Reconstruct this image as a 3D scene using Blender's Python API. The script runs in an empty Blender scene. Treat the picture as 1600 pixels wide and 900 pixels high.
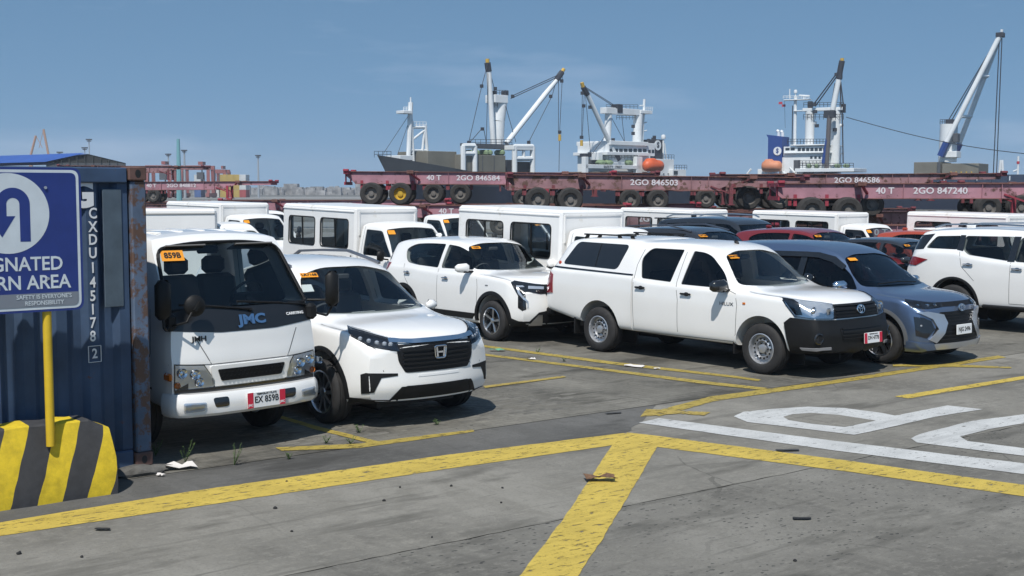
import bpy, bmesh, math, random
from mathutils import Vector, Matrix
from mathutils.bvhtree import BVHTree
from mathutils.geometry import delaunay_2d_cdt
random.seed(11)
sc = bpy.context.scene
COL = sc.collection
R = math.radians
# ------------------------------------------------------------------ camera
FPX, HOR, CAMH = 1950.0, 297.0, 2.45          # focal length in photo pixels, horizon row, eye height
PITCH = math.atan((450 - HOR) / FPX)
cam = bpy.data.cameras.new('camera'); camo = bpy.data.objects.new('camera', cam); COL.objects.link(camo)
camo.location = (0, 0, CAMH); camo.rotation_euler = (R(90) - PITCH, 0, 0)
cam.sensor_width = 36; cam.lens = 36 * FPX / 1600; cam.clip_end = 20000; cam.clip_start = .1
sc.camera = camo
# ------------------------------------------------------------------ world, sun, exposure
SUN_EL, SUN_AZ = 56.0, 194.0                  # azimuth clockwise from +Y; sun stands behind the camera, a little left
to_sun = Vector((math.sin(R(SUN_AZ)) * math.cos(R(SUN_EL)), math.cos(R(SUN_AZ)) * math.cos(R(SUN_EL)), math.sin(R(SUN_EL))))
w = bpy.data.worlds.new('World'); sc.world = w; w.use_nodes = True
nt = w.node_tree; nt.nodes.clear()
sky = nt.nodes.new('ShaderNodeTexSky'); sky.sky_type = 'NISHITA'; sky.sun_disc = False
sky.sun_elevation = R(SUN_EL); sky.sun_rotation = R(SUN_AZ); sky.altitude = 0
sky.air_density = 1.0; sky.dust_density = 0.2; sky.ozone_density = 1.6
hsv = nt.nodes.new('ShaderNodeHueSaturation'); hsv.inputs['Saturation'].default_value = 1.0
tc = nt.nodes.new('ShaderNodeTexCoord'); mp = nt.nodes.new('ShaderNodeMapping'); mp.inputs['Scale'].default_value = (1.6, 1.6, 9)
cn = nt.nodes.new('ShaderNodeTexNoise'); cn.inputs['Scale'].default_value = 1.9; cn.inputs['Detail'].default_value = 6; cn.inputs['Roughness'].default_value = .55
cr = nt.nodes.new('ShaderNodeValToRGB'); cr.color_ramp.elements[0].position = .56; cr.color_ramp.elements[0].color = (0, 0, 0, 1)
cr.color_ramp.elements[1].position = .78; cr.color_ramp.elements[1].color = (.35, .35, .35, 1)
mixc = nt.nodes.new('ShaderNodeMix'); mixc.data_type = 'RGBA'; mixc.inputs[7].default_value = (4.6, 5.3, 6.6, 1)
bg = nt.nodes.new('ShaderNodeBackground'); bg.inputs['Strength'].default_value = .125
wo = nt.nodes.new('ShaderNodeOutputWorld')
L = nt.links.new
# the haze-free look of the photo's sky: the colour a little above the horizon reaches down to it
sv2 = nt.nodes.new('ShaderNodeVectorMath'); sv2.operation = 'MULTIPLY_ADD'; sv2.inputs[1].default_value = (1, 1, .8); sv2.inputs[2].default_value = (0, 0, .30)
sx_ = nt.nodes.new('ShaderNodeSeparateXYZ'); ab_ = nt.nodes.new('ShaderNodeMath'); ab_.operation = 'ABSOLUTE'; cx_ = nt.nodes.new('ShaderNodeCombineXYZ')
L(tc.outputs['Generated'], sx_.inputs[0]); L(sx_.outputs[0], cx_.inputs[0]); L(sx_.outputs[1], cx_.inputs[1]); L(sx_.outputs[2], ab_.inputs[0]); L(ab_.outputs[0], cx_.inputs[2])
L(cx_.outputs[0], sv2.inputs[0]); L(sv2.outputs[0], sky.inputs[0])
L(sky.outputs[0], hsv.inputs['Color']); L(tc.outputs['Generated'], mp.inputs[0]); L(mp.outputs[0], cn.inputs['Vector'])
L(cn.outputs['Fac'], cr.inputs[0]); L(cr.outputs[0], mixc.inputs[0]); tint = nt.nodes.new('ShaderNodeMix'); tint.data_type = 'RGBA'; tint.blend_type = 'MULTIPLY'; tint.inputs[0].default_value = 1; tint.inputs[7].default_value = (.80, .98, .95, 1); L(hsv.outputs[0], tint.inputs[6]); L(tint.outputs[2], mixc.inputs[6]); L(mixc.outputs[2], bg.inputs[0]); L(bg.outputs[0], wo.inputs[0])
sl = bpy.data.lights.new('sun', 'SUN'); sl.energy = 4.3; sl.angle = R(.55); sl.color = (1, .965, .91)
so = bpy.data.objects.new('sun', sl); COL.objects.link(so); so.rotation_euler = to_sun.to_track_quat('Z', 'Y').to_euler(); so.location = (0, -20, 60)
sc.view_settings.view_transform = 'Standard'; sc.view_settings.look = 'None'; sc.view_settings.exposure = 0.1; sc.view_settings.gamma = 1
sc.render.engine = 'CYCLES'; sc.cycles.max_bounces = 8; sc.cycles.transparent_max_bounces = 16; sc.cycles.caustics_reflective = False; sc.cycles.caustics_refractive = False

# ------------------------------------------------------------------ photo -> world helpers
def ray(px, py):
    u = (px - 800) / FPX; v = (450 - py) / FPX
    return Vector((u, math.cos(PITCH) + v * math.sin(PITCH), -math.sin(PITCH) + v * math.cos(PITCH)))
def G(px, py, z=0.0):                          # point of height z seen at a photo pixel
    r = ray(px, py); t = (z - CAMH) / r.z
    return Vector((r.x * t, r.y * t, z))
def D(px, py, Y):                              # point at ground distance Y seen at a photo pixel
    r = ray(px, py); t = Y / r.y
    return Vector((r.x * t, Y, CAMH + r.z * t))

# ------------------------------------------------------------------ materials
MATS = {}
def pmat(name, col, rough=.5, metal=0, coat=0, spec=.5, var=0, vscale=6, bump=0, bscale=40, rust=None, rustamt=.5, rustscale=3, emit=None, trans=0):
    if name in MATS: return MATS[name]
    m = bpy.data.materials.new(name); m.use_nodes = True; n = m.node_tree; b = n.nodes['Principled BSDF']
    b.inputs['Base Color'].default_value = (*col, 1); b.inputs['Roughness'].default_value = rough; b.inputs['Metallic'].default_value = metal
    b.inputs['Coat Weight'].default_value = coat; b.inputs['Coat Roughness'].default_value = .06; b.inputs['Specular IOR Level'].default_value = spec
    tcn = n.nodes.new('ShaderNodeTexCoord'); last = None
    def noise(s, d=6, r=.6):
        q = n.nodes.new('ShaderNodeTexNoise'); q.inputs['Scale'].default_value = s; q.inputs['Detail'].default_value = d; q.inputs['Roughness'].default_value = r
        n.links.new(tcn.outputs['Object'], q.inputs['Vector']); return q
    def ramp(src, p0, p1, c0=(0, 0, 0, 1), c1=(1, 1, 1, 1)):
        q = n.nodes.new('ShaderNodeValToRGB'); q.color_ramp.elements[0].position = p0; q.color_ramp.elements[1].position = p1
        q.color_ramp.elements[0].color = c0; q.color_ramp.elements[1].color = c1; n.links.new(src, q.inputs[0]); return q
    def mix(f, a, bcol):
        q = n.nodes.new('ShaderNodeMix'); q.data_type = 'RGBA'
        n.links.new(f, q.inputs[0])
        if isinstance(a, tuple): q.inputs[6].default_value = (*a, 1)
        else: n.links.new(a, q.inputs[6])
        q.inputs[7].default_value = (*bcol, 1); return q.outputs[2]
    if var:
        q = ramp(noise(vscale).outputs['Fac'], .3, .7)
        last = mix(q.outputs[0], tuple(c * (1 - var) for c in col), tuple(min(1, c * (1 + var)) for c in col))
    if rust:
        q = ramp(noise(rustscale, 10, .72).outputs['Fac'], 1 - rustamt, min(1, 1.06 - rustamt))
        last = mix(q.outputs[0], last if last is not None else col, rust)
    if last is not None: n.links.new(last, b.inputs['Base Color'])
    if bump:
        q = n.nodes.new('ShaderNodeBump'); q.inputs['Strength'].default_value = bump; q.inputs['Distance'].default_value = .02
        n.links.new(noise(bscale).outputs['Fac'], q.inputs['Height']); n.links.new(q.outputs[0], b.inputs['Normal'])
    if emit: b.inputs['Emission Color'].default_value = (*emit, 1); b.inputs['Emission Strength'].default_value = 1
    MATS[name] = m; return m
def glass(name, tint, gloss=.04):
    if name in MATS: return MATS[name]
    m = bpy.data.materials.new(name); m.use_nodes = True; n = m.node_tree; n.nodes.clear()
    o = n.nodes.new('ShaderNodeOutputMaterial'); mx = n.nodes.new('ShaderNodeMixShader'); t = n.nodes.new('ShaderNodeBsdfTransparent'); g = n.nodes.new('ShaderNodeBsdfGlossy')
    f = n.nodes.new('ShaderNodeFresnel'); f.inputs['IOR'].default_value = 1.45
    t.inputs[0].default_value = (*tint, 1); g.inputs['Roughness'].default_value = gloss; g.inputs[0].default_value = (.9, .95, 1, 1)
    n.links.new(f.outputs[0], mx.inputs[0]); n.links.new(t.outputs[0], mx.inputs[1]); n.links.new(g.outputs[0], mx.inputs[2]); n.links.new(mx.outputs[0], o.inputs[0])
    MATS[name] = m; return m
WHITE = pmat('white_paint', (.83, .818, .79), .30, coat=1.0, spec=.6, var=.035, vscale=1.5)
WHITE2 = pmat('white_fibreglass_paint', (.80, .787, .76), .42, coat=.35, var=.05, vscale=1.2, rust=(.66, .63, .57), rustamt=.40, rustscale=1.7)
SILVER = pmat('silver_paint_with_sky_blue', (.13, .185, .29), .28, metal=.7, coat=.8)  # grey-blue silver, made bluer in the colour itself for the mirrored sky
DKGREY = pmat('dark_grey_metallic_paint', (.035, .037, .042), .25, metal=.3, coat=.8)
BLACKP = pmat('black_car_paint', (.02, .022, .026), .22, coat=.9)
REDP = pmat('dark_red_paint', (.17, .018, .02), .25, coat=.8)
ORANGEP = pmat('orange_red_paint', (.36, .06, .03), .3, coat=.6)
PLASTIC = pmat('black_plastic', (.010, .0102, .0108), .5, spec=.25, var=.15, vscale=8)
GLOSSB = pmat('gloss_black', (.012, .013, .015), .15, coat=.6)
GRILLE = pmat('grille_black', (.008, .008, .009), .5, spec=.3)
SEAM = pmat('seam_gap', (.10, .10, .10), .8)
RUBBER = pmat('tyre_rubber', (.022, .021, .021), .8, var=.3, vscale=12)
DUSTYRUB = pmat('old_tyre_rubber', (.032, .030, .028), .9, var=.35, vscale=5)
CHROME = pmat('chrome', (.75, .76, .78), .12, metal=1)
ALLOY = pmat('machined_alloy', (.62, .63, .65), .28, metal=1)
STEELW = pmat('silver_steel_wheel', (.50, .51, .53), .38, metal=.7)
DARKRIM = pmat('dark_rim', (.018, .018, .02), .35, metal=.4)
INTER = pmat('dark_interior', (.06, .06, .062), .8)
INTERL = pmat('grey_interior', (.16, .155, .15), .8)
PAPER = pmat('white_paper', (.8, .8, .8), .8)
STICKER = pmat('orange_sticker', (.78, .30, .015), .6)
INK = pmat('black_ink', (.012, .012, .012), .6)
TAIL = pmat('tail_lamp_red', (.22, .008, .014), .15, coat=1)
AMBER = pmat('amber_lens', (.6, .16, .02), .15, coat=.6)
LAMPB = pmat('lamp_bowl', (.60, .63, .67), .16, metal=.6, coat=.6, bump=.35, bscale=7)
PLATEW = pmat('plate_white', (.78, .78, .77), .5)
PLATER = pmat('plate_red', (.55, .02, .05), .5)
CHASSIS = pmat('chassis_black', (.015, .015, .016), .7)
GL_WS = glass('windscreen_glass', (.84, .90, .90)); GL_TINT = glass('tinted_glass', (.10, .11, .12)); GL_SIDE = glass('side_glass', (.55, .60, .60))
GL_CLEAR = glass('clear_lens', (.92, .94, .96)); GL_VAN = glass('van_window_glass', (.66, .71, .71))

# ------------------------------------------------------------------ mesh helpers
def finish(me, mat, angle=38):
    if mat is not None:
        for m in (mat if isinstance(mat, (list, tuple)) else [mat]): me.materials.append(m)
    me.polygons.foreach_set('use_smooth', [True] * len(me.polygons)); me.set_sharp_from_angle(angle=R(angle)); me.update()
def link(name, me, parent=None):
    o = bpy.data.objects.new(name, me); COL.objects.link(o)
    if parent is not None: o.parent = parent
    return o
def tag(o, label=None, cat=None, group=None, kind=None):
    if label: o['label'] = label
    if cat: o['category'] = cat
    if group: o['group'] = group
    if kind: o['kind'] = kind
    return o
def empty(name, loc=(0, 0, 0), rz=0, label=None, cat=None, group=None):
    o = bpy.data.objects.new(name, None); COL.objects.link(o); o.location = loc; o.rotation_euler = (0, 0, rz); o.empty_display_size = .2
    return tag(o, label, cat, group)
class MB:
    def __init__(s): s.v = []; s.f = []
    def add(s, vs, fs):
        k = len(s.v); s.v += [tuple(q) for q in vs]; s.f += [tuple(i + k for i in q) for q in fs]; return s
    def box(s, c, d, rz=0, bev=0, M=None):
        x, y, z = d[0] / 2, d[1] / 2, d[2] / 2; b = min(bev, x * .9, y * .9, z * .9); vs = []; fs = []
        if b <= 0:
            vs = [(i * x, j * y, k * z) for k in (-1, 1) for j in (-1, 1) for i in (-1, 1)]
            fs = [(0, 2, 3, 1), (4, 5, 7, 6), (0, 1, 5, 4), (2, 6, 7, 3), (0, 4, 6, 2), (1, 3, 7, 5)]
        else:
            def ring(xx, yy, zz, bb): return [(xx, yy - bb, zz), (xx - bb, yy, zz), (-xx + bb, yy, zz), (-xx, yy - bb, zz), (-xx, -yy + bb, zz), (-xx + bb, -yy, zz), (xx - bb, -yy, zz), (xx, -yy + bb, zz)]
            vs = ring(x - b, y - b, -z, b * .5) + ring(x, y, -z + b, b) + ring(x, y, z - b, b) + ring(x - b, y - b, z, b * .5)
            fs = [tuple(range(7, -1, -1)), tuple(range(24, 32))]
            for r_ in range(3):
                for i in range(8): j = (i + 1) % 8; fs.append((r_ * 8 + i, r_ * 8 + j, r_ * 8 + 8 + j, r_ * 8 + 8 + i))
        T = Matrix.Translation(c) @ (M if M is not None else Matrix.Rotation(rz, 4, 'Z'))
        return s.add([T @ Vector(q) for q in vs], fs)
    def cyl(s, a, b, r, r2=None, n=12, cap=True):
        a = Vector(a); b = Vector(b); r2 = r if r2 is None else r2; d = (b - a)
        q = d.to_track_quat('Z', 'Y').to_matrix(); vs = []
        for p, rr in ((a, r), (b, r2)):
            for i in range(n): t = 2 * math.pi * i / n; vs.append(p + q @ Vector((rr * math.cos(t), rr * math.sin(t), 0)))
        fs = [(i, (i + 1) % n, n + (i + 1) % n, n + i) for i in range(n)]
        if cap: fs += [tuple(range(n - 1, -1, -1)), tuple(range(n, 2 * n))]
        return s.add(vs, fs)
    def beam(s, a, b, wx, hz, up=(0, 0, 1)):
        a = Vector(a); b = Vector(b); d = (b - a); ln = d.length; d.normalize(); u = Vector(up); sd = d.cross(u)
        if sd.length < 1e-4: sd = d.cross(Vector((0, 1, 0)))
        sd.normalize(); u = sd.cross(d)
        M = Matrix((d, sd, u)).transposed().to_4x4()
        return s.box((a + b) / 2, (ln, wx, hz), M=M)
    def tube(s, pts, r, n=8):
        for i in range(len(pts) - 1): s.cyl(pts[i], pts[i + 1], r, n=n)
        return s
    def lathe(s, prof, axis='Y', n=32, c=(0, 0, 0), closed=False):
        c = Vector(c); m = len(prof); vs = []
        for i in range(n):
            t = 2 * math.pi * i / n; ct, st = math.cos(t), math.sin(t)
            for (r_, h) in prof:
                vs.append(c + (Vector((r_ * ct, h, r_ * st)) if axis == 'Y' else Vector((r_ * ct, r_ * st, h)) if axis == 'Z' else Vector((h, r_ * ct, r_ * st))))
        fs = []
        for i in range(n):
            j = (i + 1) % n
            for k in range(m if closed else m - 1):
                k2 = (k + 1) % m; fs.append((i * m + k, i * m + k2, j * m + k2, j * m + k))
        return s.add(vs, fs)
    def prism(s, poly, a, b, plane='xz'):
        n = len(poly)
        def mk(p, h): return (p[0], h, p[1]) if plane == 'xz' else (h, p[0], p[1]) if plane == 'yz' else (p[0], p[1], h)
        vs = [mk(p, a) for p in poly] + [mk(p, b) for p in poly]
        fs = [tuple(range(n - 1, -1, -1)), tuple(range(n, 2 * n))] + [(i, (i + 1) % n, n + (i + 1) % n, n + i) for i in range(n)]
        return s.add(vs, fs)
    def mesh(s, name='mesh', mat=None, angle=38, recalc=True):
        me = bpy.data.meshes.new(name); me.from_pydata([tuple(q) for q in s.v], [], s.f)
        if recalc:
            bm = bmesh.new(); bm.from_mesh(me); bmesh.ops.recalc_face_normals(bm, faces=bm.faces); bm.to_mesh(me); bm.free()
        finish(me, mat, angle); return me
    def build(s, name, mat, parent=None, angle=38, recalc=True): return link(name, s.mesh(name, mat, angle, recalc), parent)
def children(o): return [c for c in list(bpy.data.objects) if c.parent == o]
def copy_tree(o, parent=None, swap=None):
    c = o.copy(); COL.objects.link(c); c.parent = parent
    if swap and c.type == 'MESH' and any(m in swap for m in c.data.materials):
        key = (o.data.name, tuple(sorted((k.name, v.name) for k, v in swap.items())))
        if key not in SWAPS:
            me = o.data.copy()
            for i, m in enumerate(me.materials):
                if m in swap: me.materials[i] = swap[m]
            SWAPS[key] = me
        c.data = SWAPS[key]
    for ch in KIDS(o): copy_tree(ch, c, swap)
    return c
SWAPS = {}
def KIDS(o): return list(o.children)
def roundpoly(pts, r, n=4):
    out = []; m = len(pts)
    for i in range(m):
        p = Vector(pts[i]); a = Vector(pts[i - 1]); b = Vector(pts[(i + 1) % m])
        rr = r[i] if isinstance(r, (list, tuple)) else r
        d1 = (a - p); d2 = (b - p); l = min(rr, d1.length * .45, d2.length * .45)
        if l < 1e-4: out.append(tuple(p)); continue
        p1 = p + d1.normalized() * l; p2 = p + d2.normalized() * l
        for k in range(n + 1):
            t = k / n; out.append(tuple(p1 * (1 - t) ** 2 + p * 2 * t * (1 - t) + p2 * t * t))
    return out
TXT = {}
def text_mesh(s, size, bold=0, extrude=.0, align='CENTER', shear=0, xs=1.0):
    cu = bpy.data.curves.new('txt', 'FONT'); cu.body = s; cu.size = size; cu.align_x = align; cu.align_y = 'CENTER'; cu.offset = bold * size; cu.extrude = extrude; cu.shear = shear; cu.space_character = 1.0
    cu.resolution_u = 3
    o = bpy.data.objects.new('txt', cu); COL.objects.link(o)
    dg = bpy.context.evaluated_depsgraph_get(); me = bpy.data.meshes.new_from_object(o.evaluated_get(dg))
    bpy.data.objects.remove(o); bpy.data.curves.remove(cu)
    if xs != 1.0:
        for v in me.vertices: v.co.x *= xs
    return me
def text(s, size, mat, pos, normal, parent=None, up=(0, 0, 1), bold=.02, name='lettering', align='CENTER', shear=0, xs=1.0, extrude=.001):
    me = text_mesh(s, size, bold, extrude, align, shear, xs); me.materials.clear(); me.materials.append(mat)
    n = Vector(normal).normalized(); u = Vector(up); r = u.cross(n).normalized(); u = n.cross(r)
    M = Matrix((r, u, n)).transposed().to_4x4(); M.translation = Vector(pos)
    o = link(name, me, parent); o.matrix_local = M; return o
def pchip(keys):
    xs = [k[0] for k in keys]; ys = [k[1] for k in keys]; n = len(xs)
    h = [xs[i + 1] - xs[i] for i in range(n - 1)]; d = [(ys[i + 1] - ys[i]) / h[i] for i in range(n - 1)]
    m = [d[0]] + [0] * (n - 2) + [d[-1]]
    for i in range(1, n - 1):
        if d[i - 1] * d[i] > 0:
            w1 = 2 * h[i] + h[i - 1]; w2 = h[i] + 2 * h[i - 1]; m[i] = (w1 + w2) / (w1 / d[i - 1] + w2 / d[i])
    def f(x):
        if x <= xs[0]: return ys[0]
        if x >= xs[-1]: return ys[-1]
        i = 0
        while x > xs[i + 1]: i += 1
        t = (x - xs[i]) / h[i]; t2 = t * t; t3 = t2 * t
        return (2 * t3 - 3 * t2 + 1) * ys[i] + (t3 - 2 * t2 + t) * h[i] * m[i] + (-2 * t3 + 3 * t2) * ys[i + 1] + (t3 - t2) * h[i] * m[i + 1]
    return f
# ================================================================== SETTING
GRID = R(38)                                   # the rows of bays run at this angle
UU = Vector((math.cos(GRID), math.sin(GRID), 0)); WW = Vector((UU.y, -UU.x, 0))
def ground_mat(name, base, dark, light, speck=.5, specks=(.03, .03, .03), stain=.5, scale=1.0, brick=None, rot=0, crack=0):
    m = bpy.data.materials.new(name); m.use_nodes = True; n = m.node_tree; b = n.nodes['Principled BSDF']; b.inputs['Roughness'].default_value = .9; b.inputs['Specular IOR Level'].default_value = .25
    tcn = n.nodes.new('ShaderNodeTexCoord'); mpn = n.nodes.new('ShaderNodeMapping'); mpn.inputs['Rotation'].default_value = (0, 0, rot); n.links.new(tcn.outputs['Object'], mpn.inputs[0])
    def noise(s, d=8, r=.62, src=None, st=None):
        q = n.nodes.new('ShaderNodeTexNoise'); q.inputs['Scale'].default_value = s; q.inputs['Detail'].default_value = d; q.inputs['Roughness'].default_value = r
        if st:
            m2 = n.nodes.new('ShaderNodeMapping'); m2.inputs['Scale'].default_value = st; n.links.new(mpn.outputs[0], m2.inputs[0]); n.links.new(m2.outputs[0], q.inputs['Vector'])
        else: n.links.new(mpn.outputs[0], q.inputs['Vector'])
        return q.outputs['Fac']
    def ramp(s, p0, p1):
        q = n.nodes.new('ShaderNodeValToRGB'); q.color_ramp.elements[0].position = p0; q.color_ramp.elements[1].position = p1; n.links.new(s, q.inputs[0]); return q.outputs[0]
    def mix(f, a, c, mode='MIX'):
        q = n.nodes.new('ShaderNodeMix'); q.data_type = 'RGBA'; q.blend_type = mode
        if isinstance(f, float): q.inputs[0].default_value = f
        else: n.links.new(f, q.inputs[0])
        for i, v in ((6, a), (7, c)):
            if isinstance(v, tuple): q.inputs[i].default_value = (*v, 1)
            else: n.links.new(v, q.inputs[i])
        return q.outputs[2]
    col = mix(ramp(noise(.55 * scale), .40, .60), dark, light)
    col = mix(ramp(noise(3.0 * scale, 10, .7, st=(1, .35, 1)), .47, .60), col, base)
    col = mix(ramp(noise(14 * scale, 10, .8, st=(.6, 1, 1)), .50, .66), col, tuple(c * 1.28 for c in base))
    col = mix(ramp(noise(38 * scale, 10, .85), .52, .66), col, tuple(c * .62 for c in base))
    col = mix(ramp(noise(7 * scale, 10, .75, st=(.45, 1.4, 1)), .56, .70), col, tuple(c * .74 for c in base))
    v0 = n.nodes.new('ShaderNodeTexVoronoi'); v0.inputs['Scale'].default_value = 46; n.links.new(mpn.outputs[0], v0.inputs['Vector'])
    l0 = n.nodes.new('ShaderNodeMath'); l0.operation = 'LESS_THAN'; l0.inputs[1].default_value = .20; n.links.new(v0.outputs['Distance'], l0.inputs[0])
    k0 = n.nodes.new('ShaderNodeMath'); k0.operation = 'MULTIPLY'; n.links.new(l0.outputs[0], k0.inputs[0]); n.links.new(ramp(noise(1.3, 6, .7), .46, .62), k0.inputs[1])
    k1 = n.nodes.new('ShaderNodeMath'); k1.operation = 'MULTIPLY'; k1.inputs[1].default_value = .6; n.links.new(k0.outputs[0], k1.inputs[0]); col = mix(k1.outputs[0], col, tuple(c * .35 for c in base))
    if stain: col = mix(ramp(noise(.9 * scale, 10, .66, st=(.5, 1.6, 1)), .535, .64), col, tuple(c * (1 - stain) for c in base))
    if speck:
        v = n.nodes.new('ShaderNodeTexVoronoi'); v.inputs['Scale'].default_value = 19 * scale; v.inputs['Randomness'].default_value = 1; wq = n.nodes.new('ShaderNodeMix'); wq.data_type = 'VECTOR'; wq.inputs[0].default_value = .05; nq = n.nodes.new('ShaderNodeTexNoise'); nq.inputs['Scale'].default_value = 14; nq.inputs['Detail'].default_value = 4; n.links.new(mpn.outputs[0], nq.inputs['Vector']); sq = n.nodes.new('ShaderNodeMapping'); sq.inputs['Scale'].default_value = (.6, 1.15, 1); n.links.new(mpn.outputs[0], sq.inputs[0]); n.links.new(sq.outputs[0], wq.inputs[4]); n.links.new(nq.outputs['Color'], wq.inputs[5]); n.links.new(wq.outputs[1], v.inputs['Vector'])
        lt = n.nodes.new('ShaderNodeMath'); lt.operation = 'LESS_THAN'; lt.inputs[1].default_value = .21; n.links.new(v.outputs['Distance'], lt.inputs[0])
        ml = n.nodes.new('ShaderNodeMath'); ml.operation = 'MULTIPLY'; n.links.new(lt.outputs[0], ml.inputs[0]); n.links.new(ramp(noise(.8, 6, .7), 1 - speck, 1.12 - speck), ml.inputs[1])
        m3 = n.nodes.new('ShaderNodeMath'); m3.operation = 'MULTIPLY'; m3.inputs[1].default_value = .75; n.links.new(ml.outputs[0], m3.inputs[0])
        col = mix(m3.outputs[0], col, specks)
    if crack:
        vc = n.nodes.new('ShaderNodeTexVoronoi'); vc.feature = 'DISTANCE_TO_EDGE'; vc.inputs['Scale'].default_value = .55
        wv = n.nodes.new('ShaderNodeMix'); wv.data_type = 'VECTOR'; wv.inputs[0].default_value = .12; nv = n.nodes.new('ShaderNodeTexNoise'); nv.inputs['Scale'].default_value = 2.2; nv.inputs['Detail'].default_value = 8
        n.links.new(mpn.outputs[0], nv.inputs['Vector']); n.links.new(mpn.outputs[0], wv.inputs[4]); n.links.new(nv.outputs['Color'], wv.inputs[5]); n.links.new(wv.outputs[1], vc.inputs['Vector'])
        l2 = n.nodes.new('ShaderNodeMath'); l2.operation = 'LESS_THAN'; l2.inputs[1].default_value = .0045; n.links.new(vc.outputs['Distance'], l2.inputs[0])
        m5 = n.nodes.new('ShaderNodeMath'); m5.operation = 'MULTIPLY'; n.links.new(l2.outputs[0], m5.inputs[0]); n.links.new(ramp(noise(.45, 4, .6), .5, .6), m5.inputs[1])
        m6 = n.nodes.new('ShaderNodeMath'); m6.operation = 'MULTIPLY'; m6.inputs[1].default_value = crack; n.links.new(m5.outputs[0], m6.inputs[0])
        col = mix(m6.outputs[0], col, (.05, .048, .042))
        # long scuffs and tyre marks along the driving direction
        col = mix(ramp(noise(1.4, 8, .7, st=(.12, 2.2, 1)), .56, .68), col, tuple(c * .55 for c in base))
    h = noise(60 * scale, 6, .7)
    if brick:
        bt = n.nodes.new('ShaderNodeTexBrick'); bt.inputs['Scale'].default_value = 1; bt.inputs['Brick Width'].default_value = brick[0]; bt.inputs['Row Height'].default_value = brick[1]; bt.inputs['Mortar Size'].default_value = .008
        bt.inputs['Color1'].default_value = (1, 1, 1, 1); bt.inputs['Color2'].default_value = (.78, .78, .78, 1); bt.inputs['Mortar'].default_value = (.45, .45, .42, 1); n.links.new(mpn.outputs[0], bt.inputs['Vector'])
        col = mix(.4, col, bt.outputs['Color'], 'MULTIPLY')
    n.links.new(col, b.inputs['Base Color'])
    bp = n.nodes.new('ShaderNodeBump'); bp.inputs['Strength'].default_value = .35; bp.inputs['Distance'].default_value = .01; n.links.new(h, bp.inputs['Height']); n.links.new(bp.outputs[0], b.inputs['Normal'])
    return m
CONC = ground_mat('concrete_road', (.196, .185, .159), (.145, .137, .119), (.245, .232, .201), speck=.40, stain=.38, rot=-GRID, crack=.4)
CONC2 = ground_mat('worn_concrete_road', (.172, .163, .141), (.128, .121, .106), (.215, .204, .178), speck=.58, stain=.4, rot=-GRID, crack=.4)
ASPH = ground_mat('dark_worn_asphalt', (.105, .102, .094), (.078, .076, .071), (.135, .131, .122), speck=.45, stain=.45, rot=-GRID, crack=.3)
LOT = ground_mat('dirty_block_paving', (.155, .146, .124), (.085, .081, .071), (.215, .203, .173), speck=.5, stain=.55, brick=(.22, .11), rot=-GRID)
def paint_mat(name, col, wear=.5):
    m = bpy.data.materials.new(name); m.use_nodes = True; n = m.node_tree; b = n.nodes['Principled BSDF']; b.inputs['Roughness'].default_value = .75
    tcn = n.nodes.new('ShaderNodeTexCoord'); last = None
    mpn = n.nodes.new('ShaderNodeMapping'); mpn.inputs['Rotation'].default_value = (0, 0, -GRID); n.links.new(tcn.outputs['Object'], mpn.inputs[0])
    def nz(s, d, r, lo, hi, st=(1, 1, 1)):
        m2 = n.nodes.new('ShaderNodeMapping'); m2.inputs['Scale'].default_value = st; n.links.new(mpn.outputs[0], m2.inputs[0])
        q = n.nodes.new('ShaderNodeTexNoise'); q.inputs['Scale'].default_value = s; q.inputs['Detail'].default_value = d; q.inputs['Roughness'].default_value = r; n.links.new(m2.outputs[0], q.inputs['Vector'])
        rp = n.nodes.new('ShaderNodeValToRGB'); rp.color_ramp.elements[0].position = lo; rp.color_ramp.elements[1].position = hi; n.links.new(q.outputs['Fac'], rp.inputs[0]); return rp.outputs[0]
    def mx(f, a, c):
        q = n.nodes.new('ShaderNodeMix'); q.data_type = 'RGBA'; n.links.new(f, q.inputs[0])
        for i, v in ((6, a), (7, c)):
            if isinstance(v, tuple): q.inputs[i].default_value = (*v, 1)
            else: n.links.new(v, q.inputs[i])
        return q.outputs[2]
    c = mx(nz(2.5, 8, .65, .35, .7), col, tuple(k * .78 for k in col))
    c = mx(nz(22, 6, .7, .60, .72, (1, .5, 1)), c, tuple(k * .6 for k in col))
    c = mx(nz(1.6, 8, .7, .52, .72, (.25, 2.4, 1)), c, tuple(k * .62 for k in col))
    c = mx(nz(70, 6, .8, .55, .66), c, tuple(k * .55 for k in col))
    n.links.new(c, b.inputs['Base Color'])
    worn = nz(13, 14, .80, .675 - .17 * wear, .715 - .17 * wear, (.5, 1.5, 1))
    tr = n.nodes.new('ShaderNodeBsdfTransparent'); ms = n.nodes.new('ShaderNodeMixShader'); out = [q for q in n.nodes if q.type == 'OUTPUT_MATERIAL'][0]
    n.links.new(worn, ms.inputs[0]); n.links.new(b.outputs[0], ms.inputs[1]); n.links.new(tr.outputs[0], ms.inputs[2]); n.links.new(ms.outputs[0], out.inputs[0])
    return m
YEL = paint_mat('yellow_road_paint', (.56, .41, .075), .74); YELW = paint_mat('worn_yellow_paint', (.42, .31, .07), .85); YELM = paint_mat('thin_yellow_paint', (.40, .30, .06), .80); WHT = paint_mat('white_road_paint', (.55, .55, .53), .60)
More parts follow.
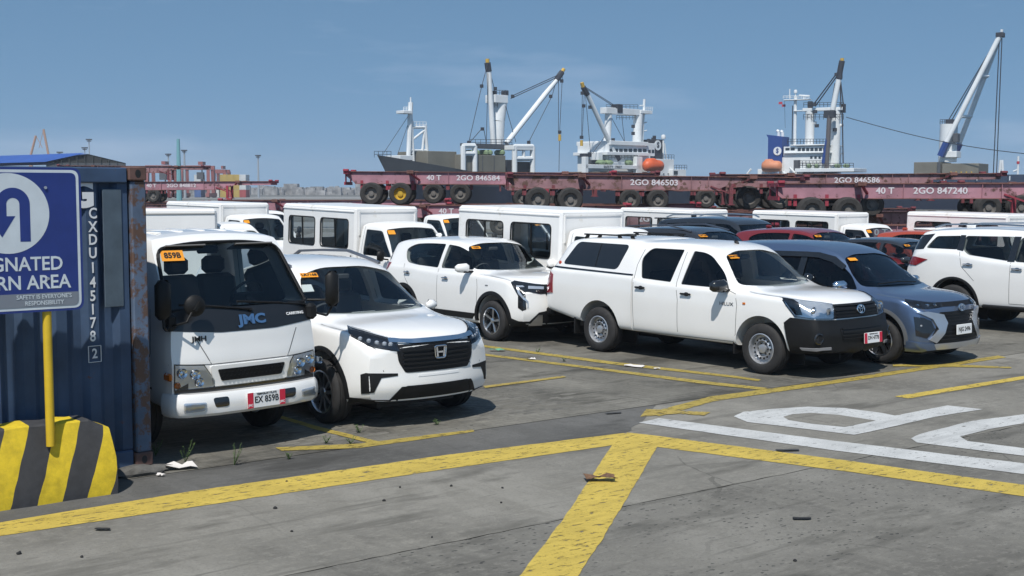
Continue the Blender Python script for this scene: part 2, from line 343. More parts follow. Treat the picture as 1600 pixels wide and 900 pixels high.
def sheet(name, pts, z, mat, parent=None):
    me = bpy.data.meshes.new(name); me.from_pydata([(p[0], p[1], z) for p in pts], [], [tuple(range(len(pts)))])
    bm = bmesh.new(); bm.from_mesh(me)
    bmesh.ops.triangulate(bm, faces=bm.faces)
    for f in bm.faces:
        if f.normal.z < 0: f.normal_flip()
    bm.to_mesh(me); bm.free(); me.materials.append(mat); return link(name, me, parent)
# ground reaching the quay; the sea beyond it to the horizon
BASE = ASPH
g = tag(sheet('ground', [(-300, -30), (300, -30), (300, 150), (-300, 150)], -.03, ASPH), kind='structure')
qw = MB().box((0, 150.3, -2), (600, .6, 3.94)).build('quay_wall', pmat('quay_concrete', (.22, .22, .21), .9, var=.2), None); tag(qw, kind='structure')
sea = pmat('sea_water', (.03, .05, .06), .12, bump=.5, bscale=.6)
tag(sheet('sea', [(-9000, 150.6), (9000, 150.6), (9000, 16000), (-9000, 16000)], -2.2, sea), kind='structure')
# concrete slabs of the road, with an open joint between them
edgeA, edgeB = G(230, 745), G(1560, 557)
ed = (edgeB - edgeA).normalized(); eA = edgeA - ed * 60; eB = edgeB + ed * 120
j0, j1 = G(450, 899), G(1600, 664); jd = (j1 - j0).normalized(); jn = Vector((jd.y, -jd.x, 0))
jA = j0 - jd * 40; jB = j1 + jd * 100
JP = []; k = 0.0
while k < (jB - jA).length: JP.append(jA + jd * k + jn * random.uniform(-.008, .008)); k += .12 if 34 < k < 62 else 1.5
tag(sheet('concrete_road', [p - jn * random.uniform(.002, .009) for p in JP] + [eB, eA], 0, CONC), kind='structure')
tag(sheet('worn_concrete_road', [JP[0] + jn * 40, JP[-1] + jn * 40] + [p + jn * random.uniform(.002, .010) for p in reversed(JP)], 0, CONC2), kind='structure')
en = Vector((-ed.y, ed.x, 0))
tag(sheet('parking_lot', [eA + en * .02, eB + en * .02, eB + en * 130, eA + en * 130], 0, LOT), kind='structure')
# darker asphalt strip between the lot and the yellow line
pix = [(-120, 875), (0, 829), (300, 782), (560, 742), (800, 706), (940, 686), (985, 672), (1010, 655)]
pts = [G(*p) for p in pix]; strip = []
for a, b in zip(pts[:-1], pts[1:]):
    for k in range(6): q = a.lerp(b, k / 6); strip.append(q + en * random.uniform(-.03, .03))
strip += [edgeA + ed * (G(1030, 634) - edgeA).dot(ed) - en * .01, eA + ed * (pts[0] - eA).dot(ed) - en * .01]
tag(sheet('asphalt_strip', strip, .002, ASPH), kind='structure')
# ---- painted markings
def band(name, a, b, wd, mat, z=.008, cut=(0, 0)):
    d = (b - a).normalized(); n = Vector((-d.y, d.x, 0)) * wd / 2
    return tag(sheet(name, [a - n, b - n + d * cut[1], b + n, a + n], z, mat), kind='structure')
ZC = [0.0]
def pband(name, pix, mat, z=.008, n=7):
    P_ = [G(*p) for p in pix]; q = []
    for a, b in zip(P_, P_[1:] + P_[:1]):
        m_ = max(1, min(60, int((b - a).length / .10)))
        for k in range(m_): q.append(a.lerp(b, k / m_) + Vector((random.uniform(-.005, .005), random.uniform(-.005, .005), 0)))
    ZC[0] += .0003; return tag(sheet(name, q, .0035 + ZC[0], mat), kind='structure')
pband('yellow_line', [(-60, 831), (0, 817), (300, 768), (700, 711), (975, 677), (1018, 684), (945, 698), (700, 733), (300, 793), (0, 838), (-60, 850)], YEL)
pband('yellow_line', [(980, 676), (1030, 682), (1330, 721), (1620, 761), (1620, 779), (1330, 738), (1027, 699), (1016, 697), (968, 690)], YEL, .0085)
pband('yellow_line', [(972, 684), (1022, 686), (1028, 696), (1000, 745), (938, 848), (900, 905), (860, 960), (770, 960), (808, 905), (880, 812), (925, 745), (955, 697)], YEL, .009)
pband('white_stop_line', [(998, 661), (1030, 654), (1300, 689), (1620, 727), (1620, 744), (1300, 704)], WHT)
pband('white_road_letter', [(1146, 651), (1162, 644), (1200, 640), (1262, 636), (1318, 638), (1380, 646), (1398, 650), (1480, 634), (1536, 640), (1460, 652), (1360, 675), (1334, 680), (1310, 677), (1228, 667), (1168, 660)], WHT)
# the counter of that letter shows the road again
tag(sheet('letter_counter', [G(*p) for p in [(1224, 652), (1238, 648), (1266, 646), (1310, 649), (1368, 658), (1320, 668), (1270, 663), (1232, 657)]], .0075, CONC), kind='structure')
pband('white_road_letter', [(1424, 686), (1436, 679), (1520, 658), (1600, 648), (1680, 640), (1680, 652), (1600, 662), (1545, 671), (1500, 683), (1512, 690), (1600, 701), (1680, 711), (1680, 724), (1600, 713), (1470, 697), (1432, 692)], WHT)
pband('thin_yellow_line', [(1397, 620), (1600, 588), (1640, 582), (1640, 587), (1600, 593), (1420, 623)], YEL)
for pixl in ([(1012, 646), (1110, 620), (1300, 595), (1560, 556), (1572, 559), (1310, 599), (1118, 627), (1030, 651)], [(430, 700), (560, 694), (640, 684), (738, 672), (742, 675), (640, 690), (560, 701), (440, 705)]):
    pband('bay_front_line', pixl, YELM)
for pixl in ([(750, 539), (960, 566), (1150, 588), (1190, 594), (1184, 596), (1140, 590), (950, 569), (750, 542)], [(748, 552), (950, 577), (1100, 596), (1200, 607), (1190, 610), (1095, 600), (945, 580), (748, 555)],
             [(425, 646), (500, 668), (590, 690), (600, 694), (580, 694), (490, 671), (420, 649)], [(1395, 570), (1490, 570), (1580, 574), (1580, 576), (1490, 574), (1395, 573)], [(1010, 640), (1110, 645), (1100, 650), (1060, 647), (1000, 652)],
             [(755, 604), (880, 588), (885, 590), (758, 607)]):
    pband('bay_line', pixl, YELM if pixl[0][0] > 420 and pixl[0][1] < 660 and pixl[0][0] not in (755, 1010) else YELW)
# ---- individual paving blocks along the front of the lot
pvm = MB().box((0, 0, 0), (.205, .098, .05), bev=.008).mesh('paving_block', pmat('paving_block', (.125, .118, .101), .9, var=.35, vscale=9, bump=.4, bscale=60))
pvm2 = MB().box((0, 0, 0), (.205, .098, .05), bev=.008).mesh('paving_block', pmat('paving_block_pale', (.165, .155, .132), .9, var=.3, vscale=7, bump=.4, bscale=60))
lot = bpy.data.objects['parking_lot']; o0 = G(455, 694)
cnt = 0
for r_ in range(15):
    for k in range(20):
        p = o0 + ed * ((k + (r_ % 2) * .5) * .212 - .1) + en * (r_ * .105 - .05)
        q = (p - edgeA).dot(en)
        if q < .06 or random.random() < max(0, .12 * (k - 12)) + max(0, .16 * (r_ - 9)): continue
        o = link('paving_block', pvm if random.random() < .6 else pvm2, lot); o.location = (p.x, p.y, -.0235 + random.uniform(-.0025, .002)); o.rotation_euler = (random.uniform(-.015, .015), random.uniform(-.015, .015), math.atan2(ed.y, ed.x) + random.uniform(-.02, .02)); cnt += 1
# ================================================================== VEHICLES
# local frame: +x forward, +y to the vehicle's left, origin on the ground below the front axle
def section(S, x, ins=0.0, zb=None):
    W = S['W'](x) - ins; zt = S['zt'](x) - ins; zs = min(S['zs'](x), zt - .03); Wt = min(S['Wt'](x) - ins * .8, W - .02); b = S['zb'](x) if zb is None else zb
    H = zs - b; cr_ = S.get('crown', .045)
    A = (W - S.get('sh', .045), zs); C = (Wt, max(zt - cr_ - .02, zs + .004))
    cage = [(0, b), (W * .5, b + .002), (W - .11, b + .004), (W - .035, b + .03), (W - .008, b + .14 * H + .01), (W, b + .42 * H), (W, b + .66 * H), (W - .012, b + .86 * H), (W - .02, b + .95 * H), A,
            (A[0] * .5 + C[0] * .5 + S.get('belly', .012), A[1] * .5 + C[1] * .5), C, (Wt - .06, zt - cr_ * .75 if zt - cr_ * .75 > C[1] else C[1] + .002), (Wt * .62, zt - cr_ * .32 if zt - cr_ * .32 > C[1] + .002 else C[1] + .004), (Wt * .3, zt - cr_ * .07 if zt - cr_ * .07 > C[1] + .004 else C[1] + .006), (0, max(zt, C[1] + .008))]
    p = cage
    for it in range(2):
        q = [p[0]]
        for a, c in zip(p[:-1], p[1:]):
            q += [(a[0] * .75 + c[0] * .25, a[1] * .75 + c[1] * .25), (a[0] * .25 + c[0] * .75, a[1] * .25 + c[1] * .75)]
        q.append(p[-1]); p = q
    return p
def loft(S, x0, x1, n=64, ins=0.0, zb=None, deform=True, K=10):
    xs = []
    for i in range(n + 1):
        t = i / n; t = t * .72 + (.5 - .5 * math.cos(math.pi * t)) * .28; xs.append(x0 + (x1 - x0) * t)
    secs = [section(S, x, ins, zb) for x in xs]; m = len(secs[0]); vs = []; fs = []
    xf, xr = S['xf'], S['xr']
    def dfm(x, y, z):
        if not deform: return (x, y, z)
        ff = S.get('ff', .6); fr = S.get('fr', .5)
        t = max(0, min(1, (x - (xf - ff)) / ff)); t = t * t * (3 - 2 * t) if S.get('smooth', True) else t
        t2 = max(0, min(1, ((xr + fr) - x) / fr)); t2 = t2 * t2 * (3 - 2 * t2)
        W = S['Wmax']
        dx = t * (S['fp'](z) - S.get('cf', .16) * (abs(y) / W) ** S.get('cfe', 2.6)) - t2 * (S['rp'](z) - S.get('cr', .08) * (abs(y) / W) ** 2.6)
        return (x + dx, y, z)
    ring = 2 * m - 2                            # right half (y<0) bottom->top then left half top->bottom
    for x, s in zip(xs, secs):
        for (y, z) in s: vs.append(dfm(x, -y, z))
        for (y, z) in reversed(s[1:-1]): vs.append(dfm(x, y, z))
    for i in range(n):
        for k in range(ring):
            k2 = (k + 1) % ring; fs.append((i * ring + k, i * ring + k2, (i + 1) * ring + k2, (i + 1) * ring + k))
    for end in (0, n):
        base = end * ring; s = secs[end]; x = xs[end]; rows = []
        for j in range(1, m - 1):
            row = [base + j]
            for k in range(1, K):
                y = -s[j][0] + 2 * s[j][0] * k / K; vs.append(dfm(x, y, s[j][1])); row.append(len(vs) - 1)
            row.append(base + ring - j); rows.append(row)
        for a, c in zip(rows[:-1], rows[1:]):
            for k in range(K): fs.append((a[k], a[k + 1], c[k + 1], c[k]))
        fs.append(tuple([base] + rows[0])); fs.append(tuple([base + m - 1] + rows[-1][::-1]))
    me = bpy.data.meshes.new('loft'); me.from_pydata(vs, [], fs)
    bm = bmesh.new(); bm.from_mesh(me); bmesh.ops.remove_doubles(bm, verts=bm.verts, dist=1e-5); bmesh.ops.recalc_face_normals(bm, faces=bm.faces); bm.to_mesh(me); bm.free(); return me
def bvh_of(me):
    return BVHTree.FromPolygons([v.co.copy() for v in me.vertices], [tuple(p.vertices) for p in me.polygons])
def boolean(me, cutters):
    o = link('tmp', me); tmp = []
    for c in cutters:
        k = link('cut', c); tmp.append(k); md = o.modifiers.new('b', 'BOOLEAN'); md.operation = 'DIFFERENCE'; md.solver = 'EXACT'; md.object = k
    bpy.context.view_layer.update(); dg = bpy.context.evaluated_depsgraph_get()
    out = bpy.data.meshes.new_from_object(o.evaluated_get(dg))
    for k in tmp + [o]: bpy.data.objects.remove(k)
    return out
VIEW = {'R': Vector((0, 1, 0)), 'L': Vector((0, -1, 0)), 'F': Vector((-1, 0, 0)), 'B': Vector((1, 0, 0)), 'T': Vector((0, 0, -1))}
def vdir(v):
    if isinstance(v, str): return VIEW[v]
    return Vector(v).normalized()
def patch(bv, pts3, view, off=.004, thick=.012, step=.05, back=False):
    """panel lying on the body: outline pts3 (3D, approximate) projected along view onto the body"""
    d = vdir(view); up = Vector((0, 0, 1)) if abs(d.z) < .9 else Vector((1, 0, 0)); r = d.cross(up).normalized(); up2 = r.cross(d)
    poly = [Vector((Vector(p).dot(r), Vector(p).dot(up2))) for p in pts3]
    bd = []
    for a, b in zip(poly, poly[1:] + poly[:1]):
        n = max(1, int((b - a).length / step))
        for k in range(n): bd.append(a.lerp(b, k / n))
    nb = len(bd); x0 = min(p.x for p in bd); x1 = max(p.x for p in bd); y0 = min(p.y for p in bd); y1 = max(p.y for p in bd)
    def inside(p):
        c = False
        for i in range(nb):
            a, b = bd[i], bd[i - 1]
            if (a.y > p.y) != (b.y > p.y) and p.x < (b.x - a.x) * (p.y - a.y) / (b.y - a.y) + a.x: c = not c
        return c
    pts = list(bd)
    nx = int((x1 - x0) / step); ny = int((y1 - y0) / step)
    for i in range(1, nx + 1):
        for j in range(1, ny + 1):
            p = Vector((x0 + (x1 - x0) * i / (nx + 1), y0 + (y1 - y0) * j / (ny + 1)))
            if inside(p) and min((p - q).length for q in bd) > step * .35: pts.append(p)
    V, E, F, *_ = delaunay_2d_cdt(pts, [(i, (i + 1) % nb) for i in range(nb)], [], 1, 1e-6)
    o3 = []; nn = []
    good = None
    for p in V:
        o = r * p.x + up2 * p.y - d * 6
        h, n, i, ds = bv.ray_cast(o, d)
        if h is None:
            h2 = bv.find_nearest(r * p.x + up2 * p.y + (-d * .8)); h = h2[0]; n = h2[1]
        if n.dot(d) > 0: n = -n
        o3.append(h); nn.append(n)
    mb = MB(); k = len(o3)
    vs = [h + n * off for h, n in zip(o3, nn)] + [h + n * (off - thick) for h, n in zip(o3, nn)]
    fs = [tuple(f) for f in F]
    cnt_ = {}
    for f in F:
        for a, b in zip(f, list(f[1:]) + [f[0]]): cnt_[(a, b)] = 1
    for (a, b) in list(cnt_):
        if (b, a) not in cnt_: fs.append((b, a, a + k, b + k))
    mb.add(vs, fs); return mb
def hit(bv, p, view, off=.004):
    d = vdir(view); o = Vector(p) - d * (Vector(p).dot(d) + 6) if True else None
    h, n, i, ds = bv.ray_cast(o, d)
    if h is None: h, n, i, ds = bv.find_nearest(Vector(p))
    if n.dot(d) > 0: n = -n
    return h + n * off, n
def ribbon(bv, pts3, view, wd=.007, off=.0015, step=.06):
    d = vdir(view); P_ = []
    for a, b in zip(pts3[:-1], pts3[1:]):
        a = Vector(a); b = Vector(b); n = max(1, int((b - a).length / step))
        for k in range(n): P_.append(a.lerp(b, k / n))
    P_.append(Vector(pts3[-1])); H = []
    for p in P_:
        h, n = hit(bv, p, view, off); H.append((h, n))
    vs = []; fs = []
    for i, (h, n) in enumerate(H):
        t = (H[min(i + 1, len(H) - 1)][0] - H[max(i - 1, 0)][0]); s_ = t.cross(n)
        s_ = s_.normalized() * wd / 2 if s_.length > 1e-6 else Vector((wd / 2, 0, 0))
        vs += [h - s_, h + s_]
        if i: fs.append((2 * i - 2, 2 * i - 1, 2 * i + 1, 2 * i))
    return MB().add(vs, fs)
def mirror3(pts): return [(p[0], -p[1], p[2]) for p in pts]
def mview(v):
    if v == 'R': return 'L'
    if isinstance(v, str): return v
    return (v[0], -v[1], v[2])
def both(bv, name, pts3, view, mat, parent, **kw):
    out = []
    for s in (0, 1): out.append(patch(bv, pts3 if s == 0 else mirror3(pts3), view if s == 0 else mview(view), **kw).build(name, mat, parent, angle=30))
    return out
def side(pts, y=-1): return [(x, y, z) for x, z in pts]
def frt(pts, x=1): return [(x, y, z) for y, z in pts]
def rpoly(pts, r): return roundpoly([Vector(p) for p in pts], r)
# ---- wheels
WHEELS = {}
def wheel_meshes(style, r, wd, rim):
    key = (style, r, wd, rim)
    if key in WHEELS: return WHEELS[key]
    t = MB(); h = wd / 2
    prof = [(rim, h - .01), (rim + .012, h), (rim + .04, h + .006), (r - .035, h), (r - .012, h - .018), (r, h - .04)]
    g = .012
    for c_ in (.3, 0, -.3):
        y = c_ * wd; prof += [(r, y + g), (r - .008, y + g * .6), (r - .008, y - g * .6), (r, y - g)]
    prof += [(r, -h + .04), (r - .012, -h + .018), (r - .035, -h), (rim + .04, -h - .006), (rim + .012, -h), (rim, -h + .01)]
    t.lathe([(a, -b) for a, b in prof][::-1], n=44); tyre = t.mesh('tyre', RUBBER, 40)
    b = MB(); b.lathe([(rim + .004, -h + .004), (rim - .008, -h - .002), (rim - .014, -h + .012), (rim - .022, -h + .05), (rim - .03, h - .02), (rim, h - .005)], n=44)
    dk = MB(); met = b
    if style == 'steel':
        y0 = -h + .035
        met.lathe([(rim - .018, y0 + .03), (rim - .05, y0 + .035), (rim - .075, y0 + .005), (rim * .55, y0 - .004), (rim * .47, y0 + .03), (rim * .30, y0 + .034), (rim * .28, y0 - .006), (rim * .16, y0 - .012), (.0001, y0 - .012)], n=44)
        for i in range(14):
            a = 2 * math.pi * i / 14; dk.cyl((math.cos(a) * rim * .64, y0 - .0045, math.sin(a) * rim * .64), (math.cos(a) * rim * .64, y0 + .006, math.sin(a) * rim * .64), .0125, n=10)
        for i in range(6):
            a = 2 * math.pi * i / 6; dk.cyl((math.cos(a) * rim * .38, y0 + .012, math.sin(a) * rim * .38), (math.cos(a) * rim * .38, y0 + .034, math.sin(a) * rim * .38), .011, n=6)
        dk.lathe([(rim * .27, y0 + .036), (rim * .50, y0 + .032)], n=20)
        mm = STEELW
    else:
        ns = {'alloy10': 10, 'alloy5': 5, 'alloy6': 6}[style]; y0 = -h + .02
        dk.lathe([(rim - .02, y0 + .05), (rim * .5, y0 + .055), (.0001, y0 + .05)], n=30)
        for i in range(ns):
            a = 2 * math.pi * i / ns; ca, sa = math.cos(a), math.sin(a)
            def pt(rr, tt, yy): return (rr * ca - tt * sa, yy, rr * sa + tt * ca)
            tw = {'alloy10': .05, 'alloy5': .11, 'alloy6': .0}[style] * rim
            w0, w1 = {'alloy10': (.016, .022), 'alloy5': (.014, .026), 'alloy6': (.028, .036)}[style]
            vs = [pt(rim * .16, -w0, y0 + .012), pt(rim * .16, w0, y0 + .012), pt(rim - .012, tw + w1, y0 - .004), pt(rim - .012, tw - w1 * .6, y0 - .004)]
            vs += [(v[0] * .99, v[1] + .035, v[2] * .99) for v in vs]
            met.add(vs, [(0, 1, 2, 3), (0, 4, 5, 1), (1, 5, 6, 2), (3, 2, 6, 7), (0, 3, 7, 4)])
            if style == 'alloy5':
                vs = [pt(rim * .3, .0, y0 + .014), pt(rim * .36, .05, y0 + .012), pt(rim * .9, .16, y0 + .004), pt(rim * .78, .055, y0 + .01)]
                dk.add(vs + [(v[0], v[1] + .03, v[2]) for v in vs], [(0, 1, 2, 3), (0, 4, 5, 1), (1, 5, 6, 2), (3, 2, 6, 7), (0, 3, 7, 4)])
        met.lathe([(rim * .2, y0 + .03), (rim * .19, y0 + .006), (rim * .12, y0 + .002), (.0001, y0)], n=20)
        mm = ALLOY
    WHEELS[key] = (tyre, met.mesh('rim', mm, 35), dk.mesh('rim_shadow', DARKRIM, 35)); return WHEELS[key]
def put_wheel(parent, x, y, r, ms, steer=0):
    tyre, rim, dk = ms
    o = link('wheel', tyre, parent); o.location = (x, y, r); o.rotation_euler = (0, 0, (0 if y < 0 else math.pi) + steer)
    link('rim', rim, o); link('rim_back', dk, o); return o
def pane_poly(bv, name, pts3, view, mat, parent, inset=.012, step=.12): return patch(bv, pts3, view, off=-inset, thick=.004, step=step).build(name, mat, parent, angle=30)
def lamp_set(bv, t, pts3, vw, step=.03, bowl=None, off=.004):
    c = Vector((0, 0, 0))
    for p in pts3: c += Vector(p)
    c /= len(pts3); big = [tuple(c + (Vector(p) - c) * 1.07) for p in pts3]
    both(bv, 'headlight_gasket', big, vw, GLOSSB, t, off=off - .001, thick=.02, step=step); both(bv, 'headlight', pts3, vw, bowl or LAMPB, t, off=off + .003, thick=.03, step=step); both(bv, 'headlight_lens', pts3, vw, GL_CLEAR, t, off=off + .016, thick=.006, step=step * 1.5)
def interior(t, seats, dash, wheel=None, mat=INTER, bench=None):
    for (x, y, z) in seats:
        b = MB().box((x, y, z), (.46, .46, .16), bev=.05)
        b.box((x - .25, y, z + .32), (.16, .46, .58), M=Matrix.Rotation(R(-12), 4, 'Y'), bev=.05).box((x - .32, y, z + .70), (.11, .26, .18), bev=.04); b.build('seat', mat, t)
    if dash: MB().box(dash[0], dash[1], bev=.06).build('dashboard', mat, t)
    if wheel:
        b = MB(); M = Matrix.Translation(wheel) @ Matrix.Rotation(R(-60), 4, 'Y')
        prof = [(.175 + .014 * math.cos(a), .014 * math.sin(a)) for a in [2 * math.pi * i / 6 for i in range(6)]]
        k = MB().lathe(prof, 'Z', 24, closed=True).box((0, 0, -.02), (.1, .34, .03)).cyl((0, 0, -.02), (0, 0, -.25), .035)
        b.add([M @ Vector(v) for v in k.v], k.f); b.build('steering_wheel', mat, t)
    if bench: MB().box((bench[0], 0, bench[1]), (.5, 1.2, .16), bev=.05).box((bench[0] - .3, 0, bench[1] + .33), (.15, 1.2, .55), bev=.05, M=Matrix.Rotation(R(-12), 4, 'Y')).build('rear_seat', mat, t)
def sticker(bv, t, y, z, txt, view='F', w=.17, h=.075):
    p, n = hit(bv, (0, y, z), view, .004); s = MB()
    rr = Vector((0, 0, 1)).cross(n).normalized(); u = n.cross(rr)
    vs = [p + rr * a * w / 2 + u * b * h / 2 for a, b in ((-1, -1), (1, -1), (1, 1), (-1, 1))]
    o = MB().add(vs, [(0, 1, 2, 3)]).build('windscreen_sticker', STICKER, t, recalc=False)
    if txt: text(txt, h * .72, INK, p + n * .003, n, o, bold=.03, xs=.95)
def plate(t, pos, n, txt, w=.39, h=.14, red=True, size=.07, small=None):
    p = Vector(pos); n = Vector(n).normalized(); rr = Vector((0, 0, 1)).cross(n).normalized(); u = n.cross(rr); M = Matrix((rr, n, u)).transposed().to_4x4()
    o = MB().box((0, 0, 0), (w, .012, h), bev=.004, M=M).build('number_plate', PLATEW, t); o.location = p
    text(txt, size, INK, n * .008, n, o, bold=.012, xs=.9)
    if small: text(small, size * .3, INK, n * .008 + u * h * .36, n, o, bold=.01)
    if red:
        for s in (-1, 1): MB().box(rr * s * w * .425 + n * .0065, (w * .15, .003, h * .97), M=M).build('plate_end', PLATER, o)
    return o
def mirror(bv, t, x, z, mat, out=.99, size=(.13, .22, .16)):
    for s in (-1, 1):
        p, n = hit(bv, (x, s * 1.0, z), 'R' if s < 0 else 'L', 0)
        m = MB().box((0, 0, 0), size, bev=.042); vs = []
        for v in m.v:
            v = Vector(v); k = 1 - .25 * (v.y * s / size[1] + .5); vs.append((v.x * k - .04 * (v.y * s / size[1] + .5), v.y, v.z * k))
        mb = MB().add(vs, m.f); o = mb.build('wing_mirror', mat, t, angle=60); o.location = (x, s * out, z + .02)
        MB().box((.0, 0, 0), (.07, out - abs(p.y) + .02 - size[1] * .2, .035), bev=.01).build('mirror_arm', PLASTIC, o).location = (.01, -s * (size[1] * .35 + .02), -.06)
def handle(bv, t, x, z, mat, w=.17):
    for s in (-1, 1):
        v = 'R' if s < 0 else 'L'; p, n = hit(bv, (x, s, z), v, .0)
        MB().box((0, 0, 0), (w, .03, .028), bev=.01).build('door_handle', mat, t).location = p + Vector((0, s * .026, 0.004))
        cup = MB().lathe([(.042, 0), (.03, .0), (.0001, .001)], n=16); o = cup.build('handle_recess', SEAM if mat != PLASTIC else GLOSSB, t); o.location = p + Vector((0, s * .003, 0)); o.scale = (1.2, 1, .7)
def arch_ring(bv, t, x, z, r0, r1, mat, a0=-8, a1=188, n=26, name='wheel_arch_trim', off=.012, thick=.03, f=1.0, low=None):
    for s in (-1, 1):
        vs = []; fs = []
        for i in range(n + 1):
            a = R(a0 + (a1 - a0) * i / n); c = []
            for rr in (r0, (r0 + r1) / 2, r1):
                q = (x + rr * math.cos(a), s, max(z + rr * math.sin(a), .14)); h, nn = hit(bv, q, 'R' if s < 0 else 'L', 0); c.append((h, nn))
            vs += [c[0][0] - Vector((0, s, 0)) * thick + Vector((0, 0, 0)), c[0][0] + Vector((0, s, 0)) * off, c[1][0] + Vector((0, s, 0)) * off, c[2][0] + Vector((0, s, 0)) * off * .5, c[2][0] - Vector((0, s, 0)) * .02]
            if i:
                for k in range(4): b = 5 * i + k; fs.append((b - 5, b - 4, b + 1, b))
        MB().add(vs, fs).build(name, mat, t, angle=50)
def base_car(name, S, paint, glass_side=GL_TINT, glass_ws=GL_WS):
    """lofted body hollowed out, with window openings, wheel housings, panes and wheels"""
    t = empty(name)
    outer = loft(S, S['xr'], S['xf']); bv = bvh_of(outer)
    cut = []
    c0, c1 = S['cabin']; cut.append(loft(S, c0, c1, n=40, ins=S.get('wall', .075), zb=S.get('floor', .42), deform=False))
    for wp in S['windows']: cut.append(MB().prism(rpoly(*wp), -1.6, 1.6, 'xz').mesh())
    ws = rpoly(*S['ws']); cut.append(MB().prism(ws, S['ws_in'], S['ws_out'], 'yz').mesh())
    if S.get('rw'): rw = rpoly(*S['rw']); cut.append(MB().prism(rw, S['xr'] - .5, c0 + .35, 'yz').mesh())
    wl = MB()
    for ax in S['axles']:
        for s in (-1, 1): cut.append(MB().cyl((ax, s * .42, S['wr'] + S.get('wlift', .03)), (ax, s * 1.6, S['wr'] + S.get('wlift', .03)), S['arch'], n=40).mesh())
    for c in S.get('cuts', []): cut.append(c)
    body = boolean(outer, cut); body.materials.clear(); finish(body, paint, 34); link('body', body, t)
    for wp in S['windows']:
        pl = rpoly(*wp)
        for v, y in (('R', -1), ('L', 1)): pane_poly(bv, 'side_window', side(pl, y), v, glass_side, t)
    pane_poly(bv, 'windscreen', frt(ws), 'F', glass_ws, t, step=.1)
    if S.get('ws_trim', True):
        pass
    if S.get('rw'): pane_poly(bv, 'rear_window', frt(rw), 'B', glass_side, t)
    liner = MB()
    for ax in S['axles']:
        for s in (-1, 1):
            q = MB().lathe([(S['arch'] + .004, .40), (S['arch'] + .004, S['Wmax'] - .06)], n=36, c=(0, 0, 0)); M = Matrix.Translation((ax, 0, S['wr'] + S.get('wlift', .03)))
            fs = [f for f in q.f if sum(q.v[i][2] for i in f) > -.3 * S['arch']]
            liner.add([M @ Vector((v[0], s * v[1], v[2])) for v in q.v], fs)
            liner.box((ax, s * .40, S['wr'] + .1), (S['arch'] * 1.7, .02, S['arch'] * 1.5))
    liner.box(((S['axles'][0] + S['axles'][1]) / 2, 0, S['zb']((S['xf'] + S['xr']) / 2) + .0), (S['axles'][0] - S['axles'][1] + .9, 1.0, .10)); liner.build('wheel_housing', CHASSIS, t)
    ms = wheel_meshes(*S['wheel'])
    for ax in S['axles']:
        for s in (-1, 1): put_wheel(t, ax, s * S['track'], S['wr'], ms)
    return t, bv
def door_seams(bv, t, lines, wd=.008):
    for ln in lines:
        for s in (-1, 1): ribbon(bv, [(x, s, z) for x, z in ln], 'R' if s < 0 else 'L', wd).build('panel_gap', SEAM, t, recalc=False)
def oval_emblem(t, pos, n, sx, sz, mat=CHROME):
    p = Vector(pos); n = Vector(n).normalized(); rr = Vector((0, 0, 1)).cross(n).normalized(); u = n.cross(rr); M = Matrix((rr, n, u)).transposed().to_4x4(); M.translation = p
    b = MB()
    def ell(cx, cz, ax, az, th):
        prof = [(1 + th * math.cos(a), .012 * math.sin(a)) for a in [2 * math.pi * i / 6 for i in range(6)]]
        k = MB().lathe(prof, 'Y', 28, closed=True); b.add([M @ Vector((cx + v[0] * ax, v[1], cz + v[2] * az)) for v in k.v], k.f)
    ell(0, 0, sx, sz, .1); ell(0, sz * .42, sx * .72, sz * .38, .16); ell(0, sz * .02, sx * .30, sz * .88, .26)
    b.build('emblem', mat, t)

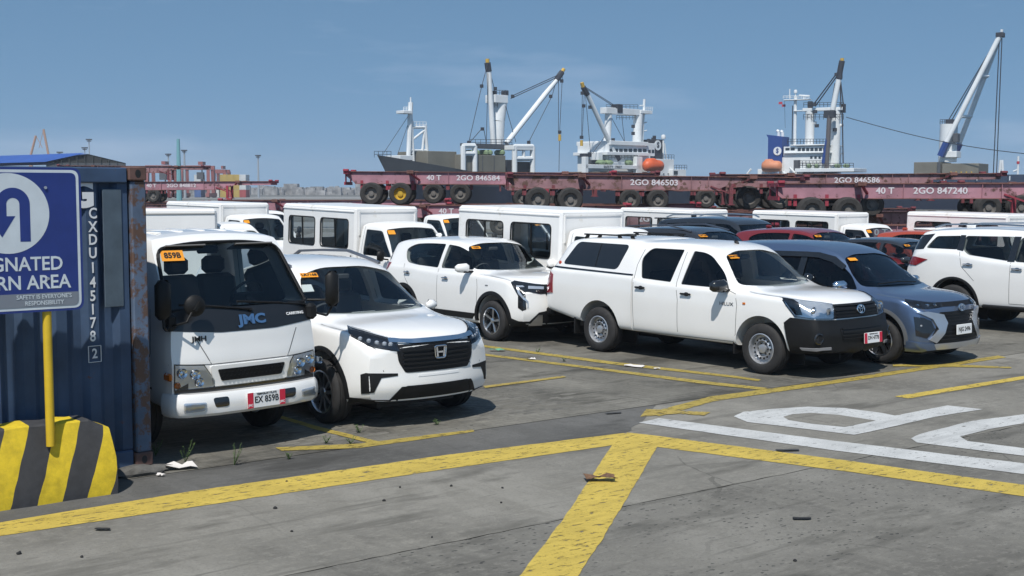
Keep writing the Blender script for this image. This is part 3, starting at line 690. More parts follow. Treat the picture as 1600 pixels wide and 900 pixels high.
# ------------------------------------------------------------------ crossover with wide grille (second in the front row)
def make_brv():
    S = dict(xf=.86, xr=-3.62, Wmax=.89, cabin=(-3.35, -.35), axles=(0, -2.695), wr=.338, arch=.41, track=.80, wheel=('alloy10', .338, .22, .225), floor=.45)
    S['W'] = pchip([(-3.62, .74), (-3.45, .83), (-3.0, .875), (-2, .885), (0, .89), (.35, .88), (.6, .85), (.78, .80), (.86, .76)])
    S['zt'] = pchip([(-3.62, 1.02), (-3.56, 1.2), (-3.45, 1.48), (-3.3, 1.585), (-2.7, 1.645), (-1.9, 1.675), (-1.35, 1.66), (-1.05, 1.60), (-.62, 1.36), (-.2, 1.125), (-.08, 1.09), (.3, 1.065), (.6, 1.02), (.76, .97), (.83, .92), (.86, .86)])
    S['zs'] = pchip([(-3.62, .95), (-3.3, 1.12), (-2, 1.07), (-.3, 1.03), (.1, 1.01), (.5, .97), (.75, .89), (.86, .78)])
    S['Wt'] = pchip([(-3.62, .60), (-3.3, .62), (-2.4, .645), (-1.1, .62), (-.2, .71), (.0, .75), (.4, .74), (.7, .70), (.86, .62)])
    S['zb'] = pchip([(-3.62, .38), (-3.3, .26), (-2.6, .23), (.2, .23), (.6, .25), (.86, .29)])
    S['fp'] = pchip([(.2, -.10), (.32, -.02), (.45, .02), (.6, .01), (.8, .0), (.93, -.02), (1.0, -.03)]); S['rp'] = pchip([(.2, -.05), (.5, 0), (1.0, 0), (1.3, 0)]); S['cf'] = .25; S['cfe'] = 2.3
    S['windows'] = [([(-.50, 1.08), (-.80, 1.30), (-1.12, 1.475), (-1.45, 1.51), (-1.47, 1.09)], .05), ([(-1.55, 1.09), (-1.53, 1.515), (-2.45, 1.50), (-2.45, 1.12)], .05), ([(-2.54, 1.14), (-2.54, 1.49), (-3.0, 1.45), (-3.12, 1.25)], .05)]
    S['ws'] = ([(-.755, 1.125), (-.60, 1.50), (-.3, 1.575), (.3, 1.575), (.60, 1.50), (.755, 1.125), (.3, 1.105), (-.3, 1.105)], [.04, .07, .2, .2, .07, .04, .2, .2]); S['ws_in'] = -1.4; S['ws_out'] = 1.5
    S['rw'] = ([(-.55, 1.18), (-.5, 1.48), (.5, 1.48), (.55, 1.18)], .06)
    t, bv = base_car('white_crossover', S, WHITE, GL_SIDE)
    interior(t, [(-1.25, -.36, .62), (-1.25, .36, .62)], ((-.55, 0, .95), (.5, 1.3, .22)), (-.85, -.36, 1.03), bench=(-2.1, .65))
    MB().box((-1.0, 0, 1.46), (.04, .2, .07), bev=.02).build('inside_mirror', INTER, t)
    patch(bv, [(-.31 + .0, -.16, 1.2), (-.55, -.16, 1.2), (-.45, .12, 1.2), (-.25, .12, 1.2)], 'F', off=-.03, thick=.003) if False else None
    MB().box((-.50, -.08, 1.075), (.16, .30, .004), M=Matrix.Rotation(R(-20), 4, 'Y')).build('document', PAPER, t)
    # grille surround, bars, chrome wing
    patch(bv, frt(rpoly([(-.49, .87), (.49, .87), (.47, .70), (.40, .585), (-.40, .585), (-.47, .70)], .03)), 'F', off=.006, thick=.03).build('grille', GRILLE, t)
    for z in (.63, .675, .72, .765, .81): patch(bv, frt([(-.42, z - .009), (.42, z - .009), (.42, z + .009), (-.42, z + .009)]), 'F', off=.02, thick=.02).build('grille_bar', PLASTIC, t)
    patch(bv, frt(rpoly([(-.54, .895), (-.3, .872), (.3, .872), (.54, .895), (.53, .93), (.3, .915), (-.3, .915), (-.53, .93)], .01)), 'F', off=.022, thick=.03).build('chrome_strip', CHROME, t)
    # H emblem
    p, n = hit(bv, (0, 0, .775), 'F', .03); e = MB()
    e.beam(p + Vector((0, -.038, -.05)), p + Vector((0, -.05, .052)), .014, .02); e.beam(p + Vector((0, .038, -.05)), p + Vector((0, .05, .052)), .014, .02); e.beam(p + Vector((0, -.04, .0)), p + Vector((0, .04, .0)), .014, .018)
    fr = rpoly([(-.062, -.062), (-.075, .064), (.075, .064), (.062, -.062)], .025)
    for a, b in zip(fr, fr[1:] + fr[:1]): e.cyl(p + Vector((0, a[0], a[1])), p + Vector((0, b[0], b[1])), .008, n=6)
    e.build('emblem', CHROME, t)
    for s in (1,):
        hl = [(.80, -.50, .88), (.78, -.44, .81), (.66, -.70, .86), (.50, -.86, .96), (.42, -.89, 1.03), (.60, -.80, 1.0), (.76, -.56, .935)]
        vw = (-.72, .69, 0)
        lamp_set(bv, t, hl, vw, bowl=GLOSSB)
        for yy, xx, zz in ((-.55, .77, .875), (-.61, .745, .882), (-.67, .70, .892), (-.73, .64, .908), (-.79, .57, .928)):
            for sg in (1, -1):
                p, n = hit(bv, (xx, yy * sg, zz), vw if sg > 0 else mview(vw), .008); MB().box((0, 0, 0), (.03, .045, .05), bev=.012, M=Matrix.Rotation(math.atan2(n.y, n.x), 4, 'Z')).build('lamp_unit', LAMPB, t).location = p
        both(bv, 'fog_lamp_housing', [(.7, -.80, .60), (.78, -.46, .585), (.78, -.46, .56), (.72, -.62, .545), (.70, -.70, .40), (.64, -.82, .38), (.66, -.84, .58)], (-.8, .6, 0), PLASTIC, t, off=.006, thick=.03, step=.04)
    patch(bv, frt(rpoly([(-.46, .33), (-.66, .27), (.66, .27), (.46, .33), (.40, .45), (-.40, .45)][::1], .02)), 'F', off=.008, thick=.03).build('lower_intake', PLASTIC, t)
    both(bv, 'lower_skirt', [(.5, -.88, .33), (.62, -.82, .33), (.75, -.55, .31), (.8, -.42, .445), (.8, -.36, .445), (.78, -.50, .27), (.6, -.80, .25), (.45, -.88, .25)], (-.75, .66, 0), PLASTIC, t, off=.01, thick=.03, step=.04)
    patch(bv, frt([(-.26, .535), (.26, .535), (.26, .56), (-.26, .56)]), 'F', off=.004, thick=.01).build('plate_holder', PLATEW, t)
    for ax in (0, -2.695): arch_ring(bv, t, ax, .368, .405, .455, PLASTIC)
    both(bv, 'sill_trim', side([(-.42, .245), (-2.28, .245), (-2.28, .36), (-.42, .36)]), 'R', PLASTIC, t, off=.012, thick=.03, step=.1)
    mirror(bv, t, -.55, 1.09, WHITE, out=.96, size=(.11, .18, .13)); handle(bv, t, -1.25, .98, CHROME); handle(bv, t, -2.25, 1.0, CHROME)
    door_seams(bv, t, [[(-.42, 1.0), (-.40, .5), (-.46, .37)], [(-1.50, 1.08), (-1.50, .37)], [(-2.5, 1.1), (-2.45, .8), (-2.3, .66)]])
    for s in (-1, 1): ribbon(bv, [(-.15, s * .80, 1), (.1, s * .80, 1), (.4, s * .78, 1), (.62, s * .73, 1), (.76, s * .62, 1)], 'T', .008, off=.002).build('panel_gap', SEAM, t, recalc=False)
    for s in (-1, 1):      # roof rails
        b = MB(); pts = [Vector((x, s * .60, S['zt'](x) + (.035 if -3.0 < x < -1.3 else -.03))) for x in (-3.15, -2.95, -2.4, -1.8, -1.3, -1.12)]
        for a, c in zip(pts[:-1], pts[1:]): b.beam(a, c, .035, .03)
        b.build('roof_rail', pmat('rail_grey', (.2, .21, .24), .3, metal=.8), t)
    sticker(bv, t, -.50, 1.50, 'LR7168', w=.20, h=.085)
    MB().box((-.83, -.56, 1.36), (.01, .14, .10), M=Matrix.Rotation(R(-42), 4, 'Y')).build('document', PAPER, t)
    return t, bv
# ------------------------------------------------------------------ compact crossover seen from the side
def make_sonet():
    S = dict(xf=.80, xr=-3.29, Wmax=.895, cabin=(-3.0, -.42), axles=(0, -2.5), wr=.33, arch=.395, track=.80, wheel=('alloy5', .33, .21, .215), floor=.45)
    S['W'] = pchip([(-3.29, .83), (-3.18, .865), (-2.8, .888), (-2, .89), (0, .895), (.4, .885), (.62, .85), (.80, .78)])
    S['zt'] = pchip([(-3.29, 1.04), (-3.25, 1.2), (-3.14, 1.45), (-3.03, 1.545), (-2.6, 1.60), (-1.9, 1.635), (-1.4, 1.625), (-1.08, 1.565), (-.72, 1.35), (-.34, 1.13), (-.2, 1.105), (.2, 1.085), (.5, 1.05), (.68, .99), (.76, .93), (.80, .86)])
    S['zs'] = pchip([(-3.23, .98), (-3.0, 1.12), (-2.5, 1.12), (-1.5, 1.07), (-.4, 1.06), (.1, 1.03), (.45, .985), (.7, .88), (.80, .80)])
    S['Wt'] = pchip([(-3.23, .62), (-2.95, .63), (-2.3, .655), (-1.1, .635), (-.3, .72), (.0, .76), (.4, .75), (.8, .66)])
    S['zb'] = pchip([(-3.23, .42), (-3.0, .27), (-2.4, .24), (.2, .24), (.5, .25), (.80, .30)])
    S['fp'] = pchip([(.2, -.10), (.35, -.01), (.5, .02), (.8, 0), (.95, -.03), (1.0, -.05)]); S['rp'] = pchip([(.2, -.05), (.5, .02), (1.0, 0), (1.3, 0)]); S['cf'] = .22; S['cfe'] = 2.5
    S['windows'] = [([(-.60, 1.125), (-.80, 1.375), (-1.13, 1.495), (-1.44, 1.52), (-1.46, 1.12)], [.05, .14, .2, .04, .04]), ([(-1.54, 1.12), (-1.52, 1.525), (-2.0, 1.525), (-2.38, 1.50), (-2.63, 1.40), (-2.50, 1.185), (-2.2, 1.145)], [.04, .04, .3, .2, .12, .16, .2])]
    S['ws'] = ([(-.77, 1.135), (-.60, 1.49), (-.3, 1.545), (.3, 1.545), (.60, 1.49), (.77, 1.135), (.3, 1.115), (-.3, 1.115)], [.04, .06, .2, .2, .06, .04, .2, .2]); S['ws_in'] = -1.5; S['ws_out'] = 1.5
    S['rw'] = ([(-.56, 1.2), (-.5, 1.46), (.5, 1.46), (.56, 1.2)], .06)
    t, bv = base_car('white_compact_crossover', S, WHITE, GL_SIDE)
    interior(t, [(-1.35, -.36, .62), (-1.35, .36, .62)], ((-.62, 0, .96), (.5, 1.3, .22)), (-.95, -.36, 1.05), bench=(-2.1, .65))
    MB().box((-1.05, 0, 1.44), (.04, .2, .07), bev=.02).build('inside_mirror', INTER, t)
    for ax in (0, -2.5): arch_ring(bv, t, ax, .36, .39, .455, PLASTIC)
    both(bv, 'sill_trim', side([(-.44, .25), (-2.08, .25), (-2.08, .42), (-.44, .42)]), 'R', PLASTIC, t, off=.012, thick=.03, step=.1)
    both(bv, 'front_skirt', [(.46, -.88, .41), (.62, -.84, .36), (.72, -.70, .36), (.78, -.55, .50), (.8, -.40, .52), (.8, -.40, .27), (.6, -.8, .26), (.45, -.88, .26)], (-.75, .66, 0), PLASTIC, t, off=.01, thick=.03, step=.04)
    patch(bv, frt([(-.42, .27), (.42, .27), (.42, .52), (-.42, .52)]), 'F', off=.01, thick=.03).build('lower_grille', PLASTIC, t)
    both(bv, 'skid_plate', [(.70, -.70, .30), (.76, -.55, .46), (.78, -.48, .46), (.78, -.48, .30)], (-.8, .6, 0), ALLOY, t, off=.02, thick=.03, step=.04)
    vw = (-.72, .69, 0)
    hl = [(.80, -.3, .92), (.80, -.3, .80), (.76, -.5, .79), (.70, -.70, .83), (.66, -.74, .83), (.69, -.74, .56), (.66, -.79, .53), (.60, -.84, .58), (.60, -.84, .77), (.46, -.88, .97), (.52, -.86, 1.0), (.72, -.6, .95)]
    both(bv, 'headlight', hl, vw, GLOSSB, t, off=.006, thick=.03, step=.03)
    drl = [(.66, -.76, .90), (.64, -.78, .92), (.56, -.85, .92), (.60, -.835, .80), (.69, -.72, .66), (.69, -.72, .58), (.70, -.71, .58), (.70, -.71, .68), (.62, -.815, .82), (.60, -.83, .895)]
    both(bv, 'daytime_lamp', drl, vw, LAMPB, t, off=.014, thick=.012, step=.02)
    both(bv, 'lamp_unit', [(.78, -.46, .90), (.78, -.46, .86), (.68, -.70, .875), (.68, -.70, .915)], vw, LAMPB, t, off=.014, thick=.012, step=.03)
    patch(bv, frt(rpoly([(-.42, .93), (.42, .93), (.40, .77), (-.40, .77)], .02)), 'F', off=.012, thick=.03).build('grille', PLASTIC, t)
    for z in (.80, .84, .88): patch(bv, frt([(-.40, z - .006), (.40, z - .006), (.40, z + .006), (-.40, z + .006)]), 'F', off=.022, thick=.02).build('grille_bar', GLOSSB, t)
    both(bv, 'tail_light', [(-2.98, -.88, 1.15), (-2.99, -.88, 1.07), (-3.16, -.86, .95), (-3.3, -.75, .95), (-3.3, -.75, 1.14)], (.5, .86, 0), TAIL, t, off=.012, thick=.03, step=.04)
    both(bv, 'quarter_pillar_trim', side(rpoly([(-3.0, 1.20), (-3.04, 1.46), (-3.15, 1.46), (-3.26, 1.17)], .03)), 'R', GLOSSB, t, off=.004, thick=.02, step=.05)
    mirror(bv, t, -.62, 1.14, WHITE, out=1.0, size=(.14, .24, .17)); handle(bv, t, -1.26, .96, CHROME); handle(bv, t, -2.38, 1.0, CHROME)
    door_seams(bv, t, [[(-.42, 1.06), (-.38, .85), (-.40, .5), (-.44, .43)], [(-1.50, 1.11), (-1.50, .43)], [(-2.52, 1.15), (-2.45, .9), (-2.30, .74)]])
    for s in (-1, 1): ribbon(bv, [(-.3, s * .81, 1), (-.1, s * .82, 1), (.2, s * .81, 1), (.5, s * .77, 1), (.68, s * .6, 1)], 'T', .008, off=.002).build('panel_gap', SEAM, t, recalc=False)
    for s in (-1, 1):
        p, n = hit(bv, (-.14, s, .90), 'R' if s < 0 else 'L', .004); MB().box((0, 0, 0), (.07, .008, .018), bev=.003).build('side_badge', CHROME, t).location = p
    MB().box((-2.62, 0, 1.635), (.16, .05, .07), bev=.02).build('fin_antenna', WHITE, t)
    sticker(bv, t, -.47, 1.475, 'LQ33', w=.17, h=.07)
    return t, bv
# ------------------------------------------------------------------ pickup with canopy
def make_hilux():
    S = dict(xf=.95, xr=-4.33, Wmax=.90, cabin=(-2.30, -.45), axles=(0, -3.085), wr=.342, arch=.425, track=.765, wheel=('steel', .342, .22, .205), floor=.55, crown=.04, wlift=.02)
    S['W'] = pchip([(-4.33, .83), (-4.2, .87), (-3.6, .885), (-2.4, .885), (-2.3, .89), (-1, .90), (0, .90), (.35, .89), (.65, .86), (.85, .82), (.95, .78)])
    S['zt'] = pchip([(-4.33, 1.10), (-4.27, 1.22), (-4.0, 1.62), (-3.86, 1.70), (-3.4, 1.745), (-2.8, 1.75), (-2.44, 1.735), (-2.37, 1.71), (-2.32, 1.715), (-1.9, 1.725), (-1.4, 1.715), (-1.05, 1.665), (-.72, 1.46), (-.22, 1.15), (-.1, 1.125), (.3, 1.112), (.6, 1.085), (.8, 1.04), (.90, .995), (.95, .93)])
    S['zs'] = pchip([(-4.33, 1.0), (-4.2, 1.22), (-2.4, 1.19), (-2.3, 1.15), (-1.4, 1.11), (-.4, 1.08), (0, 1.06), (.4, 1.03), (.7, .985), (.95, .87)])
    S['Wt'] = pchip([(-4.33, .72), (-4.0, .66), (-3, .665), (-2.4, .66), (-2.2, .63), (-1.1, .61), (-.5, .68), (-.2, .73), (.1, .75), (.5, .74), (.95, .66)])
    S['zb'] = pchip([(-4.33, .55), (-4.0, .50), (-3.5, .42), (-2.4, .36), (-.5, .34), (.4, .33), (.95, .35)])
    S['fp'] = pchip([(.25, -.06), (.38, .0), (.6, .02), (.72, -.02), (.9, -.05), (1.0, -.08)]); S['rp'] = pchip([(.2, 0), (1.0, 0), (1.3, 0)]); S['cf'] = .20; S['cr'] = .05; S['cfe'] = 2.4
    S['windows'] = [([(-.58, 1.105), (-.74, 1.30), (-1.03, 1.525), (-1.18, 1.575), (-1.38, 1.59), (-1.45, 1.12)], [.02, .2, .12, .08, .03, .02]), ([(-1.65, 1.14), (-1.56, 1.60), (-2.18, 1.605), (-2.32, 1.45), (-2.23, 1.165)], [.02, .03, .08, .1, .04])]
    S['ws'] = ([(-.76, 1.165), (-.575, 1.535), (-.3, 1.60), (.3, 1.60), (.575, 1.535), (.76, 1.165), (.3, 1.135), (-.3, 1.135)], [.04, .06, .2, .2, .06, .04, .2, .2]); S['ws_in'] = -1.4; S['ws_out'] = 1.6
    # slot between cab and load bed
    slot = MB().box((-2.385, -.93, 1.1), (.022, .2, 1.7)).mesh(); slot2 = MB().box((-2.385, .93, 1.1), (.022, .2, 1.7)).mesh(); slot3 = MB().box((-2.385, 0, 1.76), (.03, 1.4, .10)).mesh()
    S['cuts'] = [slot, slot2, slot3]
    t, bv = base_car('white_pickup', S, WHITE, GL_TINT)
    interior(t, [(-1.30, -.36, .66), (-1.30, .36, .66)], ((-.62, 0, .98), (.5, 1.3, .2)), (-.95, -.36, 1.06), bench=(-2.0, .68))
    MB().box((-1.0, 0, 1.50), (.04, .2, .07), bev=.02).build('inside_mirror', INTER, t)
    MB().box((-.5, -.1, 1.085), (.18, .28, .004), M=Matrix.Rotation(R(-14), 4, 'Y')).build('document', PAPER, t)
    can = rpoly([(-2.74, 1.265), (-2.60, 1.635), (-3.72, 1.65), (-3.95, 1.30)], [.08, .08, .08, .08])
    both(bv, 'canopy_window', side(can), 'R', GLOSSB, t, off=.004, thick=.02, step=.1)
    both(bv, 'canopy_window_frame', side(rpoly([(-3.2, 1.29), (-3.19, 1.63), (-3.205, 1.63), (-3.215, 1.29)], .001)), 'R', PLASTIC, t, off=.007, thick=.01)
    both(bv, 'canopy_base_strip', side([(-2.40, 1.192), (-2.40, 1.215), (-4.14, 1.262), (-4.14, 1.236)]), 'R', GLOSSB, t, off=.006, thick=.02, step=.1)
    for s in (-1, 1):
        p, n = hit(bv, (-4.02, s, 1.315), 'R' if s < 0 else 'L', .004); MB().lathe([(.03, 0), (.024, s * .012), (.0001, s * .013)], n=16).build('side_marker', pmat('marker_orange', (.5, .06, .03), .3, coat=.5), t).location = p
        b = MB()
        for (x0, x1) in ((-3.72, -2.62),):
            zz = 1.765; b.beam((x0, s * .55, zz), (x1, s * .55, zz), .03, .022)
            for x in (x0 + .03, x0 + .30, x1 - .3, x1 - .03): b.beam((x, s * .55, 1.69), (x + (.05 if x < -3.2 else -.05), s * .55, 1.76), .03, .05)
        b.build('roof_rail', PLASTIC, t)
    # black bumper, grille and lamps
    vw = (-.75, .66, 0)
    bump = [(.95, 0, .775), (.90, -.40, .77), (.82, -.62, .775), (.68, -.80, .785), (.5, -.89, .80), (.41, -.90, .73), (.46, -.90, .52), (.52, -.89, .36), (.75, -.8, .33), (.9, -.4, .32), (.95, 0, .32)]
    for s in (0, 1): patch(bv, [(p[0], p[1] + (.0 if p[1] else .0), p[2]) for p in (bump if s == 0 else mirror3(bump))], vw if s == 0 else mview(vw), off=.03, thick=.05, step=.05).build('front_bumper', PLASTIC, t, angle=50)
    patch(bv, frt(rpoly([(-.48, .965), (.48, .965), (.52, .785), (-.52, .785)], .02)), 'F', off=.006, thick=.03).build('grille', GRILLE, t)
    for z in (.815, .855, .895, .94): patch(bv, frt([(-.46, z - .010), (.46, z - .010), (.455, z + .010), (-.455, z + .010)]), 'F', off=.024, thick=.03).build('grille_bar', PLASTIC, t)
    patch(bv, frt(rpoly([(-.46, .66), (.46, .66), (.40, .50), (-.40, .50)], .02)), 'F', off=.036, thick=.02).build('lower_grille', GRILLE, t)
    for z in (.53, .57, .61, .645): patch(bv, frt([(-.42, z - .006), (.42, z - .006), (.42, z + .006), (-.42, z + .006)]), 'F', off=.048, thick=.02).build('grille_bar', PLASTIC, t)
    p, n = hit(bv, (0, 0, .885), 'F', .04); oval_emblem(t, p, n, .08, .056)
    hl = [(.86, -.50, .965), (.86, -.50, .79), (.72, -.74, .80), (.55, -.87, .82), (.42, -.89, .97), (.37, -.895, 1.04), (.60, -.82, 1.02), (.78, -.62, .99)]
    lamp_set(bv, t, hl, vw)
    both(bv, 'headlight_trim', [(.47, -.88, .93), (.37, -.895, 1.04), (.52, -.86, 1.025), (.58, -.84, .99), (.62, -.82, .84), (.55, -.86, .83)], vw, GLOSSB, t, off=.013, thick=.02, step=.03)
    for sg in (1, -1):
        p, n = hit(bv, (.72, -.72 * sg, .885), vw if sg > 0 else mview(vw), .008); MB().lathe([(.06, .0), (.05, -.02), (.03, .012), (.0001, .016)], 'X', 20).build('lamp_unit', CHROME, t).location = p
        p, n = hit(bv, (.82, -.55 * sg, .88), vw if sg > 0 else mview(vw), .008); MB().box((0, 0, 0), (.02, .07, .09), bev=.01).build('lamp_unit', CHROME, t).location = p
        p, n = hit(bv, (.75, -.70 * sg, .545), vw if sg > 0 else mview(vw), .032)
        M = Matrix.Rotation(math.atan2(n.y, n.x), 4, 'Z'); k = MB().lathe([(.075, 0), (.06, .012), (.045, -.01), (.0001, -.01)], 'X', 24); f = MB().add([M @ Vector(v) for v in k.v], k.f).build('fog_lamp', GLOSSB, t); f.location = p
        both_p = [(.80, -.52 * sg, .435), (.80, -.52 * sg, .40), (.62, -.80 * sg, .40), (.60, -.82 * sg, .425)]
        patch(bv, both_p, vw if sg > 0 else mview(vw), off=.045, thick=.03, step=.04).build('bumper_trim', pmat('bumper_grey', (.22, .22, .23), .4), t)
    plate(t, (1.035, .16, .51), (1, -.02, .05), 'DN 477B', small='TEMPORARY PLATE')
    both(bv, 'tail_light', [(-4.11, -.88, .84), (-4.12, -.88, 1.13), (-4.20, -.87, 1.17), (-4.34, -.74, 1.16), (-4.34, -.74, .82)], (.35, .94, 0), TAIL, t, off=.012, thick=.03, step=.04)
    MB().box((-4.34, 0, .52), (.16, 1.5, .14), bev=.03).build('rear_bumper', PLASTIC, t)
    mirror(bv, t, -.60, 1.13, GLOSSB, out=1.02, size=(.15, .26, .19)); handle(bv, t, -1.31, .99, PLASTIC, .2); handle(bv, t, -2.2, 1.03, PLASTIC, .2)
    door_seams(bv, t, [[(-.62, 1.10), (-.44, 1.05), (-.40, .9), (-.42, .5), (-.47, .40), (-1.5, .39), (-2.28, .38), (-2.34, .45), (-2.36, .9), (-2.36, 1.35), (-2.30, 1.58)], [(-1.50, 1.57), (-1.53, 1.15), (-1.47, .9), (-1.47, .39)]])
    for s in (-1, 1):
        ribbon(bv, [(-.25, s * .80, 1), (0, s * .80, 1), (.35, s * .80, 1), (.60, s * .78, 1), (.78, s * .62, 1)], 'T', .008, off=.002).build('panel_gap', SEAM, t, recalc=False)
        v = 'R' if s < 0 else 'L'; p, n = hit(bv, (-.58 if s < 0 else -.58, s, .905), v, .006); text('HILUX', .065, pmat('badge_grey', (.25, .25, .26), .3, metal=.8), p, (0, s, 0), t, bold=.006, xs=1.3)
        p, n = hit(bv, (-.28, s, .93), v, .004); MB().box((0, 0, 0), (.05, .012, .03), bev=.01).build('side_repeater', AMBER, t).location = p
    MB().box((-1.15, .0, 1.70), (.09, .05, .05), bev=.02, M=Matrix.Rotation(R(25), 4, 'Y')).build('roof_antenna', PLASTIC, t)
    for s in (-1, 1):
        for x in (-.47, -3.62): MB().box((x, s * .76, .36), (.03, .22, .26), bev=.01).build('mud_flap', PLASTIC, t)
    sticker(bv, t, -.45, 1.52, 'DN477B', w=.18, h=.075)
    return t, bv
# ------------------------------------------------------------------ silver people carrier with shield grille
def make_veloz():
    S = dict(xf=.74, xr=-3.60, Wmax=.865, cabin=(-3.35, -.32), axles=(0, -2.75), wr=.325, arch=.395, track=.765, wheel=('alloy6', .325, .205, .215), floor=.42)
    S['W'] = pchip([(-3.6, .74), (-3.42, .82), (-3, .855), (-2, .86), (0, .865), (.35, .855), (.55, .83), (.68, .80), (.74, .775)])
    S['zt'] = pchip([(-3.6, 1.05), (-3.55, 1.25), (-3.44, 1.5), (-3.3, 1.59), (-2.7, 1.65), (-1.9, 1.67), (-1.4, 1.65), (-1.0, 1.575), (-.5, 1.28), (-.14, 1.06), (0, 1.03), (.3, 1.005), (.5, .975), (.64, .93), (.71, .885), (.74, .83)])
    S['zs'] = pchip([(-3.6, .95), (-3.3, 1.1), (-2, 1.04), (-.5, .99), (0, .955), (.4, .92), (.6, .865), (.74, .77)])
    S['Wt'] = pchip([(-3.6, .58), (-3.3, .60), (-2.4, .625), (-1.0, .60), (-.15, .70), (.1, .72), (.5, .70), (.80, .60)])
    S['zb'] = pchip([(-3.6, .36), (-3.3, .24), (-2.6, .20), (.3, .20), (.6, .21), (.80, .23)])
    S['fp'] = pchip([(.15, -.04), (.3, .02), (.45, .03), (.65, 0), (.85, -.02), (.95, -.04)]); S['rp'] = pchip([(.2, -.05), (.5, 0), (1.0, 0), (1.3, 0)]); S['cf'] = .22; S['cfe'] = 2.4
    S['windows'] = [([(-.42, 1.02), (-.60, 1.22), (-.90, 1.42), (-1.2, 1.48), (-1.40, 1.49), (-1.42, 1.03)], [.04, .1, .1, .1, .04, .04]), ([(-1.50, 1.035), (-1.48, 1.49), (-2.42, 1.48), (-2.42, 1.06)], .05), ([(-2.5, 1.08), (-2.5, 1.47), (-3.05, 1.44), (-3.15, 1.15)], .06)]
    S['ws'] = ([(-.745, 1.065), (-.575, 1.445), (-.3, 1.50), (.3, 1.50), (.575, 1.445), (.745, 1.065), (.3, 1.05), (-.3, 1.05)], [.04, .06, .2, .2, .06, .04, .2, .2]); S['ws_in'] = -1.35; S['ws_out'] = 1.5
    S['rw'] = ([(-.52, 1.18), (-.48, 1.5), (.48, 1.5), (.52, 1.18)], .06)
    t, bv = base_car('silver_people_carrier', S, SILVER, GL_TINT, glass('tinted_windscreen', (.22, .26, .30)))
    interior(t, [(-1.20, -.34, .58), (-1.20, .34, .58)], ((-.5, 0, .90), (.5, 1.25, .2)), None, bench=(-2.1, .6))
    both(bv, 'window_visor', side(rpoly([(-.72, 1.335), (-.92, 1.46), (-1.2, 1.515), (-1.42, 1.52), (-2.42, 1.51), (-2.42, 1.44), (-1.42, 1.445), (-1.2, 1.44), (-.95, 1.38), (-.75, 1.28)], .01)), 'R', GLOSSB, t, off=.022, thick=.012, step=.08)
    both(bv, 'window_pillar_trim', side([(-1.405, 1.04), (-1.39, 1.49), (-1.50, 1.49), (-1.52, 1.04)]), 'R', GLOSSB, t, off=.004, thick=.012)
    vw = (-.72, .69, 0)
    hl = [(.76, -.46, .87), (.76, -.46, .82), (.66, -.66, .80), (.50, -.82, .82), (.42, -.855, .90), (.44, -.85, .93), (.62, -.72, .905)]
    both(bv, 'headlight', hl, vw, GLOSSB, t, off=.004, thick=.03, step=.03); both(bv, 'headlight_lens', hl, vw, GL_CLEAR, t, off=.016, thick=.006, step=.05)
    for sg in (1, -1):
        for yy, xx in ((-.56, .72), (-.66, .66), (-.76, .56)):
            p, n = hit(bv, (xx, yy * sg, .855), vw if sg > 0 else mview(vw), -.012); MB().box((0, 0, 0), (.05, .06, .045), bev=.012).build('lamp_unit', CHROME, t).location = p
    patch(bv, frt(rpoly([(-.44, .885), (.44, .885), (.42, .825), (-.42, .825)], .01)), 'F', off=.006, thick=.02).build('upper_grille', GRILLE, t)
    gr = rpoly([(-.44, .755), (.44, .755), (.50, .60), (.62, .39), (.54, .315), (-.54, .315), (-.62, .39), (-.50, .60)], .02)
    patch(bv, frt(gr), 'F', off=.006, thick=.03).build('grille', GRILLE, t)
    for i, z in enumerate((.37, .42, .47, .52, .57, .62, .67, .71)):
        hw = .56 if z < .45 else .5 if z < .55 else .43 if z < .65 else .40
        patch(bv, frt([(-hw, z - .007), (hw, z - .007), (hw, z + .007), (-hw, z + .007)]), 'F', off=.018, thick=.02).build('grille_bar', PLASTIC, t)
    p, n = hit(bv, (0, 0, .80), 'F', .035); oval_emblem(t, p, n, .072, .05)
    SV2 = pmat('bright_silver_trim', (.55, .57, .60), .3, metal=.8)
    both(bv, 'bumper_blade', [(.77, -.42, .72), (.66, -.66, .77), (.55, -.78, .76), (.70, -.60, .66), (.74, -.52, .52), (.68, -.66, .38), (.74, -.56, .33), (.78, -.42, .46), (.80, -.36, .60)][:9], (-.85, .52, 0), SV2, t, off=.022, thick=.035, step=.035)
    both(bv, 'fog_lamp_housing', [(.62, -.73, .69), (.52, -.81, .70), (.55, -.80, .44), (.66, -.70, .40), (.72, -.58, .52), (.69, -.63, .64)], (-.72, .69, 0), GLOSSB, t, off=.006, thick=.02, step=.04)
    for sg in (1, -1):
        p, n = hit(bv, (.6, -.755 * sg, .58), vw if sg > 0 else mview(vw), -.014); MB().box((0, 0, 0), (.05, .05, .045), bev=.015).build('fog_lamp', LAMPB, t).location = p
    patch(bv, frt(rpoly([(-.58, .32), (.58, .32), (.52, .245), (-.52, .245)], .02)), 'F', off=.03, thick=.04).build('bumper_lip', SV2, t)
    both(bv, 'bumper_lip', [(.70, -.55, .32), (.60, -.74, .34), (.45, -.85, .36), (.44, -.85, .23), (.6, -.76, .23), (.72, -.52, .245)], vw, SILVER, t, off=.028, thick=.04, step=.04)
    plate(t, (.81, .0, .50), (1, 0, .03), 'NJG 2496', red=False, size=.085)
    for ax in (0, -2.75): arch_ring(bv, t, ax, .355, .39, .44, pmat('grey_cladding', (.10, .105, .11), .5), off=.008)
    mirror(bv, t, -.58, 1.06, CHROME, out=.97, size=(.14, .23, .15)); handle(bv, t, -1.2, .92, SILVER); handle(bv, t, -2.1, .94, SILVER)
    door_seams(bv, t, [[(-.38, 1.0), (-.36, .6), (-.40, .3)], [(-1.45, 1.03), (-1.45, .28)]])
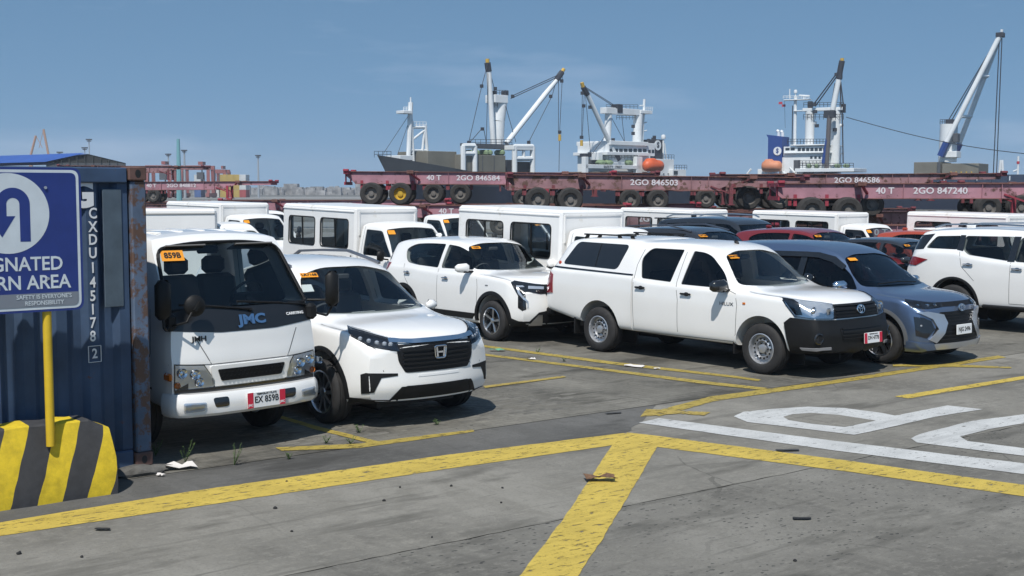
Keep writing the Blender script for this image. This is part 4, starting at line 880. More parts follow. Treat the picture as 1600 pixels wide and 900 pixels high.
    for s in (-1, 1): ribbon(bv, [(-.1, s * .77, 1), (.15, s * .77, 1), (.4, s * .75, 1), (.6, s * .68, 1), (.70, s * .5, 1)], 'T', .008, off=.002).build('panel_gap', SEAM, t, recalc=False)
    sticker(bv, t, -.44, 1.43, '', w=.17, h=.07)
    b = MB()
    b.tube([hit(bv, (-.3, .35, 1.075), 'F', .02)[0], hit(bv, (-.3, -.10, 1.09), 'F', .03)[0], hit(bv, (-.3, -.55, 1.085), 'F', .02)[0]], .009); b.build('wiper', PLASTIC, t)
    return t, bv
# ------------------------------------------------------------------ large white SUV at the right edge
def make_fortuner():
    S = dict(xf=.95, xr=-3.80, Wmax=.925, cabin=(-3.5, -.45), axles=(0, -2.745), wr=.385, arch=.46, track=.79, wheel=('alloy6', .385, .26, .235), floor=.55)
    S['W'] = pchip([(-3.8, .80), (-3.6, .87), (-3.1, .91), (-2, .92), (0, .925), (.4, .91), (.7, .87), (.95, .80)])
    S['zt'] = pchip([(-3.8, 1.15), (-3.76, 1.32), (-3.62, 1.60), (-3.5, 1.72), (-3.1, 1.765), (-2.2, 1.80), (-1.6, 1.79), (-1.15, 1.73), (-.7, 1.46), (-.25, 1.2), (-.1, 1.17), (.3, 1.15), (.6, 1.12), (.8, 1.05), (.9, .98), (.95, .9)])
    S['zs'] = pchip([(-3.8, 1.05), (-3.6, 1.30), (-3.2, 1.36), (-2.8, 1.36), (-2.4, 1.28), (-1.5, 1.20), (-.4, 1.15), (.2, 1.10), (.6, 1.04), (.95, .84)])
    S['Wt'] = pchip([(-3.8, .66), (-3.5, .66), (-2.4, .69), (-1.2, .66), (-.25, .74), (.2, .77), (.95, .68)])
    S['zb'] = pchip([(-3.8, .55), (-3.5, .45), (-2.9, .38), (.2, .38), (.95, .42)])
    S['fp'] = pchip([(.3, -.05), (.5, .02), (.8, 0), (1.1, -.04)]); S['rp'] = pchip([(.3, -.05), (.6, .03), (.8, .02), (1.1, 0), (1.3, 0)]); S['cf'] = .2
    S['windows'] = [([(-.60, 1.19), (-.82, 1.42), (-1.2, 1.62), (-1.60, 1.64), (-1.64, 1.225)], .06), ([(-1.74, 1.23), (-1.70, 1.65), (-2.62, 1.64), (-2.62, 1.40), (-2.50, 1.31)], .05), ([(-2.70, 1.395), (-2.70, 1.64), (-3.20, 1.62), (-3.36, 1.40)], .05)]
    S['ws'] = ([(-.80, 1.235), (-.62, 1.62), (.62, 1.62), (.80, 1.235)], .05); S['ws_in'] = -1.6; S['ws_out'] = 1.6
    S['rw'] = ([(-.6, 1.32), (-.52, 1.6), (.52, 1.6), (.6, 1.32)], .06)
    t, bv = base_car('white_large_suv', S, WHITE, GL_SIDE)
    interior(t, [(-1.45, -.38, .78), (-1.45, .38, .78)], ((-.65, 0, 1.05), (.5, 1.3, .2)), (-1.0, -.38, 1.15), bench=(-2.35, .8))
    for ax in (0, -2.745): arch_ring(bv, t, ax, .415, .455, .50, PLASTIC, off=.02)
    both(bv, 'window_pillar_trim', side([(-1.63, 1.22), (-1.60, 1.65), (-1.72, 1.65), (-1.76, 1.22)]), 'R', GLOSSB, t, off=.004, thick=.012)
    both(bv, 'window_pillar_trim', side([(-2.60, 1.37), (-2.62, 1.65), (-2.72, 1.65), (-2.72, 1.39)]), 'R', GLOSSB, t, off=.004, thick=.012)
    both(bv, 'tail_light', [(-3.28, -.90, 1.20), (-3.55, -.86, 1.24), (-3.78, -.74, 1.22), (-3.80, -.70, 1.10), (-3.52, -.87, 1.08)], (.45, .89, 0), TAIL, t, off=.012, thick=.03, step=.04)
    both(bv, 'rear_pillar_glass', side([(-3.40, 1.38), (-3.26, 1.66), (-3.56, 1.62), (-3.72, 1.35)]), 'R', GLOSSB, t, off=.004, thick=.012)
    b = MB().box((-3.62, 0, 1.735), (.34, 1.15, .035), bev=.012); b.build('roof_spoiler', WHITE, t)
    MB().box((-2.95, 0, 1.805), (.18, .05, .08), bev=.02).build('fin_antenna', WHITE, t)
    handle(bv, t, -1.56, 1.10, CHROME, .2); handle(bv, t, -2.47, 1.14, CHROME, .2); mirror(bv, t, -.7, 1.2, WHITE, out=1.05)
    door_seams(bv, t, [[(-.5, 1.14), (-.46, .55), (-.5, .5)], [(-1.69, 1.22), (-1.69, .5), (-.5, .5)], [(-2.66, 1.36), (-2.6, 1.1), (-2.35, .86)]])
    for s in (-1, 1):
        b = MB().box((-1.40, s * .87, .43), (1.55, .18, .06), bev=.02); b.build('side_step', PLASTIC, t)
        p = [Vector((x, s * .62, z)) for x, z in ((-3.3, 1.77), (-3.1, 1.83), (-2.2, 1.855), (-1.5, 1.835), (-1.35, 1.78))]; b = MB()
        for a, c in zip(p[:-1], p[1:]): b.beam(a, c, .03, .03)
        b.build('roof_rail', ALLOY, t)
    MB().box((-3.85, 0, .62), (.12, 1.5, .18), bev=.05).build('rear_bumper', WHITE, t)
    for yy in (-.6, .6): patch(bv, frt(rpoly([(yy - .18, 1.02), (yy + .18, 1.04), (yy + .18, .93), (yy - .18, .93)], .02)), 'F', off=.01).build('headlight', LAMPB, t)
    patch(bv, frt(rpoly([(-.4, 1.0), (.4, 1.0), (.36, .6), (-.36, .6)], .03)), 'F', off=.008).build('grille', GRILLE, t)
    return t, bv
# ------------------------------------------------------------------ cab-over light truck
def make_truck():
    S = dict(xf=0.0, xr=-1.72, Wmax=.82, cabin=(-1.64, -.28), crown=.05, smooth=False, ff=1.2, fr=.3, cf=.09, cfe=2.8, cr=0, sh=.02, belly=.006)
    S['W'] = pchip([(-1.72, .80), (-1.6, .815), (-.3, .82), (-.1, .81), (0, .79)])
    S['zt'] = pchip([(-1.72, 1.98), (-1.6, 2.03), (-1.0, 2.06), (-.3, 2.05), (0, 2.03)]); S['zs'] = pchip([(-1.72, 1.22), (0, 1.22)]); S['Wt'] = pchip([(-1.72, .70), (-1.5, .71), (0, .70)]); S['zb'] = pchip([(-1.72, .58), (0, .40)])
    S['fp'] = pchip([(.35, -.10), (.5, -.06), (.65, -.05), (.85, -.04), (1.0, -.06), (1.18, -.085), (1.31, -.13), (1.6, -.33), (1.9, -.53), (1.98, -.595), (2.04, -.70)]); S['rp'] = pchip([(.2, 0), (2, 0)])
    outer = loft(S, S['xr'], S['xf'], n=40, K=16); bv = bvh_of(outer)
    t = empty('light_truck')
    S2 = dict(S); cav = loft(S, -1.64, -.30, n=20, ins=.07, zb=.85, deform=False)
    # cavity front follows the raked windscreen
    for v in cav.vertices:
        k = max(0, min(1, (v.co.x + 1.2) / .9)); v.co.x += k * (S['fp'](v.co.z) + (.12 if v.co.z > 1.25 else .0)) * 1.0 - (.0)
    ws = rpoly([(-.765, 1.345), (-.665, 1.90), (-.3, 1.95), (.3, 1.95), (.665, 1.90), (.765, 1.345)], [.05, .09, .3, .3, .09, .05])
    sw = ([(-.58, 1.16), (-.56, 1.40), (-.80, 1.83), (-1.38, 1.85), (-1.40, 1.16)], .06)
    cut = [cav, MB().prism(ws, -1.2, .6, 'yz').mesh(), MB().prism(rpoly(*sw), -1.5, 1.5, 'xz').mesh(), MB().prism(rpoly([(-.58, 1.35), (-.56, 1.82), (.56, 1.82), (.58, 1.35)], .06), -2.2, -1.4, 'yz').mesh()]
    for s in (-1, 1): cut.append(MB().cyl((-.95, s * .45, .40), (-.95, s * 1.5, .40), .44, n=36).mesh())
    body = boolean(outer, cut); finish(body, WHITE, 34); link('cab', body, t)
    pane_poly(bv, 'windscreen', frt(ws), 'F', glass('truck_windscreen', (.66, .74, .74)), t, step=.1)
    for v, y in (('R', -1), ('L', 1)): pane_poly(bv, 'side_window', side(rpoly(*sw), y), v, GL_SIDE, t)
    # rubber seal round the windscreen
    wo_ = [Vector(p) for p in ws]; b = MB()
    pl = [hit(bv, (0, p.x, p.y), 'F', .002)[0] for p in wo_]
    for a, c in zip(pl, pl[1:] + pl[:1]): b.cyl(a, c, .017, n=6)
    b.build('windscreen_seal', PLASTIC, t)
    interior(t, [(-1.1, -.45, .98), (-1.1, .02, .98), (-1.1, .45, .98)], ((-.5, 0, 1.18), (.42, 1.48, .24)), (-.66, .36, 1.40), mat=pmat('truck_trim', (.05, .05, .053), .8))
    MB().box((-.78, 0, 1.87), (.04, .24, .08), bev=.02).build('inside_mirror', INTER, t)
    for s in (-1, 1): MB().box((-.62, s * .38, 1.9), (.18, .42, .012), M=Matrix.Rotation(R(-20), 4, 'Y')).build('sun_visor', INTERL, t)
    MB().box((-.36, .05, 1.325), (.17, .28, .004), M=Matrix.Rotation(R(-15), 4, 'Y')).build('document', PAPER, t)
    # black band below the windscreen
    patch(bv, frt(rpoly([(-.775, 1.352), (.775, 1.352), (.785, 1.17), (.3, 1.13), (-.3, 1.13), (-.785, 1.17)], .03)), 'F', off=.004, thick=.01).build('front_band', pmat('band_black', (.012, .013, .015), .35, coat=.3), t)
    p, n = hit(bv, (0, .05, 1.225), 'F', .012); BL = pmat('badge_blue', (.12, .24, .42), .3, metal=.6)
    text('JMC', .125, BL, p, n, t, bold=.045, xs=1.35); p, n = hit(bv, (0, .56, 1.245), 'F', .012); text('CARRYING', .038, PLATEW, p, n, t, bold=.03, xs=1.2)
    p, n = hit(bv, (0, -.52, 1.085), 'F', .006); text('JMH', .065, INK, p, n, t, bold=.03, xs=1.25)
    # service panel outline, grille recess and grille mesh
    hood = [(0, -.56, 1.11), (0, -.42, .845), (0, .42, .845), (0, .56, 1.11)]
    ribbon(bv, hood, 'F', .009).build('panel_gap', SEAM, t, recalc=False); ribbon(bv, [(0, -.80, .865), (0, -.42, .845)], 'F', .008).build('panel_gap', SEAM, t, recalc=False); ribbon(bv, [(0, .80, .865), (0, .42, .845)], 'F', .008).build('panel_gap', SEAM, t, recalc=False)
    patch(bv, frt(rpoly([(-.44, .83), (.44, .83), (.40, .64), (-.40, .64)], .02)), 'F', off=.02, thick=.03).build('grille_surround', WHITE, t)
    patch(bv, frt(rpoly([(-.37, .795), (.37, .795), (.33, .685), (-.33, .685)], .02)), 'F', off=.026, thick=.01).build('grille', GRILLE, t)
    b = MB()
    for r_ in range(3):
        for k in range(17):
            y = -.35 + k * .0435 + (r_ % 2) * .022; z = .703 + r_ * .037
            if abs(y) > .345 - (.795 - z) * .3: continue
            p, n = hit(bv, (0, y, z), 'F', .026); b.lathe([(.021, p.x + .006), (.017, p.x + .006), (.017, p.x - .0)], 'X', 6, c=(0, y, z))
    tag(b.build('grille_mesh', PLASTIC, t), kind='stuff')
    patch(bv, frt([(-.82, .63), (.82, .63), (.82, .585), (-.82, .585)]), 'F', off=.008, thick=.01).build('bumper_gap', GLOSSB, t)
    for s in (1, -1):
        hl = [(-.762, .86), (-.50, .84), (-.40, .70), (-.40, .635), (-.762, .635)]
        pts = frt([(y * s, z) for y, z in hl]); patch(bv, frt([((-.60 + (y + .60) * 1.06) * s, .74 + (z - .74) * 1.1) for y, z in hl]), 'F', off=.004, thick=.02, step=.04).build('headlight_gasket', GLOSSB, t); patch(bv, pts, 'F', off=.006, thick=.02, step=.04).build('headlight', LAMPB, t)
        patch(bv, pts, 'F', off=.024, thick=.006, step=.05).build('headlight_lens', GL_CLEAR, t)
        for yy, zz, m, sz in ((-.745, .675, AMBER, .032), (-.58, .765, CHROME, .05), (-.54, .69, CHROME, .045), (-.70, .785, CHROME, .05)):
            p, n = hit(bv, (0, yy * s, zz), 'F', .01); MB().lathe([(sz, 0), (sz * .9, .012), (sz * .5, .002), (.0001, .01)], 'X', 18).build('lamp_unit', m, t).location = p
    # bumper
    bm_ = []
    yl = [-.825, -.815, -.78, -.69, -.4, 0, .4, .69, .78, .815, .825]; xl = [-.26, -.15, -.07, -.015, .03, .045, .03, -.015, -.07, -.15, -.26]
    b = MB(); prof = [(-.10, .375), (-.03, .372), (0, .40), (.012, .48), (.0, .555), (-.02, .585), (-.10, .59)]; vs = []; fs = []
    for i, (x, y) in enumerate(zip(xl, yl)):
        ty = (y / .825); nrm = Vector((1 if abs(y) < .75 else .5 if abs(y) < .80 else .05, ty * (.1 if abs(y) < .75 else .8), 0))
        for (o_, z) in prof: vs.append((x + o_ * nrm.x, y + o_ * nrm.y, z + abs(ty) ** 3 * .01))
        if i:
            for k in range(len(prof) - 1): a = (i - 1) * len(prof) + k; fs.append((a, a + 1, a + 1 + len(prof), a + len(prof)))
    b.add(vs, fs); bo = b.build('front_bumper', WHITE, t)
    bbv = bvh_of(bo.data)
    for s in (1, -1):
        patch(bbv, frt(rpoly([(s * .30, .545), (s * .46, .545), (s * .44, .455), (s * .30, .455)], .03)), 'F', off=.003, thick=.01, step=.04).build('bumper_vent', GLOSSB, t)
        patch(bbv, frt(rpoly([(s * .52, .51), (s * .73, .52), (s * .73, .43), (s * .54, .435)], .02)), 'F', off=.006, thick=.012, step=.04).build('fog_lamp', LAMPB, t)
        patch(bbv, frt(rpoly([(s * .53, .50), (s * .72, .51), (s * .72, .44), (s * .55, .445)], .02)), 'F', off=.012, thick=.004, step=.04).build('fog_lens', GL_CLEAR, t)
    pl_ = plate(t, (.066, .09, .48), (1, 0, .02), 'EX 859B', w=.42, h=.15, size=.085, small='TEMPORARY PLATE')
    for s in (-1, 1): text('JMC', .03, PLATEW, Vector((.0085, s * .178, -.045)), (1, 0, 0), pl_, bold=.03)
    # mirrors on arms
    for s in (-1, 1):
        m = MB().box((0, 0, 0), (.10, .16, .36), bev=.045).build('wing_mirror', PLASTIC, t, angle=60); m.location = (-.06, s * (.90 if s < 0 else .97), 1.47)
        b = MB().tube([(-.16, s * .78, 1.24), (-.08, s * .86, 1.19), (-.05, s * .90, 1.22), (-.06, s * .90, 1.31)], .013, 8).tube([(-.36, s * .72, 1.6), (-.2, s * .85, 1.62), (-.07, s * .90, 1.60)], .010, 8) if s < 0 else MB().tube([(-.22, s * .78, 1.36), (-.12, s * .88, 1.36), (-.07, s * .96, 1.36)], .013, 8).tube([(-.18, s * .78, 1.25), (-.10, s * .93, 1.20), (-.06, s * .965, 1.29)], .012, 8)
        b.build('mirror_arm', PLASTIC, t)
        MB().box((-.16, s * .78, 1.25), (.09, .12, .16), bev=.03).build('mirror_bracket', PLASTIC, t)
    k = MB().lathe([(.0001, .035), (.06, .03), (.098, .0), (.10, -.02), (.0001, -.025)], 'X', 24); M = Matrix.Rotation(R(-10), 4, 'Z'); q = MB().add([M @ Vector(v) for v in k.v], k.f).build('round_mirror', PLASTIC, t); q.location = (-.02, -.60, 1.40)
    MB().tube([(-.02, -.60, 1.40), (.0, -.70, 1.26), (-.12, -.78, 1.22)], .011).beam((.02, -.63, 1.36), (.02, -.57, 1.44), .03, .03).build('round_mirror_arm', PLASTIC, t)
    for y0, y1 in ((.05, -.52), (.72, .08)):
        a = hit(bv, (0, y0, 1.315), 'F', .025)[0]; c = hit(bv, (0, y1, 1.375), 'F', .022)[0]; MB().cyl(a, c, .009).cyl(c - (c - a) * .55 + Vector((0, 0, .004)), c + (c - a) * .25, .013, n=6).cyl(a, a + Vector((-.03, 0, -.03)), .02).build('wiper', PLASTIC, t)
    sticker(bv, t, -.54, 1.835, '859B', w=.22, h=.115)
    door_seams(bv, t, [[(-.50, 1.35), (-.47, 1.15), (-.45, .95), (-.5, .86)], [(-1.46, 1.9), (-1.48, .9)], [(-.5, .98), (-1.46, .98)]])
    for s in (-1, 1):
        MB().box((-.12, s * .832, .76), (.12, .03, .07), bev=.012).build('side_lamp', AMBER if s < 0 else GL_CLEAR, t)
        MB().box((-.95, s * .74, .62), (1.0, .16, .02), bev=.005).build('mudguard', PLASTIC, t)
    for i in range(5):
        y = -.48 + i * .24; MB().box((-1.2, y, 2.05 - y * y * .06), (.7, .06, .022), bev=.01).build('roof_rib', WHITE, t)
    # chassis, wheels and low cargo bed
    c = MB()
    for s in (-1, 1): c.box((-2.9, s * .36, .62), (5.0, .08, .18))
    c.box((-.95, 0, .42), (.14, 1.4, .14)).box((-4.05, 0, .38), (.2, 1.3, .2)).box((-.6, 0, .62), (1.0, 1.1, .35)).build('chassis', CHASSIS, t)
    b = MB().box((-3.75, 0, .92), (3.6, 1.72, .08))
    for s in (-1, 1): b.box((-3.75, s * .85, 1.12), (3.6, .03, .36))
    b.box((-5.54, 0, 1.12), (.03, 1.72, .36)).box((-1.96, 0, 1.2), (.04, 1.72, .55)); b.build('cargo_bed', WHITE2, t)
    ms = wheel_meshes('steel', .36, .19, .205)
    for s in (-1, 1): put_wheel(t, -.95, s * .70, .36, ms); put_wheel(t, -4.05, s * .66, .36, ms)
    return t, bv
# ------------------------------------------------------------------ small cab-over vans with a passenger box
def make_van(name, kind):
    S = dict(xf=.66, xr=-.92, Wmax=.80, crown=.04, smooth=False, ff=1.25, fr=.2, cf=.10, cfe=2.6, cr=0, sh=.03)
    S['W'] = pchip([(-.92, .79), (-.8, .80), (.3, .80), (.66, .76)]); S['zt'] = pchip([(-.92, 1.76), (-.8, 1.79), (-.3, 1.80), (.66, 1.78)]); S['zs'] = pchip([(-.92, 1.10), (.66, 1.06)]); S['Wt'] = pchip([(-.92, .64), (.66, .63)]); S['zb'] = pchip([(-.92, .32), (.3, .30), (.66, .30)])
    S['fp'] = pchip([(.25, -.05), (.45, 0), (.75, 0), (.92, -.06), (1.02, -.20), (1.08, -.30), (1.4, -.56), (1.65, -.79), (1.73, -.88), (1.8, -1.03)]); S['rp'] = pchip([(.2, 0), (2, 0)])
    outer = loft(S, S['xr'], S['xf'], n=32, K=12); bv = bvh_of(outer); t = empty(name)
    cav = loft(S, -.86, .30, n=16, ins=.06, zb=.6, deform=False)
    for v in cav.vertices: k = max(0, min(1, (v.co.x + .6) / .9)); v.co.x += k * (S['fp'](v.co.z) + (.22 if v.co.z > 1.0 else 0))
    ws = rpoly([(-.70, 1.10), (-.585, 1.655), (-.2, 1.69), (.2, 1.69), (.585, 1.655), (.70, 1.10)], [.05, .06, .2, .2, .06, .05])
    sw = ([(.22, 1.12), (-.20, 1.63), (-.76, 1.64), (-.76, 1.12)], [.05, .08, .05, .05])
    cut = [cav, MB().prism(ws, -.6, 1.2, 'yz').mesh(), MB().prism(rpoly(*sw), -1.5, 1.5, 'xz').mesh()]
    for s in (-1, 1): cut.append(MB().cyl((0, s * .40, .32), (0, s * 1.5, .32), .36, n=28).mesh())
    body = boolean(outer, cut); finish(body, WHITE2, 34); link('cab', body, t)
    pane_poly(bv, 'windscreen', frt(ws), 'F', GL_WS, t, step=.14)
    for v, y in (('R', -1), ('L', 1)): pane_poly(bv, 'side_window', side(rpoly(*sw), y), v, GL_SIDE, t, step=.2)
    interior(t, [(-.5, -.36, .75), (-.5, .36, .75)], ((.05, 0, .98), (.4, 1.3, .18)), (-.12, -.34, 1.1))
    for s in (-1, 1):
        patch(bv, frt(rpoly([(s * .48, .86), (s * .72, .90), (s * .73, .70), (s * .5, .70)], .04)), 'F', off=.006, step=.06).build('headlight', LAMPB, t)
        m = MB().box((0, 0, 0), (.10, .16, .22), bev=.04).build('wing_mirror', PLASTIC, t, angle=60); m.location = (.18, s * .96, 1.16)
        MB().beam((.18, s * .78, 1.08), (.18, s * .93, 1.10), .04, .03).build('mirror_arm', PLASTIC, t)
        ribbon(bv, [(.25, s, 1.05), (.27, s, .7), (.2, s, .6)], 'R' if s < 0 else 'L', .009).build('panel_gap', SEAM, t, recalc=False); ribbon(bv, [(-.82, s, 1.75), (-.82, s, .4)], 'R' if s < 0 else 'L', .009).build('panel_gap', SEAM, t, recalc=False)
        p, n = hit(bv, (-.70, s, .98), 'R' if s < 0 else 'L', .012); MB().box((0, 0, 0), (.14, .02, .03), bev=.008).build('door_handle', PLASTIC, t).location = p
    patch(bv, frt(rpoly([(-.5, .66), (.5, .66), (.45, .45), (-.45, .45)], .03)), 'F', off=.006, step=.08).build('grille', PLASTIC, t)
    patch(bv, frt(rpoly([(-.74, .62), (.74, .62), (.72, .34), (-.72, .34)], .03)), 'F', off=.001, thick=.01, step=.1).build('front_bumper', WHITE2, t)
    sticker(bv, t, -.50, 1.60, '', w=.16, h=.11)
    c = MB()
    for s in (-1, 1): c.box((-1.6, s * .36, .5), (4.3, .07, .12))
    c.box((-2.5, 0, .34), (.16, 1.2, .16)).box((0, 0, .34), (.12, 1.2, .12)).build('chassis', CHASSIS, t)
    ms = wheel_meshes('steel', .305, .17, .18)
    for s in (-1, 1): put_wheel(t, 0, s * .67, .305, ms); put_wheel(t, -2.5, s * .67, .305, ms)
    x0, x1, z0, z1, hw = -3.93, -.98, .62, 2.08, .83
    if kind == 'pickup':
        b = MB().box(((x0 + x1) / 2, 0, .74), (x1 - x0, 1.66, .06))
        for s in (-1, 1): b.box(((x0 + x1) / 2, s * hw, .92), (x1 - x0, .03, .34))
        b.box((x0, 0, .92), (.03, 1.66, .34)).box((x1, 0, 1.0), (.03, 1.66, .5)); b.build('cargo_bed', WHITE2, t)
        return t
    n_ = Vector((0, 0, 0)); bx = MB().box(((x0 + x1) / 2, 0, (z0 + z1) / 2), (x1 - x0, 2 * hw, z1 - z0), bev=.045).mesh()
    tap = lambda me: [setattr(v.co, 'y', v.co.y * (1 - .05 * (v.co.z - z0) / (z1 - z0))) for v in me.vertices]
    tap(bx); cv = MB().box(((x0 + x1) / 2, 0, (z0 + z1) / 2), (x1 - x0 - .09, 2 * hw - .11, z1 - z0 - .09)).mesh(); tap(cv)
    obv = bvh_of(bx); cut = [cv]; wins = []
    if kind != 'cargo':
        for a, b_ in ((x0 + .28, x0 + 1.38), (x0 + 1.60, x0 + 2.70)): wins.append(rpoly([(a, 1.22), (b_, 1.22), (b_, 1.82), (a, 1.82)], .09))
        for wp in wins: cut.append(MB().prism(wp, -1.5, 1.5, 'xz').mesh())
        cut.append(MB().prism(rpoly([(-.55, 1.3), (.55, 1.3), (.55, 1.86), (-.55, 1.86)], .07), x0 - .5, x0 + .3, 'yz').mesh())
    body = boolean(bx, cut); finish(body, WHITE2, 30); link('box_body', body, t)
    for wp in wins:
        for v, y in (('R', -1), ('L', 1)):
            w_ = pane_poly(obv, 'box_window', side(wp, y), v, GL_VAN, t, inset=.03, step=.5)
            xs = [p[0] for p in wp]; xm = (min(xs) + max(xs)) / 2; q = hit(obv, (xm, y, 1.52), v, -.022)[0]
            MB().box(q, (.035, .02, .60), M=Matrix.Rotation(R(1.5 * (-y)), 4, 'X')).build('window_frame', PLASTIC, w_)
            pts = [hit(obv, (p[0], y, p[1]), v, .0)[0] for p in wp]; f = MB()
            for a, c_ in zip(pts, pts[1:] + pts[:1]): f.cyl(a, c_, .014, n=5)
            f.build('window_seal', PLASTIC, w_)
    # raised frame on the front of the box, roof gutter
    fr = MB()
    for a, b_ in (((x1, -.70, 1.985), (x1, .70, 1.985)), ((x1, -.70, 1.5), (x1, -.70, 1.985)), ((x1, .70, 1.5), (x1, .70, 1.985))): fr.beam(Vector(a), Vector(b_), .03, .03)
    fr.build('front_frame', WHITE2, t)
    for s in (-1, 1): MB().box(((x0 + x1) / 2, s * (hw * .957), 1.985), (x1 - x0 - .08, .03, .035), bev=.008).build('roof_gutter', WHITE2 if kind != 'cargo' else pmat('gutter_grey', (.45, .44, .41), .5), t)
    if kind != 'cargo':
        for s in (-1, 1): MB().box(((x0 + x1) / 2 + .2, s * .52, 1.02), (1.9, .36, .36), bev=.05).build('bench_seat', INTER, t)
        MB().box((x1 - .1, 0, 1.5), (.03, 1.0, .9)).build('partition', INTERL, t)
    MB().box((x1 - .12, -hw - .004, 1.02), (.035, .02, .14), bev=.008).build('grab_handle', PLASTIC, t)
    return t

# ---- build one of each kind, then place them and their copies
HD = R(-50)
def place(t, px, py, local, hd=HD, pitch=0, roll=0):
    """stand the vehicle so that its local point is seen at a photo pixel"""
    lx, ly, lz = local; g = G(px, py, lz); f = Vector((math.cos(hd), math.sin(hd), 0)); l = Vector((-f.y, f.x, 0))
    p = g - f * lx - l * ly; t.location = (p.x, p.y, 0); t.rotation_euler = (roll, pitch, hd); return t
brv, _ = make_brv(); place(brv, 515, 660, (0, -.80, 0)); tag(brv, 'white crossover with a wide black grille and H emblem, beside the light truck', 'car', 'cars parked in the lot')
son, _ = make_sonet(); place(son, 775, 532, (0, -.80, 0)); tag(son, 'white compact crossover behind the pickup, boomerang headlight and black sill', 'car', 'cars parked in the lot')
hil, _ = make_hilux(); place(hil, 1195, 584, (0, -.78, 0), R(-49.5)); tag(hil, 'white double cab pickup with canopy and black front bumper', 'pickup', 'cars parked in the lot')
vel, _ = make_veloz(); place(vel, 1378, 567, (0, -.77, 0)); tag(vel, 'silver blue people carrier with large black grille beside the pickup', 'car', 'cars parked in the lot')
fort, _ = make_fortuner(); fort.location = (10.32, 20.65, 0); fort.rotation_euler = (0, 0, HD); tag(fort, 'white large SUV at the right edge, seen from its side', 'car', 'cars parked in the lot')
trk, _ = make_truck(); trk.location = (-2.44, 11.70, 0); trk.rotation_euler = (0, 0, R(-45)); tag(trk, 'white cab-over light truck with black mirrors beside the blue container', 'truck')
VG = 'small white vans parked in the lot'
def stand(t, px, depth, local, hd=HD, pitch=0.0, scale=1.0):
    """stand the vehicle so that its local point lies at a ground distance on the photo column px"""
    lx, ly = local; X = (px - 800) / FPX * depth * 1.003; f = Vector((math.cos(hd), math.sin(hd), 0)); l = Vector((-f.y, f.x, 0))
    p = Vector((X, depth, 0)) - (f * lx + l * ly) * scale; t.location = (p.x, p.y, 0); t.rotation_euler = (0, pitch, hd); t.scale = (scale,) * 3; return t
FC, RC, WC = (-.98, -.79), (-3.93, -.79), (-.20, -.60)
van = make_van('passenger_van', 'fb'); stand(van, 555, 25.6, FC, pitch=R(1.2)); tag(van, 'white passenger van with two box windows behind the wide grille crossover', 'van', VG)
def van_copy(px, depth, local, label, hd=HD, pitch=R(.8), scale=1.0, src=None):
    v = copy_tree(src or van); v['label'] = label; return stand(v, px, depth, local, hd, pitch, scale)
van_copy(874, 21.8, FC, 'white passenger van with see-through box windows behind the compact crossover', pitch=R(1.2))
van_copy(1303, 31, FC, 'white passenger van with visible cab behind the dark hatchback', scale=.9)
van_copy(1412, 31, RC, 'white passenger van partly hidden behind the large white SUV', scale=.9)
van_copy(966, 35, RC, 'white passenger van behind the two dark SUVs', scale=.92)
van_copy(345, 34, FC, 'white van roof furthest left, behind the panel van', R(-46))
pk = make_van('cab_pickup', 'pickup'); stand(pk, 393, 40, WC); tag(pk, 'white small pickup cab left of the passenger van with two box windows', 'pickup', VG)
v = copy_tree(pk); v['label'] = 'white small pickup cab between the two nearest passenger vans'; stand(v, 690, 34, WC)
cg = make_van('panel_van', 'cargo'); stand(cg, 341, 25, FC, R(22)); tag(cg, 'white windowless panel van just above the light truck roof', 'van', VG)
def car_copy(src, px, depth, local, label, swap, hd=HD, scale=1.0, name=None):
    c = copy_tree(src, None, swap); c['label'] = label; stand(c, px, depth, local, hd, 0, scale)
    if name: c.name = name
    return c
car_copy(brv, 1086, 26, (-1.02, -.58), 'dark grey SUV just above the pickup roof, nearer of two', {WHITE: DKGREY}, name='dark_suv')
car_copy(fort, 1147, 30, (-1.1, -.60), 'black SUV, farther of the two dark SUVs above the pickup', {WHITE: BLACKP}, name='black_suv')
car_copy(son, 1268, 26.5, (-1.0, -.58), 'dark red car beyond the silver people carrier', {WHITE: REDP}, name='red_car')
car_copy(son, 1408, 26, (-1.0, -.58), 'dark grey hatchback with its front hidden behind the large white SUV', {WHITE: DKGREY}, scale=.88, name='dark_hatchback')
car_copy(son, 1446, 29.5, (-1.6, -.60), 'orange red car glimpsed beyond the dark hatchback', {WHITE: ORANGEP}, scale=.92, name='orange_car')
# ================================================================== FOREGROUND THINGS
CBLUE = pmat('container_blue', (.034, .064, .122), .65, var=.3, vscale=2.5, rust=(.10, .045, .025), rustamt=.36, rustscale=5)
CPOST = pmat('rusty_container_post', (.09, .13, .20), .75, var=.3, vscale=3, rust=(.10, .058, .042), rustamt=.53, rustscale=6)
def plane_hit(px, py, p0, n):
    r = ray(px, py); o = Vector((0, 0, CAMH)); t = (Vector(p0) - o).dot(n) / r.dot(n); return o + r * t
ca = R(-46); cf_ = Vector((math.cos(ca), math.sin(ca), 0)); cl_ = Vector((-cf_.y, cf_.x, 0)); C0 = Vector((-3.142, 10.75, .06))
cont = empty('shipping_container', C0, ca, 'blue rusty shipping container with white vertical code behind the striped barrier', 'container')
